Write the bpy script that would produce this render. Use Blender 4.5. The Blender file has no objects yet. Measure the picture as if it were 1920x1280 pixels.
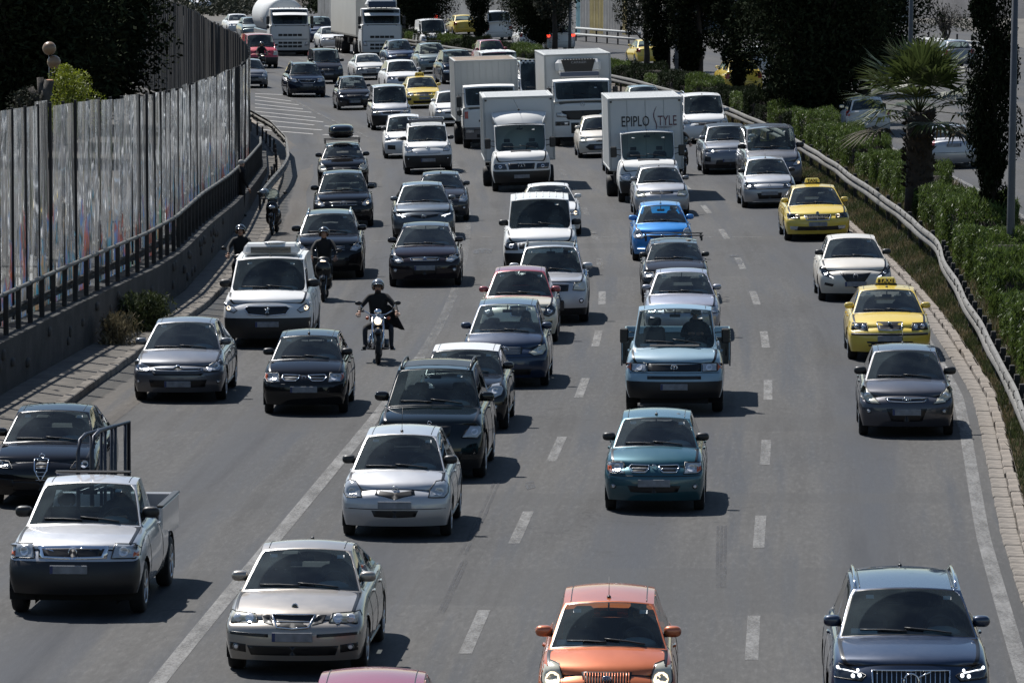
import bpy, bmesh, math, random
import numpy as np
from mathutils import Vector, Matrix
from mathutils.bvhtree import BVHTree
random.seed(7); RNG = np.random.default_rng(7)
scene = bpy.context.scene
COL = scene.collection
# ------------------------------------------------------------------ camera
CAMH = 9.5; F = 10667.0; PITCH = math.atan(830.0 / F)
cam_d = bpy.data.cameras.new('camera'); cam = bpy.data.objects.new('camera', cam_d); COL.objects.link(cam)
cam_d.lens = 200.0; cam_d.sensor_width = 36.0; cam_d.clip_start = 1.0; cam_d.clip_end = 4000.0
cam.location = (0, 0, CAMH); cam.rotation_euler = (math.pi/2 - PITCH, 0, 0)
scene.camera = cam
# ------------------------------------------------------------------ sky, sun, exposure
SUN_DIR = Vector((0.42, -0.62, -1.0)).normalized()      # the way the light travels
elev = math.asin(-SUN_DIR.z); to_sun = -SUN_DIR
world = bpy.data.worlds.new('World'); scene.world = world; world.use_nodes = True
wn = world.node_tree.nodes; wl = world.node_tree.links
sky = wn.new('ShaderNodeTexSky'); sky.sky_type = 'NISHITA'; sky.sun_disc = False; sky.dust_density = .15; sky.air_density = 1.1; sky.ozone_density = 1.6
sky.sun_elevation = elev; sky.sun_rotation = math.atan2(to_sun.x, to_sun.y)
wl.new(sky.outputs[0], wn['Background'].inputs[0]); wn['Background'].inputs[1].default_value = 0.05
sd = bpy.data.lights.new('sun', 'SUN'); sun = bpy.data.objects.new('sun', sd); COL.objects.link(sun)
sd.energy = 3.9; sd.angle = math.radians(0.55); sd.color = (1.0, 0.965, 0.92)
sun.rotation_euler = SUN_DIR.to_track_quat('-Z', 'Y').to_euler(); sun.location = (-60, 150, 120)
scene.view_settings.view_transform = 'Standard'; scene.view_settings.look = 'None'
scene.view_settings.gamma = 1.0; scene.view_settings.exposure = 0.8
try: scene.view_settings.use_curve_mapping = False
except Exception: pass
scene.cycles.max_bounces = 6; scene.cycles.transparent_max_bounces = 12
scene.cycles.glossy_bounces = 3; scene.cycles.diffuse_bounces = 2; scene.cycles.caustics_reflective = False; scene.cycles.caustics_refractive = False

# ------------------------------------------------------------------ terrain and road geometry
MID = [(60,-1.15),(73,-.51),(85.5,.12),(97,.73),(109,1.33),(121,1.82),(132,2.13),(146,2.3),(161,2.34),(172,2.25),
       (188,1.98),(204,1.59),(225,.9),(244,-.25),(270,-2.6),(298,-6.0),(330,-10.6),(357,-14.4),(390,-19.5),(450,-30),(530,-47),(640,-74)]
_my = np.array([m[0] for m in MID]); _mx = np.array([m[1] for m in MID])
_fy = np.arange(40, 700, 2.0); _fx = np.interp(_fy, _my, _mx)
_k = np.ones(11)/11; _fx = np.convolve(np.pad(_fx, 5, mode='reflect', reflect_type='odd'), _k, 'valid')
def mid(D): return float(np.interp(D, _fy, _fx))
def tang(D, o=0.0):
    return math.atan2(mid(D+6)-mid(D-6), 12.0)
def sstep(t): t = min(1, max(0, t)); return t*t*(3-2*t)
def bank(D): return .03*sstep((D-90)/100.0)
def gz(x, D): return bank(D)*min(25.0, max(-8.0, x))
def G(px, py, h=0.0):
    u = (px-960)/F; v = (640-py)/F
    d = Vector((u, math.cos(PITCH)+v*math.sin(PITCH), -math.sin(PITCH)+v*math.cos(PITCH)))
    t = -(CAMH-h)/d.z
    for _ in range(30):
        x, y = d.x*t, d.y*t
        t = t*.4 + .6*((gz(x, y)+h-CAMH)/d.z)
    return Vector((d.x*t, d.y*t, gz(d.x*t, d.y*t)+h))

# ------------------------------------------------------------------ materials
MATS = {}
def newmat(name):
    m = bpy.data.materials.new(name); m.use_nodes = True; MATS[name] = m
    return m, m.node_tree.nodes, m.node_tree.links, m.node_tree.nodes['Principled BSDF']
def simple(name, col, rough=.5, metal=0., coat=0., emit=None, es=0., spec=None, noise=0., nscale=8., bump=0.):
    if name in MATS: return MATS[name]
    m, n, l, b = newmat(name)
    b.inputs['Base Color'].default_value = (*col, 1); b.inputs['Roughness'].default_value = rough
    b.inputs['Metallic'].default_value = metal; b.inputs['Coat Weight'].default_value = coat
    b.inputs['Coat Roughness'].default_value = .06
    if spec is not None: b.inputs['Specular IOR Level'].default_value = spec
    if emit: b.inputs['Emission Color'].default_value = (*emit, 1); b.inputs['Emission Strength'].default_value = es
    if noise or bump:
        tc = n.new('ShaderNodeTexCoord'); nz = n.new('ShaderNodeTexNoise'); nz.inputs['Scale'].default_value = nscale
        nz.inputs['Detail'].default_value = 6; l.new(tc.outputs['Object'], nz.inputs['Vector'])
        if noise:
            mx = n.new('ShaderNodeMix'); mx.data_type = 'RGBA'
            mx.inputs['A'].default_value = (*[c*(1-noise) for c in col], 1); mx.inputs['B'].default_value = (*[min(1, c*(1+noise)) for c in col], 1)
            l.new(nz.outputs['Fac'], mx.inputs['Factor']); l.new(mx.outputs['Result'], b.inputs['Base Color'])
        if bump:
            bp = n.new('ShaderNodeBump'); bp.inputs['Strength'].default_value = bump; bp.inputs['Distance'].default_value = .02
            l.new(nz.outputs['Fac'], bp.inputs['Height']); l.new(bp.outputs[0], b.inputs['Normal'])
    return m
def paint(name, col, metal=.35, rough=.38, dirt=.25):
    """car paint: clear coat over metallic flake, with road dust that gathers towards the sills"""
    if name in MATS: return MATS[name]
    m, n, l, b = newmat(name)
    tc = n.new('ShaderNodeTexCoord'); nz = n.new('ShaderNodeTexNoise'); nz.inputs['Scale'].default_value = 3.0
    nz.inputs['Detail'].default_value = 7; nz.inputs['Roughness'].default_value = .65
    l.new(tc.outputs['Object'], nz.inputs['Vector'])
    sp = n.new('ShaderNodeSeparateXYZ'); l.new(tc.outputs['Object'], sp.inputs[0])
    mr = n.new('ShaderNodeMapRange'); mr.inputs[1].default_value = .75; mr.inputs[2].default_value = .15
    mr.inputs[3].default_value = .12; mr.inputs[4].default_value = 1.0; l.new(sp.outputs['Z'], mr.inputs[0])
    mu = n.new('ShaderNodeMath'); mu.operation = 'MULTIPLY'; l.new(nz.outputs['Fac'], mu.inputs[0]); l.new(mr.outputs[0], mu.inputs[1])
    m2 = n.new('ShaderNodeMath'); m2.operation = 'MULTIPLY'; l.new(mu.outputs[0], m2.inputs[0]); m2.inputs[1].default_value = dirt*1.6
    mx = n.new('ShaderNodeMix'); mx.data_type = 'RGBA'; mx.inputs['A'].default_value = (*col, 1); mx.inputs['B'].default_value = (.16,.145,.13,1)
    l.new(m2.outputs[0], mx.inputs['Factor']); l.new(mx.outputs['Result'], b.inputs['Base Color'])
    if max(col) < .06: metal = 0.; b.inputs['Specular IOR Level'].default_value = .0
    b.inputs['Metallic'].default_value = metal; b.inputs['Coat Weight'].default_value = 0. if ('truck' in name or 'box' in name) else (.35 if min(col) > .5 else 1.);
    if 'truck' in name or 'box' in name: rough = .55
    b.inputs['Coat Roughness'].default_value = .05
    rr = n.new('ShaderNodeMapRange'); rr.inputs[3].default_value = rough-.08; rr.inputs[4].default_value = rough+.14
    l.new(nz.outputs['Fac'], rr.inputs[0]); l.new(rr.outputs[0], b.inputs['Roughness'])
    rc = n.new('ShaderNodeMapRange'); rc.inputs[3].default_value = .015; rc.inputs[4].default_value = .09
    l.new(nz.outputs['Fac'], rc.inputs[0]); l.new(rc.outputs[0], b.inputs['Coat Roughness'])
    return m
def glassmat(name, tint, refl=1.0, rough=.02):
    if name in MATS: return MATS[name]
    m, n, l, b = newmat(name); n.remove(b); out = n['Material Output']
    tr = n.new('ShaderNodeBsdfTransparent'); tr.inputs[0].default_value = (*tint, 1)
    gl = n.new('ShaderNodeBsdfGlossy'); gl.inputs['Roughness'].default_value = rough; gl.inputs[0].default_value = (refl, refl, refl, 1)
    fr = n.new('ShaderNodeFresnel'); fr.inputs[0].default_value = 1.45
    df = n.new('ShaderNodeBsdfDiffuse'); df.inputs[0].default_value = (.26, .33, .33, 1)
    tc = n.new('ShaderNodeTexCoord'); nz = n.new('ShaderNodeTexNoise'); nz.inputs['Scale'].default_value = 1.6; nz.inputs['Detail'].default_value = 6
    l.new(tc.outputs['Object'], nz.inputs['Vector'])
    mr = n.new('ShaderNodeMapRange'); mr.inputs[1].default_value = .42; mr.inputs[2].default_value = .72; mr.inputs[3].default_value = .008; mr.inputs[4].default_value = .07  # patchy pale film: dust, and sun glare painted into the glass as haze
    l.new(nz.outputs['Fac'], mr.inputs[0])
    # dust stays on the glass outside the arc the wipers sweep
    sp = n.new('ShaderNodeSeparateXYZ'); l.new(tc.outputs['Generated'], sp.inputs[0])
    def mm(op, a, b_=None, c=None):
        q = n.new('ShaderNodeMath'); q.operation = op
        for i_, v_ in enumerate((a, b_, c)):
            if v_ is None: continue
            if isinstance(v_, (int, float)): q.inputs[i_].default_value = v_
            else: l.new(v_, q.inputs[i_])
        return q.outputs[0]
    dx = mm('SUBTRACT', sp.outputs['X'], .56); dz = mm('MULTIPLY', sp.outputs['Z'], .46)
    dd = mm('SQRT', mm('ADD', mm('MULTIPLY', dx, dx), mm('MULTIPLY', dz, dz)))
    arc = n.new('ShaderNodeMapRange'); arc.inputs[1].default_value = .435; arc.inputs[2].default_value = .445; arc.inputs[3].default_value = 0; arc.inputs[4].default_value = .085
    l.new(dd, arc.inputs[0]); dust = mm('MULTIPLY_ADD', arc.outputs[0], mm('MULTIPLY', nz.outputs['Fac'], 1.6), mr.outputs[0])  # wiper dust plus the painted glare haze
    m0 = n.new('ShaderNodeMixShader'); l.new(dust, m0.inputs[0]); l.new(tr.outputs[0], m0.inputs[1]); l.new(df.outputs[0], m0.inputs[2])
    ms = n.new('ShaderNodeMixShader'); l.new(fr.outputs[0], ms.inputs[0]); l.new(m0.outputs[0], ms.inputs[1]); l.new(gl.outputs[0], ms.inputs[2])
    l.new(ms.outputs[0], out.inputs[0])
    return m
simple('rubber', (.012,.012,.013), .75, noise=.3)
simple('seal', (.006,.006,.007), .35)
simple('black_plastic', (.014,.014,.015), .45, noise=.25, nscale=5)
simple('grille_black', (.006,.006,.007), .4)
simple('chrome', (.75,.76,.78), .12, 1.0)
simple('rim_silver', (.42,.43,.45), .3, .9, noise=.2)
simple('hubcap', (.3,.31,.33), .45, .6, noise=.3)
simple('lens', (.42,.44,.46), .12, .25, 1.0)
simple('lens_hazy', (.56,.54,.44), .25, .0, .8)
simple('lens_dark', (.05,.055,.06), .1, .6, 1.0)
simple('amber', (.55,.1,.02), .2, 0, .8)
simple('red_lens', (.35,.01,.01), .2, 0, .8)
simple('bulb', (.8,.8,.82), .2, .4)
simple('lit', (1,.93,.8), .3, emit=(1,.78,.5), es=1.1)
simple('lit_white', (1,1,1), .3, emit=(.9,.95,1), es=1.3)
simple('lit_red', (1,.1,.05), .3, emit=(1,.06,.03), es=1.5)
simple('plate', (.20,.21,.23), .5, noise=.65, nscale=9)  # dark grey puts the shade of the car fronts into the plate colour
simple('plate_blue', (.02,.035,.12), .4)
simple('interior', (.018,.018,.02), .8)
simple('dash', (.085,.09,.09), .6)
simple('cluster_reflection', (.30,.34,.33), .6)  # pale colour paints the reflection of the instruments in the windscreen
simple('seat', (.075,.075,.08), .85, noise=.3)
simple('seat_grey', (.2,.2,.21), .85, noise=.3)
simple('skin', (.42,.23,.15), .5); simple('eye_white', (.3,.28,.26), .4)
simple('hair', (.02,.014,.01), .7)
simple('grey_hair', (.35,.33,.31), .7)
simple('cloth_black', (.008,.008,.009), .85, noise=.4, nscale=20)
simple('cloth_dark', (.03,.032,.04), .85, noise=.4)
simple('cloth_grey', (.14,.14,.15), .85, noise=.3)
simple('cloth_red', (.25,.03,.03), .85)
simple('helmet_black', (.01,.01,.011), .25, 0, 1.)
simple('helmet_grey', (.2,.21,.22), .2, .5, 1.)
simple('paper', (.75,.75,.72), .7)
simple('engine', (.12,.12,.125), .35, .8, noise=.4, nscale=30)
simple('underbody', (.008,.008,.008), .9)
glassmat('windshield', (.70,.82,.82)); glassmat('side_glass', (.52,.58,.58)); glassmat('dark_glass', (.05,.06,.065)); glassmat('clear_glass', (.82,.90,.89))

# ------------------------------------------------------------------ object helpers
def link(o, parent=None):
    COL.objects.link(o)
    if parent is not None: o.parent = parent
    return o
def tag(o, label=None, cat=None, group=None, kind=None):
    if label: o['label'] = label
    if cat: o['category'] = cat
    if group: o['group'] = group
    if kind: o['kind'] = kind
    return o
def empty(name, mat=None, parent=None):
    o = bpy.data.objects.new(name, None); o.empty_display_size = .3
    link(o, parent)
    if mat is not None: o.matrix_world = mat
    return o
def raw_mesh(name, co, faces, mats, midx=None, smooth=True):
    me = bpy.data.meshes.new(name)
    co = np.asarray(co, dtype=np.float32).reshape(-1, 3)
    if isinstance(faces, np.ndarray):
        k = faces.shape[1]; nf = len(faces)
        me.vertices.add(len(co)); me.vertices.foreach_set('co', co.ravel())
        me.loops.add(nf*k); me.loops.foreach_set('vertex_index', faces.astype(np.int32).ravel())
        me.polygons.add(nf); me.polygons.foreach_set('loop_start', np.arange(0, nf*k, k, dtype=np.int32))
        try: me.polygons.foreach_set('loop_total', np.full(nf, k, dtype=np.int32))
        except Exception: pass
        me.update(calc_edges=True)
    else:
        me.from_pydata(co.tolist(), [], faces); me.update()
    for m in mats: me.materials.append(MATS[m] if isinstance(m, str) else m)
    if midx is not None: me.polygons.foreach_set('material_index', np.asarray(midx, dtype=np.int32))
    if smooth: me.polygons.foreach_set('use_smooth', np.ones(len(me.polygons), dtype=bool))
    return me
def mesh_obj(name, co, faces, mats, parent=None, midx=None, smooth=True):
    me = raw_mesh(name, co, faces, mats, midx, smooth)
    o = bpy.data.objects.new(name, me); return link(o, parent)

class MB:
    """collects simple solids into one mesh"""
    def __init__(s): s.v = []; s.f = []; s.m = []; s.mats = []; s.sm = []
    def mi(s, m):
        if m not in s.mats: s.mats.append(m)
        return s.mats.index(m)
    def add(s, v, f, m, smooth=False):
        b = len(s.v); s.v += [tuple(p) for p in v]; k = s.mi(m)
        for q in f: s.f.append([b+i for i in q]); s.m.append(k); s.sm.append(smooth)
        return s
    def box(s, c, d, m, M=None, bev=0., taper=1.0):
        x, y, z = d[0]/2, d[1]/2, d[2]/2
        if bev <= 0:
            v = [Vector((sx*x*(taper if sz > 0 else 1), sy*y*(taper if sz > 0 else 1), sz*z)) for sz in (-1,1) for sy in (-1,1) for sx in (-1,1)]
            f = [(0,2,3,1),(4,5,7,6),(0,1,5,4),(2,6,7,3),(0,4,6,2),(1,3,7,5)]
        else:
            b = min(bev, x*.98, y*.98, z*.98); v = []; idx = {}
            for sx in (-1,1):
                for sy in (-1,1):
                    for sz in (-1,1):
                        for a in range(3):
                            q = [x-b, y-b, z-b]; q[a] = (x, y, z)[a]
                            t = taper if sz > 0 else 1
                            idx[(sx,sy,sz,a)] = len(v); v.append(Vector((sx*q[0]*t, sy*q[1]*t, sz*q[2])))
            f = []
            S = (-1, 1)
            for sx in S:
                f.append([idx[(sx,a,b_,0)] for a, b_ in ((-1,-1),(1,-1),(1,1),(-1,1))][::sx])
                f.append([idx[(a,sx,b_,1)] for a, b_ in ((-1,-1),(1,-1),(1,1),(-1,1))][::-sx])
                f.append([idx[(a,b_,sx,2)] for a, b_ in ((-1,-1),(1,-1),(1,1),(-1,1))][::sx])
            for a in S:
                for b2 in S:
                    f.append([idx[(a,b2,-1,0)], idx[(a,b2,1,0)], idx[(a,b2,1,1)], idx[(a,b2,-1,1)]][::-a*b2])
                    f.append([idx[(a,-1,b2,0)], idx[(a,1,b2,0)], idx[(a,1,b2,2)], idx[(a,-1,b2,2)]][::a*b2])
                    f.append([idx[(-1,a,b2,1)], idx[(1,a,b2,1)], idx[(1,a,b2,2)], idx[(-1,a,b2,2)]][::-a*b2])
                    for c2 in S: f.append([idx[(a,b2,c2,0)], idx[(a,b2,c2,1)], idx[(a,b2,c2,2)]][::a*b2*c2])
        c = Vector(c)
        v = [((M @ p) if M is not None else p) + c for p in v]
        return s.add(v, f, m, False)
    def tube(s, pts, r, m, n=8, cap=True, closed=False):
        pts = [Vector(p) for p in pts]; N = len(pts); rs = r if hasattr(r, '__len__') else [r]*N
        v = []; up = Vector((0,0,1))
        for i, p in enumerate(pts):
            if closed: t = pts[(i+1) % N]-pts[i-1]
            else: t = pts[min(i+1, N-1)]-pts[max(i-1, 0)]
            if t.length < 1e-7: t = Vector((0,0,1))
            t.normalize(); a = up if abs(t.dot(up)) < .95 else Vector((1,0,0))
            e1 = t.cross(a).normalized(); e2 = t.cross(e1)
            for k in range(n):
                w = 2*math.pi*k/n; v.append(p + (e1*math.cos(w)+e2*math.sin(w))*rs[i])
        f = []
        for i in range(N if closed else N-1):
            j = (i+1) % N
            for k in range(n):
                f.append((i*n+k, i*n+(k+1) % n, j*n+(k+1) % n, j*n+k))
        if cap and not closed: f.append(tuple(range(n))[::-1]); f.append(tuple((N-1)*n+k for k in range(n)))
        return s.add(v, f, m, True)
    def lathe(s, prof, m, c=(0,0,0), axis='x', n=20, smooth=True):
        """prof: list of (radius, along)"""
        v = []; f = []; c = Vector(c)
        for r, a in prof:
            for k in range(n):
                w = 2*math.pi*k/n; p, q = r*math.cos(w), r*math.sin(w)
                v.append(c + Vector({'x': (a,p,q), 'y': (p,a,q), 'z': (p,q,a)}[axis]))
        for i in range(len(prof)-1):
            for k in range(n): f.append((i*n+k, i*n+(k+1) % n, (i+1)*n+(k+1) % n, (i+1)*n+k))
        return s.add(v, f, m, smooth)
    def ell(s, c, d, m, nu=12, nv=8, e=1.0, M=None):
        v = []; f = []; c = Vector(c)
        def sp(x): return math.copysign(abs(x)**e, x)
        for i in range(nv+1):
            th = math.pi*i/nv
            for j in range(nu):
                ph = 2*math.pi*j/nu
                p = Vector((d[0]/2*sp(math.sin(th))*sp(math.cos(ph)), d[1]/2*sp(math.sin(th))*sp(math.sin(ph)), d[2]/2*sp(math.cos(th))))
                v.append((M @ p if M is not None else p)+c)
        for i in range(nv):
            for j in range(nu): f.append((i*nu+j, (i+1)*nu+j, (i+1)*nu+(j+1) % nu, i*nu+(j+1) % nu))
        return s.add(v, f, m, True)
    def prism(s, poly, h0, h1, m, plane='xy', smooth=False):
        """polygon extruded along the third axis"""
        n = len(poly)
        def P(a, b, h): return {'xy': (a,b,h), 'xz': (a,h,b), 'yz': (h,a,b)}[plane]
        v = [P(a, b, h0) for a, b in poly]+[P(a, b, h1) for a, b in poly]
        f = [tuple(range(n))[::-1], tuple(range(n, 2*n))]+[(i, (i+1) % n, n+(i+1) % n, n+i) for i in range(n)]
        return s.add(v, f, m, smooth)
    def build(s, name, parent=None):
        me = bpy.data.meshes.new(name); me.from_pydata([tuple(p) for p in s.v], [], s.f)
        for m in s.mats: me.materials.append(MATS[m])
        me.polygons.foreach_set('material_index', s.m); me.polygons.foreach_set('use_smooth', s.sm); me.update()
        o = bpy.data.objects.new(name, me); return link(o, parent)

def text_obj(name, body, size, m, parent, M, ext=.004, font_scale=(1,1), bold=0.0):
    cu = bpy.data.curves.new(name, 'FONT'); cu.body = body; cu.size = size; cu.align_x = 'CENTER'; cu.align_y = 'CENTER'
    cu.extrude = ext; cu.offset = bold; cu.materials.append(MATS[m]); cu.resolution_u = 2
    o = bpy.data.objects.new(name, cu); link(o, parent)
    o.matrix_local = M @ Matrix.Diagonal((font_scale[0], font_scale[1], 1, 1))
    return o
FACE_FRONT = Matrix(((1,0,0,0),(0,0,-1,0),(0,1,0,0),(0,0,0,1)))   # text that reads from -Y
# ------------------------------------------------------------------ car body cage
XF = [0, .34, .68, .93, 1.0]
def cage(sp):
    L, W, H = sp['L'], sp['W'], sp['H']; hw = W/2
    yc, yrf, yrr, yrb = sp['yc'], sp['yrf'], sp['yrr'], sp['yrb']
    h0, h1, dz = sp['h0'], sp['h1'], sp['dz']; tw = sp.get('tw', .76)
    yB = sp.get('yB', yc+(yrr-yc)*.46); yC = sp.get('yC', yc+(yrr-yc)*.86)
    yC = min(yC, yrb-.1)
    Y = [0, .22, yc*.62, yc, yB, yC, yrb, (yrb+L)/2 if L-yrb > .3 else yrb+(L-yrb)*.5, L]
    bz = sp.get('bz', h1)
    ZT = [h0, h0+(h1-h0)*.42, h0+(h1-h0)*.83, h1, bz+.01, bz+.03, dz, dz-.01, dz-.06]
    fz = sp.get('fz', (.2, .36, .54, .54+(h0-.54)*.62)); Z = list(fz)
    planf = sp.get('plan', (.90, .975, 1, 1, 1, 1, .985, .97, .91))
    sect = sp.get('sect', (.93, .985, 1.0, .985, .92))
    rake = sp.get('rake', (.07, .0, .0, .05, .16)); bow = sp.get('bow', .2)
    rrake = sp.get('rrake', (.08, .0, .0, .02, .06))
    def P(i, j, k):
        s = -1 if i < 0 else 1; a = XF[abs(i)]
        w = hw*planf[j]*sect[k]
        x = s*a*w
        zt = ZT[j] - (sp.get('crown', .05))*a*a - (.035 if abs(i) == 4 else 0)
        z = zt if k == 4 else Z[k] + (zt-.12-Z[3] if (k == 3 and 0 < j < 8) else 0)*(.55 if k == 3 else 0)
        if k == 3 and j > 0: z = min(z, zt-.08)
        y = Y[j]
        if j == 0: y += rake[k] + bow*a**3
        if j == 1: y += .35*bow*a**2
        if j == 8: y -= rrake[k] + .12*a**3
        if k == 4 and j == 3 : y -= .14*(1-a*a)
        if k == 4 and j == 6: y += (.08 if sp.get('rearcurve', 1) else 0)*(1-a*a)
        return Vector((x, y, z))
    bm = bmesh.new(); vid = {}
    def V(i, j, k):
        if (i, j, k) not in vid: vid[(i, j, k)] = bm.verts.new(P(i, j, k))
        return vid[(i, j, k)]
    top = {}; front = {}; side = {}; rear = {}
    for i in range(-4, 4):
        for k in range(4):
            front[(i, k)] = bm.faces.new((V(i,0,k), V(i+1,0,k), V(i+1,0,k+1), V(i,0,k+1)))
            rear[(i, k)] = bm.faces.new((V(i+1,8,k), V(i,8,k), V(i,8,k+1), V(i+1,8,k+1)))
        for j in range(8):
            if j in (3,4,5) and -3 <= i < 3: continue
            top[(i, j)] = bm.faces.new((V(i,j,4), V(i+1,j,4), V(i+1,j+1,4), V(i,j+1,4)))
    for j in range(8):
        for k in range(4):
            side[(1, j, k)] = bm.faces.new((V(4,j,k), V(4,j+1,k), V(4,j+1,k+1), V(4,j,k+1)))
            side[(-1, j, k)] = bm.faces.new((V(-4,j+1,k), V(-4,j,k), V(-4,j,k+1), V(-4,j+1,k+1)))
    rid = {}; RJ = {3: yrf, 6: yrr}
    for j in (4, 5): RJ[j] = yrf+(yrr-yrf)*((Y[j]-Y[3])/(Y[6]-Y[3]))
    drop = sp.get('rdrop', (.05, .0, .01, .06))
    for i in range(-3, 4):
        a = XF[abs(i)]/.93
        for j in (3,4,5,6):
            x = (1 if i > 0 else -1)*a*tw*hw if i else 0
            if j == 6: x *= sp.get('twr', .97)
            y = RJ[j] - (.08*(1-a*a) if j == 3 else 0) + (.05*(1-a*a) if j == 6 else 0)
            z = H - drop[j-3] - sp.get('rcrown', .045)*a**2.2
            rid[(i, j)] = bm.verts.new((x, y, z))
    roof = {}; ws = {}; rw = {}; sw = {}
    for i in range(-3, 3):
        for j in (3,4,5): roof[(i, j)] = bm.faces.new((rid[(i,j)], rid[(i+1,j)], rid[(i+1,j+1)], rid[(i,j+1)]))
        ws[i] = bm.faces.new((V(i,3,4), V(i+1,3,4), rid[(i+1,3)], rid[(i,3)]))
        rw[i] = bm.faces.new((V(i+1,6,4), V(i,6,4), rid[(i,6)], rid[(i+1,6)]))
    for j in (3,4,5):
        sw[(1,j)] = bm.faces.new((V(3,j,4), V(3,j+1,4), rid[(3,j+1)], rid[(3,j)]))
        sw[(-1,j)] = bm.faces.new((V(-3,j+1,4), V(-3,j,4), rid[(-3,j)], rid[(-3,j+1)]))
    cl = bm.edges.layers.float.get('crease_edge') or bm.edges.layers.float.new('crease_edge')
    def cr(a, b, v):
        e = bm.edges.get((a, b))
        if e: e[cl] = v
    for i in range(-3, 3):
        for j in (3, 6): cr(rid[(i,j)], rid[(i+1,j)], sp.get('crf', .72)); cr(V(i,j,4), V(i+1,j,4), .85)
    for j in (3,4,5):
        for s in (-3, 3): cr(rid[(s,j)], rid[(s,j+1)], sp.get('crs', .6)); cr(V(s,j,4), V(s,j+1,4), .7)
    for s in (-3, 3):
        for j in (3, 6): cr(V(s,j,4), rid[(s,j)], sp.get('crp', .5))
    for j in range(8):
        for s in (-4, 4): cr(V(s,j,4), V(s,j+1,4), sp.get('crb', .25))
    for i in range(-4, 4):
        cr(V(i,0,4), V(i+1,0,4), sp.get('crh', .3)); cr(V(i,8,4), V(i+1,8,4), .5)
        cr(V(i,0,0), V(i+1,0,0), .6); cr(V(i,8,0), V(i+1,8,0), .6)
        cr(V(i,0,1), V(i+1,0,1), .25)
    for s in (-4, 4):
        for k in range(4): cr(V(s,0,k), V(s,0,k+1), sp.get('crc', .15)); cr(V(s,8,k), V(s,8,k+1), .4)
    for s in (-4, 4):
        for j in range(8): cr(V(s,j,0), V(s,j+1,0), .6)
    if sp.get('square'):
        for e in bm.edges:
            e[cl] = max(e[cl], 0)
    # material slots: 0 paint 1 seal 2 windshield 3 side glass 4 rear glass 5 hood 6 lower plastic 7 roof paint
    for f in roof.values(): f.material_index = 7
    lowk = sp.get('lowk', 0)
    for (i, k), f in front.items():
        if k < lowk: f.material_index = 6
        elif k < 2: f.material_index = 8
    for (s, j, k), f in side.items():
        if k < sp.get('lows', 0) : f.material_index = 6
        elif j == 0 and k < lowk: f.material_index = 6
        elif j == 0 and k < 2: f.material_index = 8
    for (i, k), f in rear.items():
        if k < sp.get('lowr', 0): f.material_index = 6
    def inset(fs, t, m):
        r = bmesh.ops.inset_region(bm, faces=fs, thickness=t, use_even_offset=True, use_boundary=True)
        for f in r['faces']:
            f.material_index = m
            if m == 1 and t > .01:
                for e in f.edges: e[cl] = max(e[cl], .8)
    pil = 7 if sp.get('roofpillar') else 0
    bmesh.ops.recalc_face_normals(bm, faces=bm.faces[:])
    if roof[(0,4)].normal.z < 0: bmesh.ops.reverse_faces(bm, faces=bm.faces[:])
    bm.normal_update()
    fs = list(ws.values()); inset(fs, sp.get('apil', .02), pil); inset(fs, .014, 1)
    for f in fs: f.material_index = 2
    if not sp.get('norear'):
        fs = list(rw.values()); inset(fs, .06, pil); inset(fs, .014, 1)
        for f in fs: f.material_index = 4
    nwin = sp.get('nwin', 3)
    for s in (1, -1):
        for q, j in enumerate((3,4,5)):
            if q < nwin: inset([sw[(s,j)]], .032, pil); inset([sw[(s,j)]], .012, 1); sw[(s,j)].material_index = 3
            else: sw[(s,j)].material_index = 0
    hf = [top[(i,j)] for i in range(-3,3) for j in (0,1,2)]
    if sp.get('hood', 1):
        inset(hf, .006, 1)
        for f in hf: f.material_index = 5
    if sp.get('bed'):
        bf = [top[(i,j)] for i in range(-3,3) for j in (6,7)]
        inset(bf, .03, 0)
        r = bmesh.ops.inset_region(bm, faces=bf, thickness=.004, depth=-.42)
        for f in r['faces']: f.material_index = 6
        for f in bf: f.material_index = 6
    bm.normal_update()
    me = bpy.data.meshes.new('cage'); bm.to_mesh(me); bm.free()
    o = bpy.data.objects.new('cage', me); COL.objects.link(o)
    md = o.modifiers.new('s', 'SUBSURF'); md.levels = sp.get('lev', 2); md.render_levels = md.levels; md.use_limit_surface = False
    return o

def harvest(objs):
    """evaluate all temporary objects at once and return plain arrays"""
    dg = bpy.context.evaluated_depsgraph_get(); dg.update(); out = []
    for o in objs:
        me = bpy.data.meshes.new_from_object(o.evaluated_get(dg), depsgraph=dg)
        co = np.empty(len(me.vertices)*3, np.float32); me.vertices.foreach_get('co', co)
        faces = [tuple(p.vertices) for p in me.polygons]
        mi = np.empty(len(me.polygons), np.int32); me.polygons.foreach_get('material_index', mi)
        out.append((co.reshape(-1, 3), faces, mi)); bpy.data.meshes.remove(me)
    for o in objs:
        m = o.data; bpy.data.objects.remove(o); bpy.data.meshes.remove(m)
    return out

def subset(co, faces, keep):
    mp = {}; v = []; f = []
    for k in keep:
        q = []
        for i in faces[k]:
            if i not in mp: mp[i] = len(v); v.append(co[i])
            q.append(mp[i])
        f.append(q)
    return v, f

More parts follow.
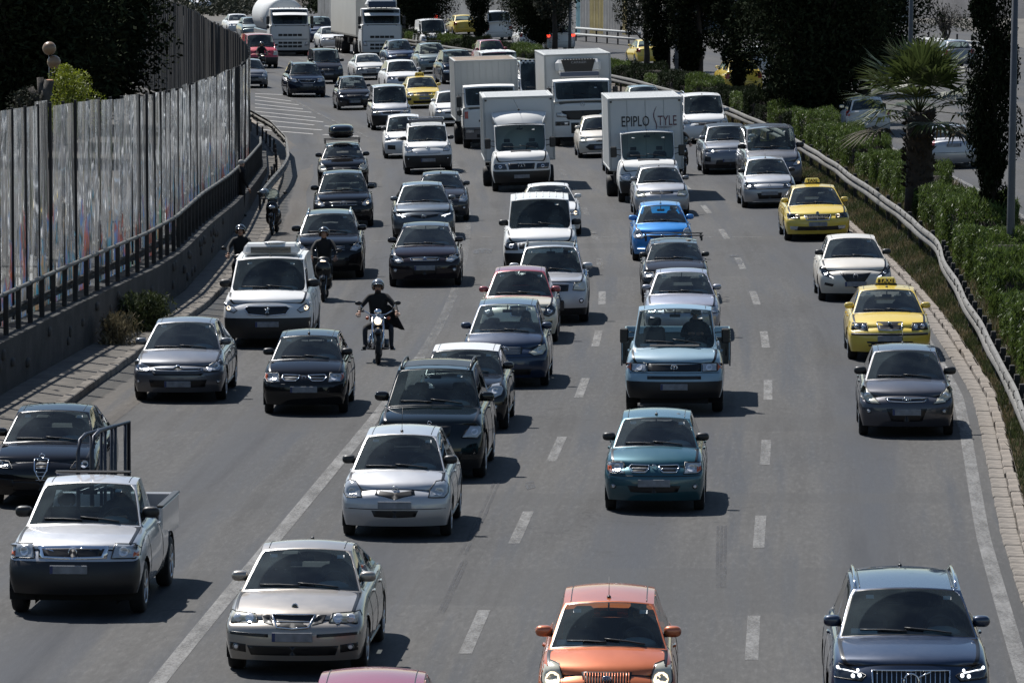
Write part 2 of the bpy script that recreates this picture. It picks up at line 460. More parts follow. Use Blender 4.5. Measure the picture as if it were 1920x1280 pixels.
class Surf:
    def __init__(s, co, faces): s.t = BVHTree.FromPolygons([Vector(c) for c in co.tolist()], faces)
    def front(s, x, z, d=0.):
        h = s.t.ray_cast(Vector((x, -2, z)), Vector((0, 1, 0)))
        return None if h[0] is None else Vector((x, h[0].y-d, z))
    def back(s, x, z, d=0.):
        h = s.t.ray_cast(Vector((x, 40, z)), Vector((0, -1, 0)))
        return None if h[0] is None else Vector((x, h[0].y+d, z))
    def side(s, sg, y, z, d=0.):
        h = s.t.ray_cast(Vector((sg*5, y, z)), Vector((-sg, 0, 0)))
        return None if h[0] is None else Vector((h[0].x+sg*d, y, z))
    def top(s, x, y, d=0.):
        h = s.t.ray_cast(Vector((x, y, 6)), Vector((0, 0, -1)))
        return None if h[0] is None else Vector((x, y, h[0].z+d))

def patch(mb, S, poly, mat, off=.008, bulge=.0, rings=(1.0, .8, .5, .2), side='front', sub=2):
    """closed outline in (x, z) laid on the body as a raised, domed plate with its own rim"""
    pts = []
    n0 = len(poly)
    for i in range(n0):
        a, b = poly[i], poly[(i+1) % n0]
        L = math.hypot(b[0]-a[0], b[1]-a[1]); k = max(1, min(12, int(L/.06)))
        for q in range(k): pts.append((a[0]+(b[0]-a[0])*q/k, a[1]+(b[1]-a[1])*q/k))
    n = len(pts); cx = sum(p[0] for p in pts)/n; cz = sum(p[1] for p in pts)/n
    fn = S.front if side == 'front' else S.back; sg = 1 if side == 'front' else -1
    v = []; last = None
    base = fn(cx, cz)
    if base is None: return
    def pr(x, z, d):
        p = fn(x, z)
        if p is None or abs(p.y-base.y) > .55: p = Vector((x, base.y, z))
        return Vector((p.x, p.y-sg*d, p.z))
    for x, z in pts: v.append(pr(x, z, -.02))
    for r in rings:
        for x, z in pts: v.append(pr(cx+(x-cx)*r, cz+(z-cz)*r, off+bulge*(1-r*r)))
    v.append(pr(cx, cz, off+bulge)); f = []
    R = len(rings)
    for r in range(R):
        for i in range(n):
            j = (i+1) % n; q = (r*n+i, r*n+j, (r+1)*n+j, (r+1)*n+i)
            f.append(q if sg > 0 else q[::-1])
    for i in range(n):
        q = (R*n+i, R*n+(i+1) % n, (R+1)*n); f.append(q if sg > 0 else q[::-1])
    # orientation: outline assumed counter-clockwise seen from the front
    area = sum(pts[i][0]*pts[(i+1) % n][1]-pts[(i+1) % n][0]*pts[i][1] for i in range(n))
    if area < 0: f = [q[::-1] for q in f]
    mb.add(v, f, mat, True)

def wheel_mesh(r, w, style):
    key = ('w', round(r, 3), round(w, 3), style)
    if key in MESHC: return MESHC[key]
    m = MB()
    m.lathe([(r*.64, w*.5-.006), (r*.68, w*.5), (r*.93, w*.48), (r*.985, w*.36), (r, w*.2), (r, -w*.2), (r*.985, -w*.36), (r*.93, -w*.48), (r*.66, -w*.5)], 'rubber', n=22)
    me = m.build('tyre'); MESHC[('t',)+key] = me.data
    COL.objects.unlink(me); bpy.data.objects.remove(me)
    m = MB(); mt = 'rim_silver' if style != 'cap' else 'hubcap'
    if style == 'steel': mt = 'black_plastic'
    m.lathe([(r*.68, w*.47), (r*.65, w*.50), (r*.62, w*.47), (r*.6, w*.2), (r*.1, w*.18), (0.001, w*.2)], 'black_plastic' if style == 'alloy' else mt, n=22)
    if style == 'alloy':
        m.lathe([(r*.69, w*.485), (r*.66, w*.51), (r*.61, w*.49), (r*.6, w*.4)], mt, n=22)
        for k in range(5):
            a = 2*math.pi*k/5
            M = Matrix.Rotation(a, 3, 'X'); m.box(M @ Vector((w*.42, 0, r*.36)), (.03, r*.14, r*.56), mt, M=M, bev=.01)
        m.lathe([(r*.13, w*.46), (r*.1, w*.5), (.001, w*.5)], mt, n=12)
    else:
        for k in range(7):
            a = 2*math.pi*k/7; M = Matrix.Rotation(a, 3, 'X'); m.box(M @ Vector((w*.32, 0, r*.38)), (.05, r*.08, r*.34), mt, M=M, bev=.012)
        m.lathe([(r*.16, w*.4), (r*.12, w*.47), (.001, w*.47)], mt, n=12)
    me = m.build('rim'); d = me.data; COL.objects.unlink(me); bpy.data.objects.remove(me)
    MESHC[key] = (MESHC[('t',)+key], d)
    return MESHC[key]
MESHC = {}
def add_wheel(parent, x, y, r, w, style, steer=0., sg=None):
    t, d = wheel_mesh(r, w, style)
    o = bpy.data.objects.new('wheel', t); link(o, parent)
    sg = sg or (1 if x > 0 else -1)
    o.location = (x, y, r); o.rotation_euler = (0, 0, steer + (0 if sg > 0 else math.pi))
    link(bpy.data.objects.new('rim', d), o)
    return o

def shared(key, fn, name, parent, loc=(0,0,0), rot=(0,0,0), scale=(1,1,1)):
    if key not in MESHC:
        o = fn().build(name); MESHC[key] = o.data; COL.objects.unlink(o); bpy.data.objects.remove(o)
    o = bpy.data.objects.new(name, MESHC[key]); link(o, parent)
    o.location = loc; o.rotation_euler = rot; o.scale = scale
    return o

def seat_mb(mat):
    def fn():
        m = MB()
        m.box((0, .05, .12), (.48, .5, .14), mat, bev=.05)
        R = Matrix.Rotation(math.radians(14), 3, 'X')
        m.box((0, .33, .42), (.46, .13, .6), mat, M=R.to_3x3(), bev=.055, taper=.86)
        m.box((0, .43, .79), (.25, .09, .17), mat, bev=.04)
        m.tube([(-.06,.4,.68),(-.06,.42,.76)], .008, 'chrome', 6); m.tube([(.06,.4,.68),(.06,.42,.76)], .008, 'chrome', 6)
        return m
    return fn
def steer_mb():
    m = MB(); n = 22; c = [Vector((.185*math.cos(2*math.pi*k/n), 0, .185*math.sin(2*math.pi*k/n))) for k in range(n)]
    m.tube(c, .016, 'black_plastic', 7, closed=True); m.ell((0,.01,0), (.15,.05,.12), 'dash')
    m.box((0,.005,0), (.34,.02,.03), 'dash', bev=.008); m.box((0,.005,-.08), (.03,.02,.16), 'dash', bev=.008)
    return m
def mirror_mb(matn, big=False):
    def fn():
        m = MB()
        if big:
            m.box((.26, 0, .05), (.2, .12, .36), 'black_plastic', bev=.03)
            m.tube([(0,0,.12),(.2,0,.14)], .014, 'black_plastic', 6); m.tube([(0,0,-.08),(.2,0,-.02)], .014, 'black_plastic', 6)
            m.box((.26, .063, .05), (.16, .004, .3), 'chrome')
        else:
            m.ell((.135, 0, .035), (.235, .15, .155), matn, 14, 10, e=.72)
            m.box((.03, .01, -.02), (.1, .06, .045), 'black_plastic', bev=.012)
            m.box((.135, .068, .035), (.17, .012, .1), 'chrome', bev=.004)
        return m
    return fn

def badge(parent, kind, p, s):
    m = MB(); x, y, z = p.x, p.y-.012, p.z
    def ring(rx, rz, t=.008, mat='chrome', cx=0, cz=0, n=20):
        m.tube([(x+cx+rx*math.cos(2*math.pi*k/n), y, z+cz+rz*math.sin(2*math.pi*k/n)) for k in range(n)], t, mat, 5, closed=True)
    def bar(a, b, t=.007, mat='chrome'): m.tube([(x+a[0]*s, y, z+a[1]*s), (x+b[0]*s, y, z+b[1]*s)], t, mat, 5)
    if kind == 'ring': ring(s, s)
    if kind == 'vw':
        ring(s, s); bar((-.45,.85),(-.1,.1)); bar((-.1,.1),(0,.35)); bar((0,.35),(.1,.1)); bar((.1,.1),(.45,.85))
        bar((-.9,.25),(-.4,-.8)); bar((-.4,-.8),(0,.0)); bar((0,0),(.4,-.8)); bar((.4,-.8),(.9,.25))
    if kind == 'star':
        ring(s, s); 
        for a in (90, 210, 330): bar((0,0), (.95*math.cos(math.radians(a)), .95*math.sin(math.radians(a))))
    if kind == 'oval': m.ell((x, y, z), (2.1*s, .02, 1.3*s), 'badge_blue'); ring(s*1.05, s*.66)
    if kind == 'triple': ring(s*1.3, s*.85); ring(s*.5, s*.8, .005); ring(s*.95, s*.35, .005, cz=s*.4)
    if kind == 'chevron':
        for c in (0, -.75): bar((-1.1,c-.45),(0,c+.35),.014); bar((0,c+.35),(1.1,c-.45),.014)
    if kind == 'diag': ring(s, s, .012); bar((-2.6,-1.3),(-.85,-.45),.009); bar((.85,.45),(2.6,1.3),.009)
    if kind == 'cross': ring(s*1.2, s*.8); bar((-.7,-.4),(-.3,.5)); bar((.3,-.5),(.7,.4)); bar((-.45,0),(.45,.1))
    if kind == 'disc': m.ell((x, y, z), (1.8*s, .02, 1.8*s), 'badge_dark'); ring(s, s)
    if kind == 'bar': ring(s*.9, s*.9); bar((-1.5,0),(1.5,0),.011)
    if kind == 'shield': m.prism([(x-.6*s,z+s),(x+.6*s,z+s),(x+.5*s,z-.2*s),(x,z-1.1*s),(x-.5*s,z-.2*s)], y-.006, y+.02, 'chrome', 'xz')
    if kind == 'lion': bar((-.5,-1),(-.1,.1),.012); bar((-.1,.1),(.4,.9),.014); bar((.5,-.9),(.15,.2),.01); bar((-.6,.5),(.5,.3),.01); bar((.4,.9),(.75,.5),.01)
    if kind == 'diamond': bar((-.7,0),(0,1)); bar((0,1),(.7,0)); bar((.7,0),(0,-1)); bar((0,-1),(-.7,0))
    return m.build('badge', parent)
simple('badge_blue', (.02,.05,.22), .3, .3, 1.); simple('badge_dark', (.02,.03,.02), .3, .3, 1.)

def outline_sym(pl):  # half outline (x>=0) top to bottom -> closed symmetric
    return [(x, z) for x, z in pl] + [(-x, z) for x, z in pl[::-1]]

def finish_car(sp, data, T):
    """T: world matrix (origin on the ground under the front axle)"""
    co, faces, mi = data; co = co.copy(); L, W, H = sp['L'], sp['W'], sp['H']; hw = W/2
    near = sp.get('near', 1)
    foh = sp['foh']; wb = sp['wb']; r = sp.get('r', .31); tww = sp.get('tyre', .2)
    root = empty(sp['name'], T); tag(root, sp['label'], sp['cat'], sp.get('group'))
    off = Vector((0, -foh, 0)); co[:, 1] -= foh
    # wheel arches
    R = r*1.17; ax = [0.] if sp.get('single') else [0., wb]
    side_f = []
    keep = []; dead_v = set(); 
    cxm = np.array([co[list(f)].mean(axis=0) for f in faces])
    isd = np.zeros(len(faces), bool); near_w = []
    for ya in ax:
        d = np.hypot(cxm[:,1]-ya, cxm[:,2]-r)
        isd |= (d < R) & (np.abs(cxm[:,0]) > .66*hw) & (cxm[:,2] < r+R)
    if not sp.get('noarch'):
        for k in np.where(isd)[0]: dead_v.update(faces[k])
        live = set()
        for k in np.where(~isd)[0]: live.update(faces[k])
        for i in dead_v & live:
            p = co[i]
            for ya in ax:
                dy, dz = p[1]-ya, p[2]-r; d = math.hypot(dy, dz)
                if d < R*1.45 and d > 1e-3:
                    if p[2] < r*.9 and abs(dy) > R*.85: co[i,1] = ya+math.copysign(math.sqrt(max(0, R*R-dz*dz)), dy)
                    else: co[i,1] = ya+dy*R/d; co[i,2] = r+dz*R/d
    else: isd[:] = False
    S = Surf(co, faces)
    Pm = sp['paint']; roofm = sp.get('roofpaint', Pm); low = sp.get('lowmat', 'black_plastic')
    groups = {'body': [0,1,6,7], 'windshield': [2], 'side_window': [3], 'rear_window': [4], 'hood': [5], 'bumper': [8]}
    if sp.get('roofpaint') or sp.get('rails') or True: groups['body'] = [0,1,6]; groups['roof'] = [7]
    if not near: groups = {'body': [0,1,6,7,5,8], 'windshield': [2], 'side_window': [3], 'rear_window': [4]}
    slot = {0: Pm, 1: 'seal', 2: sp.get('wsmat', 'windshield'), 3: sp.get('sgmat', 'side_glass'), 4: sp.get('rgmat', sp.get('sgmat', 'side_glass' if sp['name'] == 'suv' else 'clear_glass')), 5: sp.get('hoodpaint', Pm), 6: low, 7: roofm, 8: Pm}
    parts = {}
    for gname, ids in groups.items():
        sel = np.where(np.isin(mi, ids) & ~isd)[0]
        if not len(sel): continue
        if gname == 'side_window':
            for sg in (-1, 1):
                s2 = [k for k in sel if cxm[k][0]*sg > 0]
                # each pane of glass is its own part
                cur = {}
                for k in s2:
                    cur.setdefault(0, []).append(k)
                comps = components(faces, s2)
                for cmp_ in comps:
                    v, f = subset(co, faces, cmp_); mesh_obj('side_window', v, f, [slot[3]], root)
            continue
        v, f = subset(co, faces, sel); mats = [slot[i] for i in ids]
        parts[gname] = mesh_obj(gname, v, f, mats, root, [ids.index(mi[k]) for k in sel])
        if gname == 'hood': pass
    body = parts['body']
    # underbody, wheel wells
    m = MB(); m.box((0, L/2-foh, .3), (W*.68, L*.82, .2), 'underbody')
    for ya in ax:
        for sg in (-1, 1):
            n = 12; v = []; f = []
            for k in range(n+1):
                a = -.35+(math.pi+.7)*k/n
                for x in (hw*.6, hw*.975): v.append((sg*x, ya+R*1.02*math.cos(a), r+R*1.02*math.sin(a)))
            for k in range(n): f.append((2*k, 2*k+1, 2*k+3, 2*k+2))
            b = len(v)
            v += [(sg*hw*.6, ya-R, .15), (sg*hw*.6, ya+R, .15), (sg*hw*.6, ya+R, r+R), (sg*hw*.6, ya-R, r+R)]; f.append((b, b+1, b+2, b+3))
            m.add(v, f, 'underbody')
    m.build('underbody', root)
    tk = sp.get('track', hw-tww/2-.02)
    for ya in ax:
        for sg in (-1, 1):
            add_wheel(root, sg*tk, ya, r, tww, sp.get('rim', 'alloy'), sp.get('steer', 0) if ya == 0 else 0)
    # lamps, grille, bumper openings
    def mk(name, poly, mat, off=.008, bulge=0., parent=root, side='front'):
        q = MB(); patch(q, S, poly, mat, off, bulge, side=side)
        if not q.v: return None
        return q.build(name, parent)
    def sc(poly): return [(u*hw, z) for u, z in poly]
    if 'hl' in sp and sp.get('view') != 'rear':
        for sg in (1, -1):
            hl = mk('headlight', [(sg*x, z) for x, z in sc(sp['hl'])], sp.get('hlmat', 'lens'), .01, .018)
            if hl is None: continue
            if near and sp.get('lev', 2) > 1:
                pp = [S.front(sg*x, z, .012) for x, z in densify(sc(sp['hl']))]; pp = [p for p in pp if p is not None]
                if len(pp) > 4: q = MB(); q.tube(pp, .008, 'seal', 4, closed=True); q.build('headlight_seal', hl)
            cx = sum(p[0] for p in sp['hl'])/len(sp['hl']); cz = sum(p[1] for p in sp['hl'])/len(sp['hl'])
            for (u, z, rr) in sp.get('bulbs', [(cx, cz, .055)]):
                n = 10; ring = [(sg*u*hw+rr*math.cos(2*math.pi*k/n), z+rr*math.sin(2*math.pi*k/n)) for k in range(n)]
                mk('bulb', ring, sp.get('bulbmat', 'bulb'), .029, -.004, hl)
            if 'amb' in sp: mk('indicator', [(sg*x, z) for x, z in sc(sp['amb'])], 'amber', .014, .012, hl)
            if 'drl' in sp: mk('light_strip', [(sg*x, z) for x, z in sc(sp['drl'])], 'lit_white', .036, 0, hl)
        gr = None
        for q, (poly, mt) in enumerate(sp.get('gr', [])):
            pl = sc(poly)
            if sp.get('grsplit'):
                for sg in (1, -1):
                    gr = mk('grille', [(sg*x, z) for x, z in pl], mt, .006)
            else: gr = mk('grille', outline_sym(pl), mt, .006 + .002*q)
            if q == 0: g0 = gr; gp = pl
        if sp.get('grframe') and sp.get('gr'):
            q = MB(); segs = []
            for sg in ((1, -1) if sp.get('grsplit') else (1,)):
                pl = [(sg*x, z) for x, z in gp] if sp.get('grsplit') else outline_sym(gp)
                pp = [S.front(x, z, .014) for x, z in densify(pl)]
                pp = [p for p in pp if p is not None]
                if len(pp) > 3: q.tube(pp, sp.get('grt', .011), sp['grframe'], 6, closed=True)
            if q.v: q.build('grille_frame', root)
        if sp.get('grbars') and sp.get('gr'):
            kind, n = sp['grbars'][:2]; mt = sp['grbars'][2]; q = MB()
            zs = [z for x, z in gp]; xs = [x for x, z in gp]; z0, z1, x1, x0 = min(zs), max(zs), max(xs), (min(xs) if sp.get('grsplit') else 0)
            if kind == 'h':
                for sg in ((1,-1) if sp.get('grsplit') else (1,)):
                    for k in range(n):
                        z = z0+(z1-z0)*(k+.5)/n
                        a, b = (sg*(x0+.03), sg*(x1-.03)) if sp.get('grsplit') else (-x1+.04, x1-.04)
                        pp = [S.front(a+(b-a)*t/8, z, .012) for t in range(9)]; pp = [p for p in pp if p]
                        if len(pp) > 1: q.tube(pp, .006, mt, 5)
            else:
                for k in range(n):
                    x = -x1*.93+2*x1*.93*(k+.5)/n
                    pp = [S.front(x, z0+.012+(z1-z0-.024)*t/4, .013) for t in range(5)]; pp = [p for p in pp if p]
                    if len(pp) > 1: q.tube(pp, .006, mt, 5)
            if q.v: q.build('grille_bars', root)
        for poly, mt in sp.get('intake', []): mk('air_intake', outline_sym(sc(poly)), mt, .005)
        for poly, mt in sp.get('sidein', []):
            for sg in (1, -1): mk('air_intake', [(sg*x, z) for x, z in sc(poly)], mt, .006)
        if 'fog' in sp:
            u, z, rr = sp['fog']
            for sg in (1, -1):
                n = 12; fg = mk('fog_light', [(sg*u*hw+rr*math.cos(2*math.pi*k/n), z+rr*math.sin(2*math.pi*k/n)) for k in range(n)], 'lens_dark', .01, .012)
                if fg: mk('bulb', [(sg*u*hw+rr*.55*math.cos(2*math.pi*k/n), z+rr*.55*math.sin(2*math.pi*k/n)) for k in range(n)], 'bulb', .026, 0, fg)
        if 'badge' in sp:
            kd, z, s = sp['badge']; p = S.front(0, z)
            if p: badge(root, kd, p, s)
        if 'seam' in sp:       # a bumper line round the front
            q = MB(); pp = []
            for t in range(-10, 11):
                p = S.front(t/10*hw*.9, sp['seam'], .001)
                if p: pp.append(p)
            if len(pp) > 2: q.tube(pp, sp.get('seamt', .006), sp.get('seammat', 'seal'), 4); q.build('bumper_strip', root)
    if sp.get('plate'):
        z = sp['plate']
        p = (S.front if sp.get('view') != 'rear' else S.back)(0, z)
        if p:
            sgn = -1 if sp.get('view') != 'rear' else 1
            q = MB(); q.box((sp.get('platex', 0), p.y+sgn*.018, z), (.5, .022, .115), 'plate', bev=.006)
            if sp.get('pblue', 1): q.box((sp.get('platex', 0)-.228, p.y+sgn*.031, z), (.04, .004, .105), 'plate_blue')
            q.build('number_plate', root)
    if sp.get('view') == 'rear':
        for sg in (1, -1):
            mk('tail_light', [(sg*x, z) for x, z in sc(sp.get('tl', [(.72,.95),(.98,.95),(.98,.72),(.75,.72)]))], sp.get('tlmat', 'red_lens'), .01, .01, side='back')
        q = MB(); pp = [S.back(t/8*hw*.8, sp.get('tseam', .55), .002) for t in range(-8, 9)]; pp = [p for p in pp if p]
        if len(pp) > 2: q.tube(pp, .007, 'seal', 4); q.build('bumper_strip', root)
    # mirrors
    mz = sp.get('mz', sp['h1']+.08); my = sp.get('my', sp['yc']+.38)-foh
    for sg in (1, -1):
        p = S.side(sg, my, mz); xx = abs(p.x) if p else hw*.86
        xx = max(xx, hw*.80)-.02
        key = ('mir', sp.get('mirmat', Pm), sp.get('bigmir', 0))
        shared(key, mirror_mb(sp.get('mirmat', Pm), sp.get('bigmir', 0)), 'mirror', root, (sg*xx, my, mz), scale=(sg*.88*sp.get('mirs', 1), 1, .86*sp.get('mirs', 1)))
    # cabin
    fz_ = sp.get('floor', .32); sy = sp.get('seaty', sp['yc']+.85)-foh; sx = .36*W/1.7
    m = MB(); m.box((0, sp['yc']-foh+.16, sp['h1']-.13), (W*.78, .42, .24), 'dash', bev=.06)
    if near: m.ell((sx, sp['yc']-foh+.16, sp['h1']+.0), (.44, .3, .16), 'cluster_reflection')
    m.build('dashboard', root)
    if near:
        for sg in (1, -1): shared(('seat', sp.get('seatmat', 'seat')), seat_mb(sp.get('seatmat', 'seat')), 'seat', root, (sg*sx, sy, fz_+sp.get('seatup', .0)))
        st = shared('steer', steer_mb, 'steering_wheel', root, (sx, sp['yc']-foh+.47, sp['h1']-.02), (math.radians(-28), 0, 0))
        if not sp.get('van') and sp.get('benchy', 0) < 5:
            m = MB(); ry = sp.get('benchy', sy+.95)
            m.box((0, ry+.3, fz_+.42), (W*.7, .16, .6), sp.get('seatmat', 'seat'), bev=.06); m.box((0, ry, fz_+.14), (W*.7, .5, .2), sp.get('seatmat', 'seat'), bev=.05)
            for sg in (1, -1): m.box((sg*.32, ry+.36, fz_+.78), (.24, .09, .14), sp.get('seatmat', 'seat'), bev=.035)
            m.build('rear_bench', root)
        elif sp.get('van'):
            m = MB(); m.box((0, sy+.6, (H+.3)/2), (W*.74, .04, H-.55), 'interior'); m.build('bulkhead', root)
        if sp.get('lev', 2) > 1 and sp.get('view') != 'rear':
            for xs in ((-.5, .02), (.56, .0)) if sp['px'] % 3 else ((.5, .01),):
                p = S.top(xs[0]*hw*.9, sp['yrf']-foh-.16, -.012)
                if p: m = MB(); m.box((p.x, p.y, p.z), (.09, .07, .004), 'paper', M=Matrix.Rotation(math.radians(30), 3, 'X')); m.build('sticker', parts.get('windshield', root))
            if sp['px'] % 2: m = MB(); m.box((-sx-.1, sp['yc']-foh+.16, sp['h1']+.01), (.3, .14, .02), 'paper', M=Matrix.Rotation(.3, 3, 'X')); m.build('paper_sheet', root)
        p = S.top(0, sp['yrf']-foh+.02)
        if p:
            m = MB(); m.box((0, p.y-.02, p.z-.16), (.2, .03, .06), 'black_plastic', bev=.01); m.box((0, p.y-.01, p.z-.09), (.02, .02, .1), 'black_plastic'); m.build('rear_view_mirror', root)
    else:
        m = MB(); m.box((0, sy+.35, H*.52), (W*.72, .2, H*.42), 'interior', bev=.08); m.build('seat_row', root)
    m = MB(); m.box((0, (sp['yc']+sp['yrb'])/2-foh, .38), (W*.76, sp['yrb']-sp['yc'], .05), 'interior'); m.build('cabin_floor', root)
    # wipers
    if near and sp.get('view') != 'rear':
        for (xa, xb) in sp.get('wip', ((-.05, .62), (-.68, -.02))):
            q = MB(); pp = []
            for t in range(7):
                x = (xb+(xa-xb)*t/6)*hw*.86; a = abs(x/hw)
                y = sp['yc']-foh-.13*(1-a*a) + .05 + .05*t/6
                p = S.top(x, y, .016)
                if p: pp.append(p)
            if len(pp) > 2: q.tube(pp, .011, 'black_plastic', 5); q.build('wiper', parts.get('windshield', root))
    if sp.get('ant') and near:
        yy = sp['yrf']+.12 if sp['ant'] == 'f' else sp['yrr']-.1
        p = S.top(0, yy-foh)
        if p:
            q = MB(); q.ell((0, p.y, p.z+.01), (.05, .09, .04), 'black_plastic'); q.tube([(0, p.y, p.z), (0, p.y+.16, p.z+sp.get('antl', .22))], [.005, .0025], 'black_plastic', 5); q.build('antenna', root)
    if sp.get('rails'):
        for sg in (1, -1):
            q = MB(); pp = []; ya, yb = sp['yrf']+.12-foh, sp['yrr']-.1-foh
            for t in range(9):
                y = ya+(yb-ya)*t/8; p = S.top(sg*hw*sp.get('tw', .76)*.92, y)
                if p: pp.append(p+Vector((0, 0, 0 if t in (0, 8) else .055)))
            if len(pp) > 2: q.tube(pp, .02, sp['rails'], 6); q.build('roof_rail', parts.get('roof', root))
    if sp.get('ditch', 1) and near:      # roof seams over the doors
        for sg in (1, -1):
            q = MB(); pp = [S.top(sg*hw*sp.get('tw', .76)*.84, sp['yrf']-foh+.05+(sp['yrr']-sp['yrf']-.15)*t/8, .002) for t in range(9)]
            pp = [p for p in pp if p]
            if len(pp) > 2: q.tube(pp, .006, 'seal', 4); q.build('roof_seam', parts.get('roof', root))
    if sp.get('sunroof'):
        y0, y1, wx = sp['sunroof']; v = []; f = []
        for a in range(5):
            for b in range(5):
                p = S.top((-1+a*.5)*wx, y0-foh+(y1-y0)*b/4, .006); v.append(p if p else Vector((0,0,0)))
        for a in range(4):
            for b in range(4): f.append((a*5+b, (a+1)*5+b, (a+1)*5+b+1, a*5+b+1))
        mesh_obj('sunroof', v, f, ['seal'], parts.get('roof', root))
    if near:                           # door shut lines and handles
        ys = sp.get('doors', [sp['yc']+.18, sp['yc']+.18+(sp['yrr']-sp['yc'])*.46, sp['yrr']-.05])
        for sg in (1, -1):
            q = MB()
            for yd in ys:
                pp = [S.side(sg, yd-foh, z, .0) for z in np.linspace(.3, sp['h1']-.03, 7)]; pp = [p for p in pp if p and abs(p.x) > hw*.8]
                if len(pp) > 2: q.tube(pp, .0055, 'seal', 4)
            pp = [S.side(sg, y, .26, .0) for y in np.linspace(R+.06, wb-R-.06, 8)]; pp = [p for p in pp if p and abs(p.x) > hw*.7]
            if len(pp) > 2: q.tube(pp, .018, low if sp.get('lows') else 'seal', 5)
            if q.v: q.build('door_seams', root)
            for yd in ys[1:]:
                p = S.side(sg, yd-foh-.17, sp['h1']-.13)
                if p:
                    q = MB(); q.box((p.x+sg*.012, p.y, p.z), (.03, .17, .03), sp.get('handle', Pm), bev=.008); q.build('door_handle', root)
    sp['S'] = S; sp['parts'] = parts
    if sp.get('extra'): sp['extra'](sp, root, S, parts)
    return root
def densify(pl, step=.06):
    out = []
    for i in range(len(pl)):
        a, b = pl[i], pl[(i+1) % len(pl)]; k = max(1, int(math.hypot(b[0]-a[0], b[1]-a[1])/step))
        for q in range(k): out.append((a[0]+(b[0]-a[0])*q/k, a[1]+(b[1]-a[1])*q/k))
    return out
def components(faces, sel):
    par = {}
    def find(a):
        while par[a] != a: par[a] = par[par[a]]; a = par[a]
        return a
    for k in sel:
        f = faces[k]
        for i in f: par.setdefault(i, i)
        for i in f[1:]:
            a, b = find(f[0]), find(i)
            if a != b: par[a] = b
    out = {}
    for k in sel: out.setdefault(find(faces[k][0]), []).append(k)
    return list(out.values())

def place(px, py, yaw=0., X=None):
    """world matrix of a vehicle whose front tyres touch the road at this spot; X forward-away"""
    p = G(px, py); a = tang(p.y+2) + math.radians(yaw)
    away = Vector((math.sin(a), math.cos(a), 0)); 
    # follow the cross fall
    nrm = Vector((-bank(p.y) if -8 < p.x < 25 else 0, 0, 1)).normalized()
    right = away.cross(nrm).normalized(); away = nrm.cross(right).normalized()
    M = Matrix(((right.x, away.x, nrm.x, p.x), (right.y, away.y, nrm.y, p.y), (right.z, away.z, nrm.z, p.z), (0,0,0,1)))
    return M
# ------------------------------------------------------------------ paints
for nm, col, mt in [('silver_beige', (.33,.30,.265), .55), ('copper', (.55,.135,.035), .35), ('navy', (.006,.022,.06), .35),
        ('maroon', (.30,.012,.03), .1), ('silver', (.44,.445,.46), .5), ('silver_white', (.47,.475,.49), .45), ('black', (.008,.008,.009), .2),
        ('steel_blue', (.085,.105,.125), .5), ('white', (.68,.68,.67), .0), ('dirty_white', (.58,.58,.56), .0), ('dark_green', (.004,.008,.010), .2), ('near_black_blue', (.01,.014,.025), .3),
        ('cream', (.62,.57,.46), .0), ('burgundy', (.27,.02,.03), .25), ('bright_blue', (.0,.21,.60), .3), ('pale_blue', (.25,.38,.46), .05),
        ('lilac_silver', (.33,.34,.40), .5), ('teal', (.0,.07,.10), .45), ('graphite', (.05,.052,.065), .45), ('taxi_yellow', (.74,.53,.055), .0),
        ('grey', (.19,.20,.22), .45), ('mid_grey', (.12,.125,.14), .45), ('dark_grey', (.035,.036,.042), .4), ('pearl', (.62,.58,.51), .15),
        ('red', (.5,.03,.05), .05), ('grey_green', (.16,.2,.2), .45), ('blue_dark', (.012,.028,.075), .35), ('truck_white', (.66,.66,.64), .0),
        ('box_white', (.60,.61,.60), .0), ('box_grey', (.42,.43,.42), .0), ('brown_black', (.018,.013,.015), .35), ('bus_silver', (.5,.52,.54), .3)]:
    paint(nm, col, mt, dirt=.35 if 'truck' in nm or 'box' in nm or 'dirty' in nm else (.05 if max(col) < .07 else .2), rough=.5 if max(col) < .03 else .38)

HATCH = dict(name='hatchback_car', cat='car', L=3.75, W=1.66, H=1.46, yc=.95, yrf=1.64, yrr=3.2, yrb=3.58, h0=.74, h1=.98, dz=.98, foh=.74, wb=2.4, r=.29, tyre=.17, tw=.75)
SEDAN = dict(name='sedan_car', cat='car', L=4.5, W=1.76, H=1.43, yc=1.22, yrf=2.0, yrr=3.1, yrb=3.78, h0=.70, h1=.95, dz=1.0, foh=.88, wb=2.65, r=.31, tyre=.2, tw=.74)
SUV = dict(name='suv', cat='suv', L=4.5, W=1.85, H=1.67, yc=1.15, yrf=1.85, yrr=3.95, yrb=4.38, h0=.86, h1=1.1, dz=1.1, foh=.86, wb=2.7, r=.36, tyre=.22, tw=.76, floor=.5)
VAN = dict(name='panel_van', cat='van', L=4.9, W=1.92, H=1.93, yc=.75, yrf=1.5, yrr=4.72, yrb=4.84, h0=.88, h1=1.22, dz=1.25, foh=.88, wb=3.2, r=.33, tyre=.21, tw=.86, nwin=1,
           yB=1.95, van=1, floor=.6, crs=.8, rcrown=.05, twr=1., rim='cap', doors=[1.0, 1.95, 3.2], ditch=1, seatup=.1, norear=0)
SMALLVAN = dict(VAN, L=4.2, W=1.72, H=1.82, wb=2.7, yrr=4.0, yrb=4.12, yc=.8, yrf=1.5, h0=.82, h1=1.12, floor=.45, r=.3, dz=1.15, tw=.84, name='small_van')

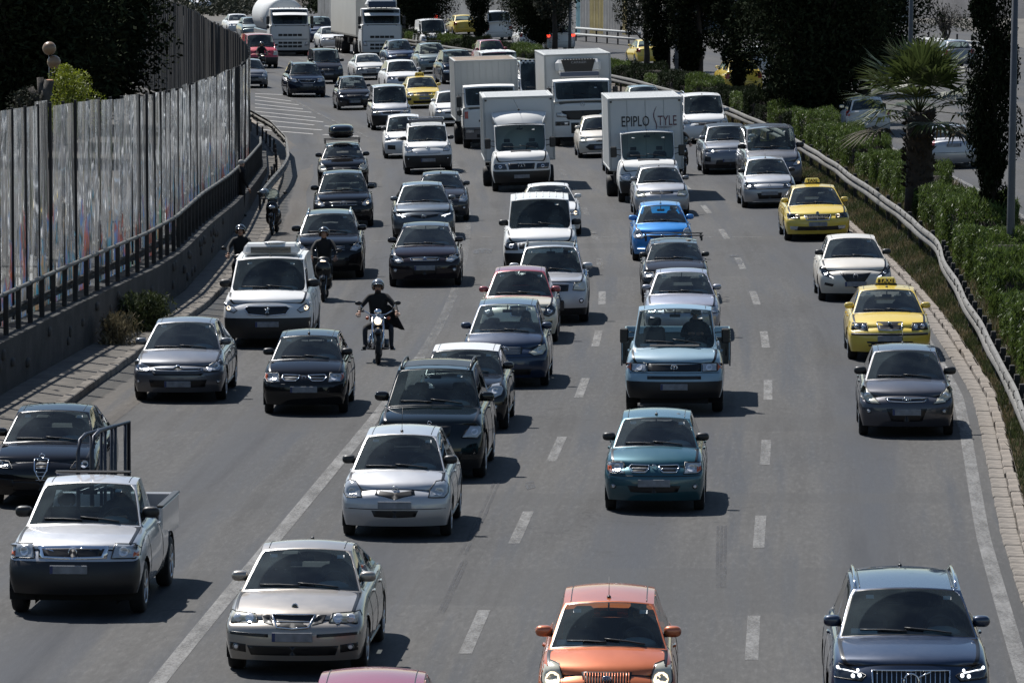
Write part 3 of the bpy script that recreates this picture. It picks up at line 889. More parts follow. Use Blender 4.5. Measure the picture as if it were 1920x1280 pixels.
# ---- front lamp / grille styles
def fr(**k): return k
F_RECT = fr(hl=[(.52,.74),(.92,.73),(.94,.60),(.54,.60)], gr=[([(0,.72),(.48,.72),(.46,.61),(0,.61)], 'grille_black')])
L_TEAR = [(.60,.60),(.86,.585),(.945,.66),(.93,.80),(.80,.84),(.66,.74)]
L_OVAL = [(.60,.60),(.80,.575),(.93,.63),(.95,.73),(.86,.79),(.70,.77),(.60,.69)]
L_SLANT = [(.46,.635),(.62,.60),(.90,.64),(.96,.74),(.90,.80),(.72,.73),(.5,.69)]
L_BIGTRI = [(.56,.57),(.82,.55),(.94,.64),(.965,.83),(.90,.90),(.72,.76)]
def low_intake(z0=.26, z1=.38, u=.62): return [([(0,z1),(u,z1),(u*.92,z0),(0,z0)], 'grille_black')]

def x_taxi(style='yellow'):
    def ex(sp, root, S, parts):
        p = S.top(0, sp['yrf']-sp['foh']+.55)
        q = MB(); q.box((0, p.y, p.z+.085), (.42, .14, .14), 'taxi_sign', bev=.03, taper=.9); q.box((0, p.y, p.z+.012), (.46, .18, .03), 'black_plastic', bev=.01)
        if style == 'dark': q.box((0, p.y-.072, p.z+.085), (.33, .008, .085), 'black_plastic')
        o = q.build('taxi_sign', root)
        text_obj('lettering', 'TAXI', .125, 'badge_dark' if style == 'yellow' else 'taxi_sign', o, Matrix.Translation((0, p.y-(.073 if style == 'yellow' else .078), p.z+.085)) @ FACE_FRONT, .003, bold=.003)
    return ex
simple('taxi_sign', (.72,.6,.15), .4)
def chain(*fs):
    def ex(sp, root, S, parts):
        for f in fs: f(sp, root, S, parts)
    return ex
def x_papers(x, w=.3, m='paper'):
    def ex(sp, root, S, parts):
        q = MB(); q.box((x, sp['yc']-sp['foh']+.12, sp['h1']+.03), (w, .2, .015), m, M=Matrix.Rotation(.25, 3, 'X').to_3x3()); q.build('paper_sheet', root)
    return ex
def x_crossbars(n=2, w=None, tray=False, dz=.1):
    def ex(sp, root, S, parts):
        hw = (w or sp['W']*.78)/2; ys = np.linspace(sp['yrf']+.35, sp['yrr']-.5, n)-sp['foh']
        z = S.top(0, ys[0]).z+dz
        for y in ys:
            q = MB(); q.box((0, y, z), (2*hw, .05, .03), 'black_plastic', bev=.01)
            for sg in (1,-1): q.box((sg*(hw-.05), y, z-.06), (.05,.07,.13), 'black_plastic', bev=.01)
            q.build('crossbar', root)
        if tray:
            q = MB(); y0, y1 = ys[0]-.1, ys[-1]+.2
            q.tube([(-hw,y0,z+.06),(hw,y0,z+.06),(hw,y1,z+.06),(-hw,y1,z+.06)], .018, 'chrome', 6, closed=True)
            for t in np.linspace(y0, y1, 9): q.box((0, t, z+.02), (2*hw, .04, .015), 'black_plastic')
            q.box((0, y0-.03, z+.02), (2*hw*.95,.02,.1), 'mid_grey', bev=.005)
            q.build('roof_rack', root)
    return ex
def x_roofbox(sp, root, S, parts):
    x_crossbars(2, 1.25, dz=.12)(sp, root, S, parts)
    y = sp['yrf']-sp['foh']+1.0; z = S.top(0, y).z+.16
    q = MB(); q.ell((-.02, y, z+.2), (.86, 1.9, .46), 'black', 24, 12, e=.55); o = q.build('roof_box', root)
    q = MB(); q.box((-.02, y, z+.17), (.875, 1.86, .022), 'seal', bev=.01); q.build('roof_box_seam', o)
def x_spoiler(sp, root, S, parts): pass
def x_whiteplate(sp, root, S, parts): pass
def x_reefer_small(sp, root, S, parts):
    y = sp['yrf']-sp['foh']+.62; z = S.top(0, y).z
    q = MB(); q.box((0, y, z+.12), (1.22, .72, .24), 'white', bev=.06, taper=.94); o = q.build('cooling_unit', root)
    q = MB(); q.box((0, y-.36, z+.11), (.86, .03, .13), 'grille_black')
    for k in range(4): q.box((0, y-.38, z+.065+.03*k), (.86, .012, .008), 'chrome')
    q.build('cooling_grille', o)
    q = MB(); q.ell((.08, y-.2, z+.26), (.5,.3,.06), 'white'); q.build('cooling_cover', o)
def x_bullbar(sp, root, S, parts):
    q = MB(); y = -sp['foh']-.08; hw = sp['W']/2
    for sg in (1,-1): q.tube([(sg*.16,y+.1,.28),(sg*.2,y-.06,.5),(sg*.17,y-.02,.75),(sg*.12,y+.1,.84)], .035, 'black_plastic', 8)
    q.tube([(-.17,y-.02,.75),(.17,y-.02,.75)], .03, 'black_plastic', 8); q.box((0,y+.02,.42),(.62,.06,.26),'black_plastic',bev=.03)
    q.build('bull_bar', root)
def x_ribs(n=8):
    def ex(sp, root, S, parts):
        hw = sp['W']/2*sp['tw']
        for k in range(n):
            x = -hw*.8+2*hw*.8*k/(n-1); q = MB()
            pp = [S.top(x, y, .006) for y in np.linspace(sp['yrf']-sp['foh']+.25, sp['yrr']-sp['foh']-.2, 8)]; pp = [p for p in pp if p]
            if len(pp) > 2: q.tube(pp, .012, sp['paint'], 5); q.build('roof_rib', parts.get('roof', root))
    return ex
def x_text_front(body, size, z, y, m='badge_dark', sc=(1,1)):
    def ex(sp, root, S, parts):
        p = S.front(0, z); text_obj('lettering', body, size, m, root, Matrix.Translation((0, p.y-.02, z)) @ Matrix.Rotation(-.35, 4, 'X') @ FACE_FRONT, .003, sc)
    return ex
def x_kia(sp, root, S, parts):
    p = S.front(0, .70); text_obj('lettering', 'KIA', .062, 'chrome', root, Matrix.Translation((0, p.y-.026, .70)) @ FACE_FRONT, .002)
def x_drl_box(sp, root, S, parts): pass

# box bodies behind truck cabs: front face at yb0, from z0 to z1
def box_body(root, W, yb0, yb1, z0, z1, m, edge='chrome', roofm=None, ribs=0, name='cargo_box'):
    q = MB(); t = .05
    q.box((0, (yb0+yb1)/2, (z0+z1)/2), (W, yb1-yb0, z1-z0), m)
    o = q.build(name, root)
    q = MB()
    for sx in (1,-1):
        for y in (yb0, yb1): q.box((sx*(W/2-.02), y, (z0+z1)/2), (.07,.05,z1-z0+.05), 'box_grey', bev=.012)
        for z in (z0, z1): q.box((sx*(W/2-.02), (yb0+yb1)/2, z), (.07,yb1-yb0+.04,.06), 'box_grey', bev=.012)
    for y in (yb0, yb1):
        for z in (z0, z1): q.box((0, y, z), (W-.09,.06,.07), 'box_grey', bev=.012)
    q.build('corner_trim', o)
    q = MB()
    q.box((0, (yb0+yb1)/2, z1+.012), (W-.16, yb1-yb0-.14, .012), roofm or m); 
    for k in range(int((yb1-yb0)/.6)): q.box((0, yb0+.3+k*.6, z1+.022), (W-.2, .05, .01), roofm or m)
    q.build('box_roof', o)
    for k in range(ribs):
        x = -W/2+W*(k+1)/(ribs+1); r_ = MB(); r_.box((x, yb0-.006, (z0+z1)/2), (.02, .014, z1-z0-.1), 'box_grey' if ribs < 7 else m, bev=.004); r_.build('panel_joint', o)
    for sg in (1,-1):
        for k in range(int((yb1-yb0)/.8)):
            r_ = MB(); r_.box((sg*(W/2+.006), yb0+.5+k*.8, (z0+z1)/2), (.014,.02,z1-z0-.1), 'box_grey', bev=.004); r_.build('panel_joint', o)
    return o
def chassis(root, W, y0, y1, z, rear_axles, r, w=.24, dual=True):
    q = MB()
    for sg in (1,-1): q.box((sg*.42, (y0+y1)/2, z-.1), (.09, y1-y0, .2), 'underbody')
    q.box((0, y1-.1, z-.25), (W*.9,.1,.12), 'underbody'); q.box((.7*W/2,(y0+y1)/2-.3,z-.25),(.3,.9,.4),'black_plastic',bev=.05); q.box((-.7*W/2,(y0+y1)/2-.3,z-.25),(.3,.9,.4),'black_plastic',bev=.05)
    q.build('chassis', root)
    for ya in rear_axles:
        for sg in (1,-1):
            add_wheel(root, sg*(W/2-w/2-.08), ya, r, w*(1.9 if dual else 1), 'steel')
def x_sprinter_box(Wb, z1, yb1, fairing=False, sign=False, ribs=0):
    def ex(sp, root, S, parts):
        yb0 = 1.72-sp['foh']+.25; box = box_body(root, Wb, yb0, yb1, .95, z1, 'box_white', ribs=ribs)
        chassis(root, Wb, .6, yb1, .85, [sp['wb']], .33)
        if fairing:
            H = sp['H']; q = MB()
            y0 = sp['yrf']-sp['foh']+.05; a, b = .74, .86
            v = []; n = 9
            zt = z1-.42
            for i in range(n):
                t = i/(n-1); y = y0+(yb0-.1-y0)*t; z = H-.02+(zt-H)*math.sin(t*math.pi/2)**.85; hwv = a+(b-a)*t+.06*math.sin(math.pi*t)
                for k in range(9):
                    s = -1+2*k/8; v.append((s*hwv, y-.10*(1-s*s)*(1-t), z-.06*s*s))
            f = [(i*9+k, i*9+k+1, (i+1)*9+k+1, (i+1)*9+k) for i in range(n-1) for k in range(8)]
            b0 = len(v)
            q.add(v, f, 'truck_white', True)
            for sg in (0, 8):
                vv = [v[i*9+sg] for i in range(n)]; vv2 = [(p[0]*1.0, yb0-.08, H-.05) for p in vv]
                q.add(vv+vv2, [(i, i+1, n+i+1, n+i) for i in range(n-1)], 'truck_white', True)
            q.tube([v[i*9] for i in range(n)], .025, 'truck_white', 6); q.tube([v[i*9+8] for i in range(n)], .025, 'truck_white', 6)
            o = q.build('roof_fairing', root)
            q = MB(); q.ell((0, y0+.36, H+.40), (.075,.05,.075), 'seal'); q.tube([(0,y0+.36,H+.42),(-.16,y0+.3,H+.75)], .005, 'seal', 4); q.build('antenna', o)
        else:
            q = MB(); p = S.top(0, sp['yrf']-sp['foh']+.1); q.ell((0,p.y,p.z+.01),(.05,.08,.04),'black_plastic'); q.tube([(0,p.y,p.z),(-.07,p.y+.1,p.z+.42)], .006, 'black_plastic', 4); q.build('antenna', root)
        if sign:
            y = yb0-.012
            def tx(body, size, x, z, m, sc=(1,1), bold=0): text_obj('lettering', body, size, m, box, Matrix.Translation((x, y, z)) @ FACE_FRONT, .002, sc, bold)
            zc = z1-.72
            tx('EPIPLO', .44, -.32, zc, 'sign_black', (.66, 1.05), .003); tx('TYLE', .44, .68, zc+.0, 'sign_maroon', (.62, 1.0), .0)
            q = MB(); pp = []
            for k in range(25):
                t = k/24; pp.append((.30-.075*math.sin((t-.5)*2*math.pi)*(1-abs(t-.5)*.6) + .10*(t-.5), y-.004, zc-.42+.88*t))
            q.tube(pp, [.004+.012*math.sin(math.pi*k/24) for k in range(25)], 'sign_maroon', 5); q.build('logo_stroke', box)
            tx('www.epiplostyle.gr', .062, .62, zc-.33, 'sign_black', (.8,1)); tx('ΕΠΙΠΛΑ ΚΑΙ ΣΤΥΛ', .05, .62, zc-.2, 'sign_maroon', (.9,1))
            q = MB(); q.box((.62, y-.001, zc-.165), (.62,.004,.007), 'sign_maroon'); q.build('sign_line', box)
        for sg in (1,-1):   # small side lamps on the box corner
            q = MB(); q.box((sg*(Wb/2-.08), yb0-.03, z1-.08), (.07,.04,.05), 'black_plastic', bev=.01); q.build('marker_lamp', box)
        q = MB(); q.box((0, -sp['foh']+sp['yc']*.72, sp['h0']+.34), (.62,.06,.045), 'grille_black', M=Matrix.Rotation(.5,3,'X').to_3x3())
        p = S.top(0, -sp['foh']+sp['yc']-.18)
        if p: q = MB(); q.box((0, p.y, p.z+.006), (.66,.08,.012), 'grille_black', M=Matrix.Rotation(.55,3,'X').to_3x3(), bev=.003); q.build('bonnet_vent', root)
    return ex
simple('sign_black', (.012,.012,.015), .5); simple('sign_maroon', (.09,.02,.04), .5); simple('ladder_alu', (.5,.5,.5), .4, .8)

def heavy_extra(kind):
    def ex(sp, root, S, parts):
        W, H, foh = sp['W'], sp['H'], sp['foh']; hw = W/2
        if kind == 'atleon':
            b = box_body(root, 2.42, 1.6, 7.2, 1.0, 3.28, 'box_grey', ribs=9, roofm='rusty_roof'); chassis(root, 2.4, .8, 7.1, .95, [3.9], .4)
            q = MB(); q.box((0, -foh+.02, .72), (2.0,.06,.02), 'seal'); q.build('step', root)
        if kind == 'axor':
            b = box_body(root, 2.55, 1.75, 9.0, 1.1, 3.42, 'box_white'); chassis(root, 2.5, .8, 8.9, 1.05, [4.6, 5.9], .48, .28)
            q = MB(); q.box((0, 1.5, 2.98), (1.75,.46,.52), 'truck_white', bev=.12, taper=1.0); o = q.build('cooling_unit', root)
            q = MB(); q.prism([(-.66,3.24),(.66,3.24),(.52,2.77),(-.52,2.77)], 1.25, 1.4, 'badge_black', 'xz'); c = q.build('cooling_cover', o)
            text_obj('lettering', 'CARRIER', .14, 'plate', c, Matrix.Translation((.02, 1.245, 3.13)) @ FACE_FRONT, .003, (1.1,.9))
            q = MB()
            for k in range(11): q.box((-.55+.11*k, 1.5, 3.255), (.05,.4,.03), 'grille_black')
            q.build('cooling_fins', o)
            q = MB(); q.box((0, .55, H+.14), (1.5,.06,.22), 'mid_grey', M=Matrix.Rotation(-.5,3,'X').to_3x3(), bev=.02)
            for sg in (1,-1): q.tube([(sg*.74,.5,H-.02),(sg*.74,.65,H+.24)], .02, 'mid_grey', 6)
            q.build('sun_deflector', root)
            x_papers_t(root, .25, -foh+.38, 1.72)
        if kind in ('volvo', 'daf'):
            q = MB()
            for k in range(5):
                x = -.7+.35*k; q.ell((x*.95, -foh+sp['yrf']-.02, H+.01), (.07,.1,.05), 'amber' if k in (0,4) else 'lens_dark')
            q.build('roof_lamps', root)
            q = MB(); z0 = 2.62 if kind == 'volvo' else 2.55
            pp = [(t*hw*.86, -foh+.02+.10*t*t, z0-.03*t*t) for t in np.linspace(-1,1,9)]
            v = []; f = []
            for p in pp: v += [(p[0],p[1]-.22,p[2]-.02), (p[0],p[1]+.16,p[2]+.14)]
            for i in range(8): f.append((2*i,2*i+2,2*i+3,2*i+1))
            q.add(v, f, 'truck_white', True); q.tube([(v[2*i][0],v[2*i][1],v[2*i][2]) for i in range(9)], .02, 'truck_white', 5); q.build('sun_visor', root)
            for row in range(3 if kind == 'volvo' else 3):
                for cidx in range(5):
                    x = (-2+cidx)*.30; z = (1.28,.80,.58)[row]
                    g = MB(); p = S.front(x, z)
                    if p: g.box((x, p.y-.004, z), (.27,.02,.15 if row == 0 else .14), 'grille_black', bev=.012); g.build('grille', root)
            q = MB(); p = S.front(0, 1.02)
            if p: q.box((0, p.y-.004, 1.02), (W*.86,.015,.03), 'grille_black'); q.build('grille_line', root)
        if kind == 'volvo':
            q = MB(); q.box((0, -foh+.55, H+.33), (1.9,1.1,.6), 'truck_white', bev=.2, taper=.9); o = q.build('high_roof', root)
            q = MB(); q.box((0, -foh+.02, H+.22), (1.7,.06,.36), 'dark_blue_glass', bev=.02, M=Matrix.Rotation(-.25,3,'X').to_3x3()); q.build('roof_window', o)
            q = MB(); q.box((0, 8.5, 2.6), (2.55, 13.2, 2.75), 'tarp'); o = q.build('curtain_trailer', root)
            for k in range(24):
                for sg in (1,-1): g = MB(); g.box((sg*1.285, 2.2+k*.54, 1.22), (.02,.05,.22), 'seal'); g.build('buckle', o)
            chassis(root, 2.5, 1.4, 15, 1.15, [2.9, 9.6, 10.9, 12.2], .5, .3)
        if kind == 'daf':
            q = MB(); q.lathe([(.05,2.0),(1.0,2.03),(1.22,2.2),(1.24,5),(1.24,9.8),(1.2,10.0),(.9,10.15),(.05,10.2)], 'box_white', c=(0,0,2.35), axis='y', n=32); o = q.build('tank', root)
            q = MB(); q.box((0,6,3.62),(.8,6.5,.06),'mid_grey'); 
            for k in range(4): q.lathe([(.28,0),(.28,.14),(.001,.16)], 'mid_grey', c=(0,3.4+1.8*k,3.6), axis='z', n=14)
            q.build('tank_walkway', o); q = MB()
            for sg in (1,-1): q.box((sg*.95,6,1.35),(.3,8.2,.35),'mid_grey',bev=.05)
            q.build('tank_cradle', o)
            text_obj('lettering', 'TRANS', .45, 'mid_grey', o, Matrix.Translation((-1.26, 3.9, 2.1)) @ Matrix.Rotation(-math.pi/2,4,'Z') @ FACE_FRONT, .002)
            chassis(root, 2.5, 1.2, 10, 1.15, [2.6, 6.9, 8.2, 9.4], .5, .3)
        for sg in (1,-1):      # big mirrors on arms
            q = MB(); x = hw+.12; y = -foh+.15; zz = sp['mirz']
            q.box((sg*x, y, zz), (.2,.12,.5 if kind != 'atleon' else .42), 'black_plastic', bev=.03); q.box((sg*x, y, zz-.42), (.19,.12,.2), 'black_plastic', bev=.03)
            q.tube([(sg*(hw-.1),y+.1,zz+.3),(sg*x,y,zz+.3),(sg*x,y,zz-.55),(sg*(hw-.1),y+.1,zz-.6)], .014, 'black_plastic', 6)
            q.build('mirror', root)
    return ex
def x_papers_t(root, x, y, z):
    q = MB(); q.box((x, y, z), (.3,.02,.16), 'paper'); q.box((x+.4, y, z), (.28,.02,.14), 'paper'); q.build('dash_papers', root)
simple('badge_black', (.012,.012,.014), .35); simple('tarp', (.46,.45,.41), .6, noise=.1, nscale=1, bump=.4); simple('rusty_roof', (.42,.34,.27), .8, noise=.5, nscale=1.6)
simple('dark_blue_glass', (.01,.015,.03), .05, 0, 1.)

HEAVY = dict(name='box_truck', cat='truck', L=2.0, W=2.3, H=2.62, yc=.16, yrf=.42, yrr=1.78, yrb=1.9, h0=1.42, h1=1.52, dz=1.5, foh=.95, wb=4.6, r=.48, tyre=.28, tw=.93,
    fz=(.38,.68,.98,1.25), nwin=1, yB=1.1, van=1, floor=1.2, noarch=0, norear=1, hood=0, rake=(.05,0,0,.02,.03), bow=.14, crf=.8, crs=.85, crp=.75, crb=.6, crc=.4, crown=.01, rcrown=.03,
    plan=(.95,1,1,1,1,1,1,1,.98), sect=(.97,1,1,1,.985), drop=0, mirs=0.01, rim='steel', ditch=0, doors=[.3,1.6], apil=.06, seatup=.3, ax1=1, single=1)

def x_pickup(sp, root, S, parts):
    # roof visor strip and ladder frames standing in the load bed
    p = S.top(0, sp['yrr']-sp['foh']-.1); q = MB(); q.box((-.05, p.y+.05, p.z+.03), (1.05,.1,.035), 'black_plastic', bev=.02); q.build('roof_strip', root)
    y0 = sp['yrb']-sp['foh']+.02; y1 = sp['L']-sp['foh']-.06
    for sg in (1,-1):
        q = MB(); q.box((sg*.83, (y0+y1)/2, .93), (.07,y1-y0,.50), 'silver_white', bev=.02); q.box((sg*.83, (y0+y1)/2, 1.19), (.10,y1-y0,.03), 'black_plastic', bev=.01); q.build('bed_side', root)
    q = MB(); q.box((0, y1, .93), (1.6,.07,.50), 'silver_white', bev=.02); q.build('tailgate', root)
    q = MB(); q.box((0, y0+.04, .95), (1.6,.05,.46), 'black_plastic'); q.box((0, (y0+y1)/2, .72), (1.6,y1-y0,.04), 'black_plastic'); q.build('bed_liner', root)
    for k, (x, dy) in enumerate(((.28,-.0), (.42,.28))):
        pass
def x_t4(sp, root, S, parts):
    W = 2.0; y0 = 1.62
    q = MB(); q.box((0, y0+1.5, .78), (W,3.0,.08), 'mid_grey'); bed = q.build('load_bed', root)
    for sg in (1,-1):
        q = MB(); q.box((sg*W/2, y0+1.5, 1.02), (.035,3.0,.42), 'pale_blue', bev=.01); q.build('side_board', bed)
        for k in range(5): g = MB(); g.box((sg*(W/2+.02), y0+.1+k*.7, .95), (.03,.05,.5), 'mid_grey'); g.build('stake', bed)
    q = MB(); q.box((0, y0+3.0, 1.02), (W,.035,.42), 'pale_blue', bev=.01); q.build('tail_board', bed)
    q = MB(); q.box((0, y0, 1.0), (W,.035,.5), 'black_plastic'); 
    for sg in (1,-1): q.tube([(sg*.95,y0,.9),(sg*.95,y0,1.3)], .025, 'black_plastic', 6)
    q.build('head_board', bed)
    chassis(root, 1.8, .5, 4.6, .72, [sp['wb']], .31, .2, False)
    p = S.top(0, -sp['foh']+sp['yc']-.12)
    if p: q = MB(); q.box((0, p.y, p.z+.008), (.92,.06,.014), 'grille_black', M=Matrix.Rotation(.5,3,'X').to_3x3(), bev=.003); q.build('bonnet_vent', root)
SPR = dict(VAN, name='box_truck', cat='truck', L=2.35, W=1.93, H=2.2, yc=.72, yrf=1.28, yrr=2.0, yrb=2.2, h0=.98, h1=1.32, dz=1.3, foh=.95, wb=3.6, yB=1.5, yC=1.8, nwin=1, single=1, tw=.86, norear=1, doors=[.95, 1.85],
           bigmir=1, mz=1.5, lowk=1, lows=0, floor=.7, rim='steel')
SKODA_GR = [(0,.70),(.12,.715),(.42,.70),(.37,.545),(0,.535)]
V = []
def car(base, px, py, paint_, label, yaw=0, **k):
    d = dict(base); d.update(k)
    if d['name'] not in ('box_truck', 'articulated_lorry', 'tanker_lorry'): d['tw'] = d.get('tw', .76)*(.92 if d['cat'] in ('van',) or 'van' in d['name'] or 'bus' in d['name'] or 'flatbed' in d['name'] else .88)
    d['paint'] = paint_; d['label'] = label; d['px'] = px; d['py'] = py; d['yaw'] = yaw; V.append(d)
    return d
G_CAR = 'cars in the traffic jam'
# ---------------- near rows
car(SEDAN, 560, 1252, 'silver_beige', 'silver beige sedan at the bottom of the picture with a three-piece chrome grille', 1.0, L=4.63, W=1.76, H=1.43, yc=1.25, yrf=2.02, yrr=3.0, yrb=3.95, tw=.73,
    hl=[(.50,.665),(.88,.64),(.93,.72),(.90,.775),(.54,.765)], hlmat='lens_hazy', bulbs=[(.62,.71,.06),(.79,.705,.055)], gr=[([(0,.755),(.30,.755),(.22,.615),(0,.60)], 'grille_black')], grframe='chrome', grbars=('h',1,'chrome'),
    sidein=[([(.335,.75),(.46,.75),(.41,.66),(.27,.64)], 'grille_black'), ([(.34,.535),(.93,.55),(.93,.515),(.34,.495)], 'seal'), ([(.66,.40),(.90,.42),(.90,.32),(.66,.30)], 'grille_black')], intake=low_intake(.27,.39,.64), fog=(.8,.365,.045), plate=.50, pblue=1,
    badge=('disc',.83,.035), ant='b', antl=.05, doors=[1.5,2.35,3.4])
car(HATCH, 1139, 1372, 'copper', 'copper orange hatchback at the bottom edge with both headlights on', -.5, L=3.5, W=1.6, H=1.48, yc=.86, yrf=1.5, tw=.74,
    hl=[(.62,.62),(.90,.605),(.93,.66),(.915,.84),(.80,.87),(.68,.845),(.63,.72)], hlmat='lens_hazy', bulbs=[(.77,.68,.085)], bulbmat='lit', gr=[([(0,.775),(.36,.77),(.33,.645),(.22,.60),(0,.59)], 'grille_black')], grbars=('v',17,'copper'),
    badge=('oval',.70,.05), intake=low_intake(.28,.42,.6), plate=.5, ant='f', seam=.58, extra=x_kia, mz=1.07)
car(SUV, 1703, 1380, 'navy', 'navy blue suv at the bottom right corner with lit led headlights', -1.2, L=4.43, W=1.86, H=1.65, tw=.77, rails='chrome',
    hl=[(.54,.80),(.60,.74),(.92,.76),(.965,.84),(.93,.93),(.70,.86)], hlmat='lens_dark', bulbs=[(.70,.79,.022),(.62,.80,.022),(.64,.85,.016),(.88,.87,.018)], bulbmat='lit_white', drl=[(.64,.822),(.86,.850),(.86,.858),(.64,.832)],
    gr=[([(0,.86),(.47,.855),(.46,.70),(.36,.62),(0,.62)], 'grille_black')], grframe='chrome', grbars=('v',15,'chrome'), badge=('diag',.745,.085), intake=low_intake(.3,.45,.7), plate=.5, ant='b', antl=.1, near=1, h0=.92, sgmat='dark_glass', wsmat='windshield', h1=1.13)
car(HATCH, 686, 1558, 'maroon', 'dark red car cut off by the bottom edge, only its roof showing', 0, H=1.42)
car(dict(SEDAN, name='pickup_truck', cat='pickup'), 150, 1146, 'silver_white', 'silver white single cab pickup with a black front bumper and load bed', 3.0, L=5.0, W=1.82, H=1.69, yc=1.28, yrf=1.95, yrr=2.72, yrb=2.95, yB=2.0, yC=2.6, dz=1.05, h0=.92, h1=1.14, wb=2.95, foh=.84, r=.35, nwin=1, tw=.78, bed=1, rearcurve=0, floor=.55,
    hl=[(.56,.80),(.90,.79),(.95,.82),(.94,.965),(.60,.98)], bulbs=[(.73,.88,.065)], amb=[(.86,.80),(.94,.81),(.94,.88),(.87,.88)], gr=[([(0,.965),(.52,.955),(.50,.80),(0,.79)], 'chrome'), ([(0,.93),(.46,.92),(.42,.83),(0,.82)], 'grille_black')], badge=('ring',.875,.055),
    sidein=[([(.10,.93),(.18,.93),(.13,.82),(.07,.82)], 'chrome')], lowk=3, lows=0, fz=(.32,.46,.62,.76), plate=.66, platex=-.04, mirmat='black_plastic', mirs=1.15, benchy=9, extra=chain(x_pickup), doors=[1.35,2.75], van=0, seaty=2.0, norear=0)
car(HATCH, 86, 944, 'black', 'glossy black hatchback beside the metal frames at the left edge', 3.0, L=4.1, W=1.73, H=1.44, yc=1.15, yrf=1.9, yrb=3.9, yrr=3.2, h1=.95, h0=.72,
    hl=[(.52,.62),(.86,.63),(.94,.68),(.92,.74),(.60,.72)], hlmat='lens_dark', gr=[([(0,.78),(.13,.76),(.11,.6),(0,.42)], 'grille_black')], grframe='chrome', grbars=('h',6,'chrome'), intake=low_intake(.28,.42,.55), sidein=[([(.5,.45),(.85,.47),(.85,.36),(.5,.34)],'grille_black')], badge=('ring',.80,.04), plate=.5, platex=.5)
car(SEDAN, 340, 748, 'mid_grey', 'blue grey sedan with a double chevron on its nose beside the kerb at left', 3.6, L=4.26, W=1.77, H=1.46, yc=1.1, yrf=1.98, yrr=3.3, yrb=4.05, dz=.98, tw=.72,
    hl=[(.56,.60),(.88,.60),(.955,.68),(.95,.78),(.88,.80),(.62,.68)], bulbs=[(.68,.64,.05),(.83,.68,.055)], gr=[([(0,.70),(.1,.655),(.52,.655),(.50,.61),(0,.61)], 'grille_black')], grframe='chrome', badge=('chevron',.685,.075),
    intake=[([(0,.56),(.55,.56),(.5,.52),(0,.52)],'grille_black'), ([(0,.44),(.62,.44),(.58,.30),(0,.30)],'grille_black')], plate=.36, fog=(.86,.40,.04), seam=.575, doors=[1.4,2.3,3.3], mirs=1.05)
car(HATCH, 574, 773, 'black', 'small black hatchback with two oval chrome grilles behind the kerb lane', 3.0, L=3.72, W=1.585, H=1.43, tw=.76,
    hl=[(.56,.62),(.86,.62),(.93,.68),(.92,.77),(.60,.775)], bulbs=[(.70,.70,.055)], amb=[(.84,.63),(.92,.69),(.91,.76),(.85,.765)], gr=[([(.10,.745),(.48,.75),(.52,.70),(.44,.645),(.2,.645),(.12,.69)], 'grille_black')], grsplit=1, grframe='chrome', grbars=('h',1,'chrome'), badge=('ring',.70,.035),
    plate=.49, seam=.585, ant='f', seatmat='seat', mirmat='black_plastic', steer=.1)
car(VAN, 505, 648, 'white', 'white panel van with a cooling unit on its roof and black lower bumper', 3.2, L=4.96, W=1.92, H=1.90, h0=.98, h1=1.2, yc=.85, yrf=1.62, tw=.82,
    hl=[(.66,.82),(.74,.76),(.92,.82),(.97,.96),(.94,.98),(.78,.90)], bulbs=[(.86,.86,.045)], bulbmat='lit', gr=[([(0,.90),(.42,.90),(.50,.86),(.42,.74),(0,.70)], 'grille_black')], grframe='chrome', badge=('lion',.80,.075), lowk=2, lows=1, fz=(.22,.42,.66,.85), mirmat='black_plastic', mirs=1.3,
    plate=.52, extra=x_reefer_small, ant='f', antl=.28)
car(HATCH, 746, 1002, 'silver_white', 'white silver hatchback in front of the dark green suv', 2.2, L=3.64, W=1.66, H=1.5, yc=.82, yrf=1.58, tw=.73,
    hl=[(.60,.63),(.88,.62),(.94,.68),(.93,.80),(.86,.86),(.72,.85),(.62,.74)], bulbs=[(.80,.70,.05),(.72,.70,.035)], gr=[([(0,.70),(.34,.73),(.36,.67),(.20,.645),(0,.60)], 'grille_black')], badge=('triple',.755,.035),
    intake=[([(0,.44),(.42,.44),(.37,.345),(0,.33)],'grille_black')], seam=.46, plate=.52, pblue=0, mirmat='black_plastic', ant='f', antl=.35)
car(SUV, 810, 893, 'dark_green', 'dark green suv with roof rails between the white hatchback and the small white-roofed car', 3.0, L=4.6, W=1.83, H=1.77, h0=.94, h1=1.15, yc=1.2, yrf=1.85, tw=.78, rails='black_plastic', r=.37,
    hl=[(.58,.72),(.86,.70),(.95,.80),(.93,.90),(.72,.90)], gr=[([(0,.9),(.4,.9),(.36,.74),(0,.72)], 'grille_black')], badge=('ring',.95,.03), intake=low_intake(.35,.5,.6), plate=.55, sunroof=(2.15,3.0,.55), mirmat='black', mirs=1.2, lowk=1)
car(HATCH, 868, 803, 'black', 'black small car with a white roof behind the dark green suv', 3.0, L=3.7, W=1.69, H=1.41, yc=1.1, yrf=1.72, yrr=3.25, tw=.80, roofpaint='white', h0=.78, h1=.97,
    hl=[(.56,.64),(.70,.60),(.86,.66),(.90,.76),(.80,.86),(.64,.84),(.54,.75)], gr=[([(0,.72),(.44,.70),(.38,.6),(0,.59)], 'grille_black')], grframe='chrome', intake=low_intake(), fog=(.72,.44,.05), plate=.5, mirmat='black')
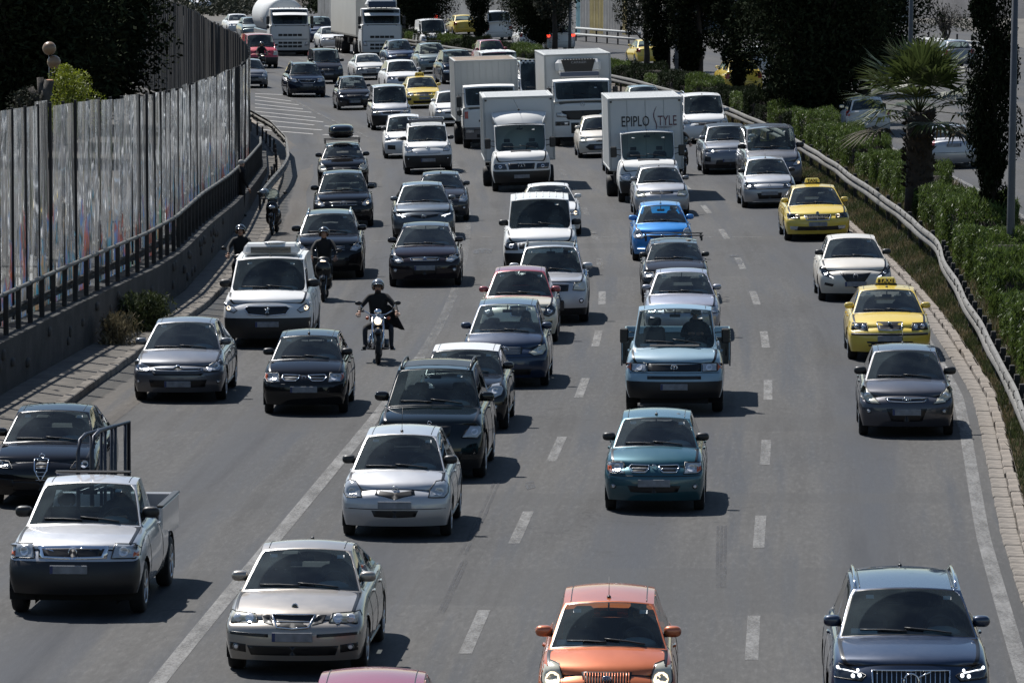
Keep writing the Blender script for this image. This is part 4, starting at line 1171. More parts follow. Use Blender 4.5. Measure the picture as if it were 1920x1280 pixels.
car(HATCH, 949, 722, 'navy', 'navy blue compact car with wide louvre grille behind the white-roofed car', 2.0, L=3.61, W=1.72, H=1.6, yc=.68, yrf=1.6, tw=.74, h0=.78, h1=1.04, yrr=3.2, yrb=3.45,
    hl=[(.54,.69),(.66,.63),(.86,.65),(.94,.75),(.90,.85),(.78,.82)], hlmat='lens_hazy', gr=[([(0,.80),(.40,.79),(.38,.67),(0,.66)], 'black_plastic')], grbars=('h',4,'chrome'), intake=low_intake(), badge=('star',.74,.07), seatmat='seat_grey', wsmat='clear_glass', seam=.6, mirmat='navy')
car(HATCH, 974, 640, 'cream', 'cream hatchback with a burgundy roof and burgundy mirrors', 1.0, L=3.78, W=1.70, H=1.53, roofpaint='burgundy', roofpillar=1, mirmat='burgundy', tw=.72, yc=.95, yrf=1.68, wsmat='clear_glass',
    hl=[(.62,.62),(.76,.58),(.90,.64),(.94,.78),(.84,.84),(.68,.76)], hlmat='lens_dark', gr=[([(0,.82),(.22,.8),(.18,.6),(0,.58)], 'grille_black')], grframe='chrome', sidein=[([(.5,.46),(.85,.49),(.85,.42),(.5,.39)],'grille_black')], intake=low_intake(), h0=.80)
car(SUV, 1033, 603, 'silver', 'silver suv with a black bull bar and roof rails', .3, L=3.9, W=1.74, H=1.70, yrr=3.5, yrb=3.8, wb=2.4, r=.35, rails='black_plastic', tw=.77, sunroof=(2.0,2.7,.5),
    hl=[(.58,.76),(.88,.74),(.95,.80),(.93,.93),(.80,.95),(.62,.90)], hlmat='lens_hazy', gr=[([(0,.9),(.48,.88),(.46,.74),(0,.72)], 'grille_black')], lowk=1, fog=(.80,.52,.055), plate=.55, extra=x_bullbar, mirs=1.15, h0=.95)
car(VAN, 1014, 516, 'white', 'white van with ribbed roof behind the silver suv with bull bar', -.5, L=4.9, W=1.9, H=1.96, yc=1.0, yrf=1.6, h0=.92, h1=1.2, tw=.84, lowk=2, fz=(.25,.42,.62,.8),
    hl=[(.60,.70),(.93,.70),(.95,.87),(.62,.87)], hlmat='lens_dark', gr=[([(0,.86),(.56,.86),(.56,.72),(0,.72)], 'grille_black')], extra=x_ribs(8), mirmat='black_plastic', mirs=1.2, hood=1)
car(SEDAN, 1031, 441, 'white', 'white sedan with one headlight lit behind the ribbed-roof van', -1, L=4.7, W=1.82, H=1.42, hl=[(.62,.60),(.88,.60),(.95,.68),(.92,.75),(.70,.70)], bulbs=[(.8,.655,.05)], bulbmat='lit', gr=[([(0,.7),(.5,.7),(.5,.6),(0,.6)],'grille_black')], sidein=[([(.6,.45),(.88,.47),(.88,.36),(.6,.35)],'grille_black')], tw=.70, wsmat='clear_glass')
car(HATCH, 1242, 487, 'bright_blue', 'bright blue hatchback with wide grin grille in the middle lane', -2.2, L=3.43, W=1.615, H=1.46, yc=.80, yrf=1.58, tw=.72, h0=.76,
    hl=[(.58,.64),(.68,.60),(.90,.62),(.95,.70),(.84,.86),(.74,.84)], bulbs=[(.78,.68,.055)], gr=[([(0,.665),(.32,.69),(.52,.70),(.40,.635),(.2,.60),(0,.59)], 'grille_black')], badge=('triple',.655,.05), intake=[([(0,.46),(.5,.44),(.58,.3),(0,.28)],'grille_black')], plate=.42, pblue=0, ant='f', drl=[(.58,.335),(.82,.335),(.82,.35),(.58,.35)], mirs=1.05)
car(dict(HATCH, name='estate_car'), 1266, 566, 'dark_grey', 'old dark grey estate car with black roof bars behind the lilac silver sedan', -1, L=4.0, W=1.62, H=1.41, yrr=3.5, yrb=3.8, hl=[(.6,.62),(.92,.62),(.93,.74),(.62,.74)], gr=[([(0,.73),(.55,.73),(.55,.63),(0,.63)],'grille_black')], extra=x_crossbars(2, 1.42), wsmat='clear_glass', tw=.76, mirmat='black_plastic', mirs=.9)
car(SEDAN, 1279, 634, 'lilac_silver', 'lilac silver sedan between the dark estate and the pale blue pickup', -1, W=1.68, H=1.43, L=4.4, mirs=.95, hl=F_RECT['hl'], gr=F_RECT['gr'])
car(dict(SPR, name='flatbed_truck', cat='pickup'), 1265, 770, 'pale_blue', 'pale blue flatbed truck with black door mirrors in the middle lane', 0.2, L=2.3, W=1.84, H=1.94, foh=.9, wb=2.92, yc=.85, yrf=1.38, yrr=2.0, yrb=2.15, h0=.96, h1=1.20, tw=.80, r=.31, lowk=2, fz=(.30,.44,.62,.78), norear=0, yB=1.5, yC=1.85, bigmir=1, mz=1.34, floor=.7, mirs=.9, wsmat='clear_glass', rgmat='clear_glass', single=1, van=0, benchy=12, seatmat='seat', seaty=1.42,
    hl=[(.56,.80),(.86,.80),(.86,.945),(.56,.945)], bulbs=[(.70,.87,.06)], gr=[([(0,.93),(.54,.93),(.54,.80),(0,.80)], 'grille_black')], badge=('vw',.865,.06), sidein=[([(.87,.80),(.97,.81),(.97,.94),(.87,.945)], 'amber')], intake=[([(0,.72),(.54,.72),(.54,.66),(0,.66)],'grille_black')], plate=.52, extra=x_t4, seam=.77)
car(HATCH, 1228, 954, 'teal', 'teal hatchback with two oval chrome grilles and two people inside', 0.4, L=3.72, W=1.585, H=1.43, tw=.76, yc=.88, yrf=1.6, wsmat='clear_glass', rgmat='clear_glass',
    hl=[(.58,.62),(.86,.62),(.93,.66),(.92,.78),(.60,.785)], bulbs=[(.72,.70,.06)], amb=[(.83,.63),(.92,.67),(.91,.73),(.84,.73)], gr=[([(.10,.745),(.46,.75),(.49,.71),(.43,.645),(.18,.645),(.11,.69)], 'grille_black')], grsplit=1, grframe='chrome', grbars=('h',1,'chrome'), badge=('ring',.72,.035),
    intake=[([(0,.44),(.52,.44),(.46,.34),(0,.33)],'grille_black')], plate=.48, pblue=0, seam=.585, seamt=.008, ant='f', antl=.05, mirmat='black_plastic', fog=(.8,.42,.04))
car(HATCH, 1698, 814, 'graphite', 'dark graphite hatchback in the right lane with swept back headlights', -3.2, L=3.94, W=1.71, H=1.49, yc=.95, yrf=1.72, tw=.74,
    hl=[(.54,.60),(.80,.62),(.93,.70),(.955,.84),(.90,.92),(.72,.76)][::1], hlmat='lens_hazy', gr=[([(0,.695),(.44,.70),(.36,.645),(0,.635)], 'grille_black')], grframe='chrome', badge=('cross',.67,.06), intake=[([(0,.52),(.42,.52),(.32,.30),(0,.29)],'grille_black')], fog=(.78,.47,.045), plate=.46, mirmat='black_plastic', mirs=1.1, ant='b', wsmat='side_glass')
car(dict(SEDAN, name='taxi', cat='taxi'), 1666, 672, 'taxi_yellow', 'yellow taxi in front of the cream hatchback, with a dark roof sign', -3.6, L=4.5, W=1.73, H=1.43, yc=1.1, yrf=1.9, tw=.74,
    hl=[(.52,.64),(.90,.65),(.94,.70),(.92,.78),(.54,.78)], hlmat='lens_dark', bulbs=[(.62,.71,.045),(.78,.71,.05)], gr=[([(0,.80),(.30,.80),(.27,.65),(0,.64)], 'grille_black')], grframe='chrome', badge=('disc',.76,.035), seam=.56, seamt=.028, seammat='black_plastic', intake=[([(0,.42),(.55,.42),(.5,.32),(0,.32)],'grille_black')], plate=.48, pblue=0, extra=x_taxi('dark'), ant='f')
car(HATCH, 1602, 562, 'pearl', 'pearl cream hatchback with v-shaped grille between the two taxis', -4.2, L=4.0, W=1.74, H=1.46, yc=1.0, yrf=1.8, tw=.72, h0=.74,
    hl=[(.58,.58),(.66,.56),(.93,.68),(.965,.80),(.90,.82),(.70,.68)], hlmat='lens_dark', bulbs=[(.80,.68,.04)], drl=[(.60,.56),(.70,.60),(.70,.62),(.60,.585)], gr=[([(0,.66),(.42,.68),(.20,.42),(0,.32)], 'grille_black'), ([(0,.66),(.34,.66),(.2,.53),(0,.52)], 'black_plastic')], grframe=None, badge=('ring',.6,.05),
    sidein=[([(.58,.42),(.82,.46),(.84,.40),(.62,.36)],'grille_black')], plate=.42, mirmat='black_plastic')
car(dict(SEDAN, name='taxi', cat='taxi'), 1531, 449, 'taxi_yellow', 'yellow taxi furthest back in the right lane, with a yellow roof sign', -4.6, L=4.66, W=1.81, H=1.46, yc=1.1, yrf=1.9, tw=.72,
    hl=[(.54,.63),(.90,.63),(.95,.70),(.90,.76),(.56,.74)], hlmat='lens_dark', bulbs=[(.62,.69,.05)], bulbmat='lit', gr=[([(0,.73),(.40,.72),(.34,.58),(0,.57)], 'grille_black')], grbars=('v',15,'black_plastic'), grframe='chrome', badge=('disc',.76,.04), intake=[([(0,.40),(.74,.42),(.7,.30),(0,.30)],'grille_black')], sidein=[([(.6,.41),(.84,.42),(.82,.33),(.62,.32)],'lens')], plate=.47, pblue=0, extra=x_taxi())
car(HATCH, 1441, 388, 'silver', 'silver hatchback in front of the dark minibus, black bumper strip', -5, L=3.8, W=1.66, H=1.48, lowk=0, hl=[(.50,.64),(.92,.63),(.93,.71),(.52,.72)], hlmat='lens_dark', gr=[], badge=('ring',.68,.035), seam=.585, seamt=.018, seammat='black_plastic', intake=[([(0,.46),(.45,.46),(.4,.28),(0,.28)],'grille_black')], plate=.45, pblue=0, mirmat='black_plastic', ant='f', wsmat='clear_glass')
# ---------------- middle distance
car(HATCH, 798, 535, 'brown_black', 'brown black hatchback with an oval badge left of the solid line', .5, L=4.36, W=1.82, H=1.48, yc=1.05, yrf=1.9, yrr=3.4, yrb=4.05, wb=2.65, tw=.70, r=.31,
    hl=[(.56,.63),(.72,.60),(.93,.70),(.95,.80),(.84,.80),(.62,.72)], hlmat='lens', gr=[([(0,.73),(.40,.72),(.36,.66),(0,.66)], 'grille_black')], grframe='chrome', badge=('oval',.695,.045), intake=[([(0,.5),(.35,.5),(.3,.32),(0,.31)],'grille_black')], fog=(.80,.42,.055), plate=.48, mirs=1.05, doors=[1.3,2.2,3.3])
car(SUV, 795, 449, 'steel_blue', 'steel blue crossover with lit daytime lamps above the brown black hatchback', .5, L=4.36, W=1.79, H=1.56, yc=1.05, yrf=1.85, yrr=3.4, yrb=4.0, h0=.82, h1=1.03, tw=.70, r=.34, floor=.4,
    hl=[(.52,.70),(.64,.67),(.93,.74),(.965,.84),(.78,.78)], bulbs=[(.66,.70,.03)], bulbmat='lit_white', drl=[(.56,.69),(.84,.74),(.84,.755),(.56,.705)], gr=[([(0,.72),(.52,.76),(.42,.69),(0,.63)], 'grille_black')], badge=('triple',.69,.05), intake=[([(0,.52),(.6,.46),(.72,.34),(0,.32)],'grille_black')], plate=.44, lowk=1)
car(HATCH, 829, 415, 'dark_grey', 'dark grey hatchback behind the steel blue crossover', 0, L=4.0, W=1.65, H=1.43, hl=L_TEAR, gr=low_intake(.5,.62,.4), wsmat='clear_glass', seatmat='seat', fog=(.8,.42,.05), ant='f', intake=low_intake(), tw=.72)
car(SUV, 618, 520, 'black', 'black suv with silver roof rails behind the helmeted rider', 2.2, L=4.5, W=1.79, H=1.63, tw=.74, rails='chrome', hl=[(.60,.72),(.78,.69),(.93,.78),(.95,.90),(.86,.92),(.68,.84)], gr=[([(0,.84),(.5,.84),(.4,.72),(0,.72)],'grille_black')], grbars=('h',3,'chrome'), intake=low_intake(.35,.5,.6), mirs=1.15, plate=.55)
car(HATCH, 645, 425, 'black', 'black compact car with a star badge, second behind the black suv', 1.5, L=4.27, W=1.78, H=1.6, yc=1.0, yrf=1.75, tw=.72, h0=.80, h1=1.02, hl=[(.60,.66),(.72,.62),(.93,.72),(.94,.82),(.84,.84),(.66,.76)], bulbs=[(.8,.73,.04)], bulbmat='lit', gr=[([(0,.78),(.5,.77),(.42,.64),(0,.63)],'grille_black')], grbars=('h',2,'chrome'), badge=('star',.71,.085), intake=low_intake(), mirs=1.15)
car(dict(HATCH, name='estate_car'), 644, 352, 'black', 'black estate car carrying a black roof box on crossbars', 1.0, L=4.2, W=1.72, H=1.47, yrr=3.6, yrb=4.0, wb=2.55, tw=.72, hl=L_TEAR, hlmat='lens_hazy', gr=low_intake(.55,.7,.4), intake=low_intake(), extra=x_roofbox, wsmat='clear_glass', mirs=1.1)
car(SMALLVAN, 803, 325, 'white', 'white small van with a roof rack and black lower bumper', .5, L=3.87, W=1.716, H=1.72, hl=[(.62,.80),(.86,.80),(.95,.88),(.94,1.0),(.80,.99),(.66,.93)], hlmat='lens', gr=[([(0,.76),(.5,.78),(.5,.72),(0,.70)],'silver')], badge=('chevron',.93,.08), lowk=2, lows=0, fz=(.25,.44,.68,.82), mirmat='black_plastic', mirs=1.1, extra=x_crossbars(2, 1.25, True), h0=.93, plate=.5, fog=(.8,.55,.035))
car(HATCH, 760, 296, 'white', 'white boxy hatchback half behind the white small van with roof rack', 1, L=3.65, W=1.64, H=1.58, hl=[(.66,.72),(.84,.70),(.93,.78),(.92,.86),(.72,.86)], gr=[([(0,.76),(.4,.76),(.4,.7),(0,.7)],'grille_black')], sidein=[([(.45,.50),(.8,.52),(.8,.36),(.45,.34)],'grille_black')], intake=[], tw=.78, mirmat='black_plastic')
car(SMALLVAN, 733, 243, 'silver', 'silver small van with black lower bumper behind the white boxy hatchback', 1.5, L=4.4, W=1.72, H=1.86, hl=[(.52,.72),(.70,.68),(.94,.80),(.95,.96),(.86,.90)], hlmat='lens_hazy', gr=[([(0,.80),(.46,.78),(.4,.70),(0,.69)],'grille_black')], badge=('diamond',.77,.06), lowk=2, fz=(.22,.42,.64,.82), mirmat='black_plastic', plate=.4)
car(HATCH, 664, 206, 'dark_grey', 'dark grey small hatchback left of the silver small van', 2, L=3.57, W=1.6, H=1.54, tw=.76, hl=[(.56,.62),(.72,.60),(.93,.74),(.90,.80)], gr=low_intake(.58,.70,.45), intake=[([(0,.48),(.5,.48),(.45,.3),(0,.3)],'grille_black')], wsmat='clear_glass', fog=(.8,.42,.04), plate=.4)
car(SUV, 574, 182, 'near_black_blue', 'dark suv with a slash badge standing clear beside the hatched marking', 2, L=4.63, W=1.89, H=1.67, rails='chrome', tw=.74, hl=[(.50,.78),(.62,.74),(.94,.80),(.95,.92),(.6,.92)], hlmat='lens', gr=[([(0,.88),(.46,.87),(.34,.72),(0,.71)],'grille_black')], grframe='chrome', badge=('diag',.80,.09), intake=low_intake(.35,.5,.6), plate=.6)
car(SMALLVAN, 613, 157, 'dark_grey', 'matt dark grey van behind the suv with the slash badge', 3, L=4.0, W=1.67, H=1.83, hl=[(.62,.76),(.84,.76),(.94,.86),(.80,.94),(.64,.86)], hlmat='lens_hazy', gr=[([(0,.8),(.45,.8),(.4,.68),(0,.68)],'grille_black')], badge=('diamond',.76,.07), lowk=2, mirmat='black_plastic', plate=.52, wsmat='clear_glass', mirs=1.2)
car(SEDAN, 694, 150, 'dirty_white', 'old white sedan with rectangular lamps left of the white crossover', 2.5, L=4.44, W=1.74, H=1.40, hl=[(.50,.60),(.93,.60),(.94,.70),(.52,.70)], hlmat='lens_dark', gr=low_intake(.60,.68,.42), intake=low_intake(), seam=.55, seamt=.015, seammat='black_plastic', plate=.48, wsmat='clear_glass')
car(SUV, 757, 176, 'white', 'white crossover behind the yellow taxi at upper left', 2, L=4.6, W=1.88, H=1.66, hl=[(.5,.8),(.6,.74),(.92,.78),(.93,.88)], hlmat='lens_dark', bulbs=[(.66,.79,.04),(.82,.81,.04)], bulbmat='bulb', gr=[([(0,.86),(.4,.86),(.34,.64),(0,.62)],'grille_black')], intake=low_intake(.35,.5,.6))
car(dict(SEDAN, name='taxi', cat='taxi'), 794, 203, 'taxi_yellow', 'pale yellow taxi furthest back among the oncoming lanes, beside the white crossover', 1.5, L=4.6, W=1.76, H=1.46, hl=[(.56,.63),(.90,.63),(.93,.76),(.60,.74)], gr=[([(0,.76),(.42,.74),(.36,.6),(0,.6)],'grille_black')], grframe='chrome', intake=low_intake(), extra=x_taxi('dark'), plate=.48, pblue=0)
car(HATCH, 852, 236, 'white', 'white hatchback half hidden by the grey box truck', 2, L=4.2, W=1.8, H=1.47, hl=L_OVAL, gr=low_intake(.55,.62,.5), bulbs=[(.72,.66,.04)], bulbmat='lit', intake=low_intake(), sunroof=(2.0,2.9,.5))
car(SPR, 978, 357, 'truck_white', 'white box truck with a roof fairing over its cab and a star badge', 0, extra=x_sprinter_box(2.3, 3.0, 6.4, fairing=True),
    hl=[(.50,.74),(.90,.74),(.93,.90),(.54,.90)], hlmat='lens_dark', gr=[([(0,.92),(.46,.92),(.42,.73),(0,.73)],'grille_black')], badge=('star',.83,.10), h0=1.0, fz=(.3,.5,.68,.82), plate=.5, pblue=0, lowk=2, track=.85, mirs=1.1)
car(SPR, 1217, 377, 'truck_white', 'white box truck lettered EPIPLO STYLE above its cab', 1.2, extra=x_sprinter_box(2.3, 3.15, 6.6, sign=True, ribs=3),
    hl=[(.56,.72),(.68,.66),(.90,.70),(.95,.86),(.62,.92)], hlmat='lens', gr=[([(0,.84),(.46,.82),(.40,.70),(0,.70)],'grille_black')], h0=1.0, fz=(.3,.5,.68,.82), plate=.5, lowk=2, track=.85, mirs=1.1)
car(HATCH, 1240, 405, 'silver', 'silver hatchback with round nose badge directly behind the bright blue car', -2, L=4.0, W=1.68, H=1.47, hl=[(.54,.62),(.84,.60),(.95,.68),(.93,.78),(.62,.76)], hlmat='lens_hazy', gr=[([(0,.76),(.42,.76),(.40,.69),(0,.68)],'grille_black')], badge=('ring',.72,.05), mirmat='mid_grey', tw=.74, ant='f', antl=.05)
car(HEAVY, 919, 276, 'truck_white', 'blank box truck with a dirty grey body and rusty roof', 1, W=2.1, L=1.95, H=2.42, extra=heavy_extra('atleon'), mirz=1.8, hl=[(.60,.60),(.90,.60),(.90,.75),(.60,.75)], hlmat='lens', sidein=[([(.80,1.15),(.93,1.15),(.93,1.42),(.80,1.42)],'red_lens'),([(.30,1.02),(.42,1.02),(.42,1.10),(.30,1.10)],'grille_black')], lowk=1, lows=1, h0=1.5, h1=1.6, r=.4, foh=1.0, fz=(.36,.84,1.05,1.3), lowmat='mid_grey', intake=[([(0,.55),(.5,.55),(.5,.42),(0,.42)],'grille_black')], bz=1.5)
car(HEAVY, 1092, 272, 'truck_white', 'white refrigerated truck lettered CARRIER on its cooling unit', 0, W=2.3, H=2.55, extra=heavy_extra('axor'), mirz=2.0, hl=[(.52,1.12),(.86,1.14),(.88,1.28),(.70,1.28),(.54,1.22)], hlmat='lens', gr=[([(0,1.36),(.72,1.36),(.5,1.02),(0,1.0)],'grille_black')], h0=1.62, h1=1.74, fz=(.36,.62,.95,1.3), sidein=[([(.45,.80),(.92,.80),(.92,.96),(.45,.96)],'lens_dark'), ([(.5,.84),(.62,.84),(.62,.92),(.5,.92)],'bulb')], intake=[([(0,.9),(.4,.9),(.4,.5),(0,.5)],'grille_black')], badge=('star',1.6,.08), yrf=.40, bz=1.72)
car(HATCH, 1126, 295, 'pearl', 'ivory hatchback behind the lettered box truck', 0, L=4.06, W=1.69, H=1.49, hl=L_OVAL, hlmat='lens_hazy', gr=[([(0,.66),(.2,.65),(.2,.6),(0,.6)],'grille_black')], intake=[([(0,.52),(.5,.52),(.68,.42),(.5,.30),(0,.3)],'grille_black')], tw=.72, plate=.4)
car(HATCH, 1181, 325, 'grey', 'grey hatchback almost hidden behind the lettered box truck', 0, L=4.0, W=1.7, hl=L_OVAL, gr=[])
car(SUV, 1367, 325, 'grey', 'grey crossover left of the dark minibus', -3, L=4.58, W=1.85, H=1.63, hl=[(.44,.77),(.64,.76),(.90,.82),(.93,.90),(.7,.86)], hlmat='lens', bulbs=[(.62,.80,.04)], bulbmat='lit_white', gr=[([(0,.80),(.44,.8),(.44,.785),(0,.785)],'chrome')], badge=('vw',.80,.055), intake=[([(0,.50),(.5,.50),(.55,.30),(0,.3)],'grille_black')], sidein=[([(.70,.60),(.90,.66),(.92,.46),(.72,.44)],'grille_black')], lowk=1, plate=.48, sunroof=(1.95,3.4,.6))
car(dict(VAN, name='minibus'), 1449, 352, 'mid_grey', 'dark grey minibus with glass roof panels behind the silver hatchback', -4, L=5.0, W=1.9, H=1.97, nwin=3, hl=[(.62,.74),(.78,.72),(.94,.84),(.95,1.0),(.80,.92)], hlmat='lens', bulbs=[(.84,.82,.04)], bulbmat='lit', gr=[([(0,.86),(.4,.86),(.36,.72),(0,.72)],'grille_black')], mirmat='black_plastic', mirs=1.3, wsmat='clear_glass', sunroof=(1.9,3.4,.6), van=0, benchy=2.4, yrf=1.55, yc=.9)
car(SMALLVAN, 1321, 268, 'white', 'white van with two-pane sides behind the grey crossover', -3, L=4.2, W=1.83, H=1.86, hl=[(.62,.76),(.86,.76),(.94,.86),(.80,.94),(.64,.86)], gr=low_intake(.7,.8,.5), tw=.84, mirmat='grey', mirs=1.2, ant='f', antl=.05, wsmat='side_glass')
# ---------------- far
FAR = dict(near=0, lev=1)
car(SUV, 1262, 255, 'navy', 'navy blue car behind the lettered box truck, next to the guard rail', -4, **FAR, rails='chrome')
car(HATCH, 1211, 226, 'grey_green', 'grey green car whose roof shows above the lettered box truck', -4, W=1.7, H=1.46, near=1, wsmat='clear_glass')
car(dict(VAN, name='minibus'), 1014, 222, 'bus_silver', 'silver van with a black and white checked band behind the trucks', 0, H=2.5, L=5.6, W=1.98, tw=.86, extra=lambda sp, root, S, parts: checks(sp, root, S))
car(VAN, 940, 197, 'white', 'long white high-roofed van behind the grey box truck', 2, H=2.5, L=5.9, W=1.96, tw=.9, extra=x_ribs(5))
car(HATCH, 925, 128, 'maroon', 'dark pink car left of the long high-roofed van', 2, W=1.75, H=1.6, near=0)
car(SUV, 861, 157, 'near_black_blue', 'dark suv right of the grey green people carrier', 2, L=4.7, W=1.9, H=1.75, hl=F_RECT['hl'], gr=F_RECT['gr'], near=1, lev=1)
car(dict(HATCH, name='people_carrier'), 813, 138, 'grey_green', 'grey green people carrier with roof bars below the lettered white van', 3, L=4.4, W=1.78, H=1.68, hl=[(.62,.74),(.9,.74),(.93,.86),(.68,.84)], gr=low_intake(.6,.7,.4), intake=low_intake(), extra=x_crossbars(2, 1.3), wsmat='clear_glass', lev=1, h0=.85, h1=1.08)
car(HATCH, 752, 126, 'blue_dark', 'dark blue car with a rounded roof in front of the articulated lorry', 4, L=4.3, W=1.78, H=1.58, hl=L_OVAL, gr=low_intake(.6,.75,.4), lev=1, tw=.7)
car(dict(SMALLVAN, name='small_van'), 814, 95, 'white', 'white high-roofed van with dark lettering above its windscreen', 4, H=2.0, W=1.85, lev=1, extra=lambda sp, root, S, parts: text_obj('lettering', 'ΟΤΣΕΡΗΣ', .2, 'sign_black', root, Matrix.Translation((0, sp['yrf']-sp['foh']-.02, sp['H']+.0)) @ Matrix.Rotation(-.9, 4, 'X') @ FACE_FRONT, .004))
car(dict(HEAVY, name='articulated_lorry'), 713, 108, 'truck_white', 'white articulated lorry with a high roof and curtain-sided trailer', 3.5, W=2.5, L=2.2, H=3.05, extra=heavy_extra('volvo'), mirz=2.3, h0=2.0, h1=2.05, fz=(.34,.7,1.1,1.6), hl=[(.72,.72),(.92,.74),(.94,1.0),(.78,.98)], hlmat='lens', bz=2.0, yrf=.5, norear=1)
car(dict(HEAVY, name='tanker_lorry'), 541, 104, 'truck_white', 'white tanker lorry with a rounded tank behind its cab', 6, W=2.5, L=2.2, H=2.95, extra=heavy_extra('daf'), mirz=2.2, h0=1.85, h1=1.9, fz=(.34,.7,1.1,1.5), hl=[(.72,.62),(.92,.64),(.94,.86),(.78,.84)], hlmat='lens', bz=1.85, yrf=.5)
car(SUV, 604, 80, 'blue_dark', 'dark blue suv between the two lorries', 5, lev=1, H=1.75, hl=F_RECT['hl'], gr=F_RECT['gr'])
car(SEDAN, 624, 92, 'white', 'white sedan partly hidden by the curtain-sided trailer', 5, lev=1, hl=L_OVAL, gr=F_RECT['gr'])
car(dict(VAN, name='minibus'), 489, 128, 'red', 'red minibus above the near end of the fence', 6, H=1.98, L=4.8, W=1.95, tw=.82, lowk=2, hl=[(.66,.76),(.93,.76),(.95,1.0),(.72,1.0)], hlmat='lens_hazy', gr=[([(0,.86),(.6,.86),(.6,.78),(0,.78)],'grille_black')], mirmat='black_plastic', wsmat='clear_glass', hoodpaint='red', fz=(.25,.42,.66,.82), lev=1)
car(HATCH, 470, 165, 'mid_grey', 'grey hatchback cut off by the end of the fence', 5, W=1.76, H=1.48, L=4.2, lev=1, hl=L_TEAR, gr=low_intake(.5,.6,.4), bulbs=[(.8,.5,.04)], intake=low_intake())
car(SEDAN, 449, 64, 'white', 'white sedan furthest away, seen over the top of the fence', 8, lev=1, hl=L_OVAL, gr=F_RECT['gr'], W=1.85)
car(HATCH, 474, 72, 'grey_green', 'grey green car between the far white sedan and the tanker', 8, lev=1, near=0)
car(HATCH, 380, 22, 'silver', 'silver car at the top edge above the dark fence', 9, lev=1, near=0)
# ---------------- the other carriageway, driving away
REAR = dict(view='rear', lev=1, near=1)
def rear(base, px, py, p, label, yaw=0, **k): return car(base, px, py, p, label, 180+yaw, **dict(REAR, **k))
rear(HATCH, 1630, 256, 'dirty_white', 'white hatchback seen from behind left of the palm trunk', -3, W=1.72, H=1.5, tl=[(.80,1.0),(.98,1.0),(.98,.8),(.84,.8)])
rear(SEDAN, 1790, 317, 'silver', 'silver sedan seen from behind right of the palm trunk', -2, L=4.5, W=1.76, H=1.44, tl=[(.66,.95),(.97,.93),(.97,.72),(.78,.74)], plate=.8, yrb=3.6, wsmat='clear_glass', rgmat='clear_glass')
rear(dict(SUV, name='taxi', cat='taxi'), 1396, 176, 'taxi_yellow', 'yellow taxi seen from behind between the dark median trees', 2, W=1.82, H=1.62, L=4.5)
rear(HATCH, 1432, 140, 'white', 'white car seen from behind beyond the yellow taxi and trees', 0, W=1.7)
rear(dict(SEDAN, name='taxi', cat='taxi'), 1224, 122, 'taxi_yellow', 'yellow taxi glimpsed between two slim tree trunks', 3, near=0)
rear(SUV, 1053, 96, 'white', 'white crossover braking with red lamps lit right of the lamp post', 4, W=1.82, H=1.6, tlmat='lit_red', tl=[(.72,1.02),(.98,1.02),(.98,.88),(.75,.88)])
rear(HATCH, 1000, 90, 'white', 'white car braking behind the dark median tree', 4, W=1.75, tlmat='red_lens')
rear(VAN, 937, 76, 'white', 'plain white van seen from behind between the median trees', 4, H=2.0, W=1.85, nwin=0)
rear(dict(SEDAN, name='taxi', cat='taxi'), 875, 66, 'taxi_yellow', 'yellow taxi seen from behind at the top, left of the dark cypress', 5, near=0)
rear(SUV, 838, 52, 'blue_dark', 'dark blue car with red lamps seen from behind near the top edge', 5, tlmat='lit_red')
rear(HATCH, 1800, 128, 'grey', 'grey car beyond the palm crown near the far guard rail', -3, near=0)

def checks(sp, root, S):
    q = MB(); hw = sp['W']/2
    for r_ in range(2):
        for k in range(16):
            x = -hw*.78+2*hw*.78*(k+.5)/16
            y = sp['yrf']-sp['foh']-.05+.02*r_; z = sp['H']-.1+.085*r_
            q.box((x, y+.03*r_, z), (2*hw*.78/16, .02, .085), 'badge_black' if (k+r_) % 2 else 'paper', M=Matrix.Rotation(-.4,3,'X').to_3x3())
    q.build('checked_band', root)

def build_vehicles():
    cages = [cage(sp) for sp in V]; data = harvest(cages)
    for sp, d in zip(V, data):
        T = place(sp['px'], sp['py'], 0); p = T.translation
        ex = (.3 if p.y < 80 else -1.3) if (p.x < -2.4 and p.y < 170) else -.3
        if sp.get('view') == 'rear':
            T = T @ Matrix.Translation((0, sp['L']-sp['foh'], 0)) @ Matrix.Rotation(math.pi, 4, 'Z')
        else: T = T @ Matrix.Rotation(-math.radians(ex), 4, 'Z')
        sp['root'] = finish_car(sp, d, T)
# ------------------------------------------------------------------ the setting
def interp(tab, D): return float(np.interp(D, [t[0] for t in tab], [t[1] for t in tab]))
KERB_L = [(60,-11.0),(90,-9.15),(107,-8.3),(120,-7.75),(134,-7.15),(155,-6.9),(170,-7.0),(188,-7.75),(200,-8.05),(215,-8.85),(244,-10.9),(270,-13.2),(300,-16.3),(350,-22.5),(420,-33),(530,-53)]
WALL = [(60,-12.4),(90,-10.75),(108,-9.7),(119,-9.03),(131,-8.2),(138,-7.95),(150,-7.95),(165,-8.0),(180,-8.2),(200,-8.62),(215,-9.3),(230,-10.5),(260,-13.9),(290,-18.2),(330,-23.5),(380,-31),(450,-43)]
def kerbL(D): return interp(KERB_L, D)
def wallx(D): return interp(WALL, D)
RAIL = [(60,8.0),(97,8.05),(122,7.95),(150,8.3),(174,8.1),(196,8.2),(215,8.15),(244,8.1),(700,8.1)]
def railx(D): return mid(D)+interp(RAIL, D)
def kerbR(D): return mid(D)+interp([(60,7.5),(85,7.5),(108,7.78),(122,7.6),(140,7.4),(158,7.2),(200,7.2),(244,7.3),(300,7.3),(700,7.3)], D)
MATS_N = {}
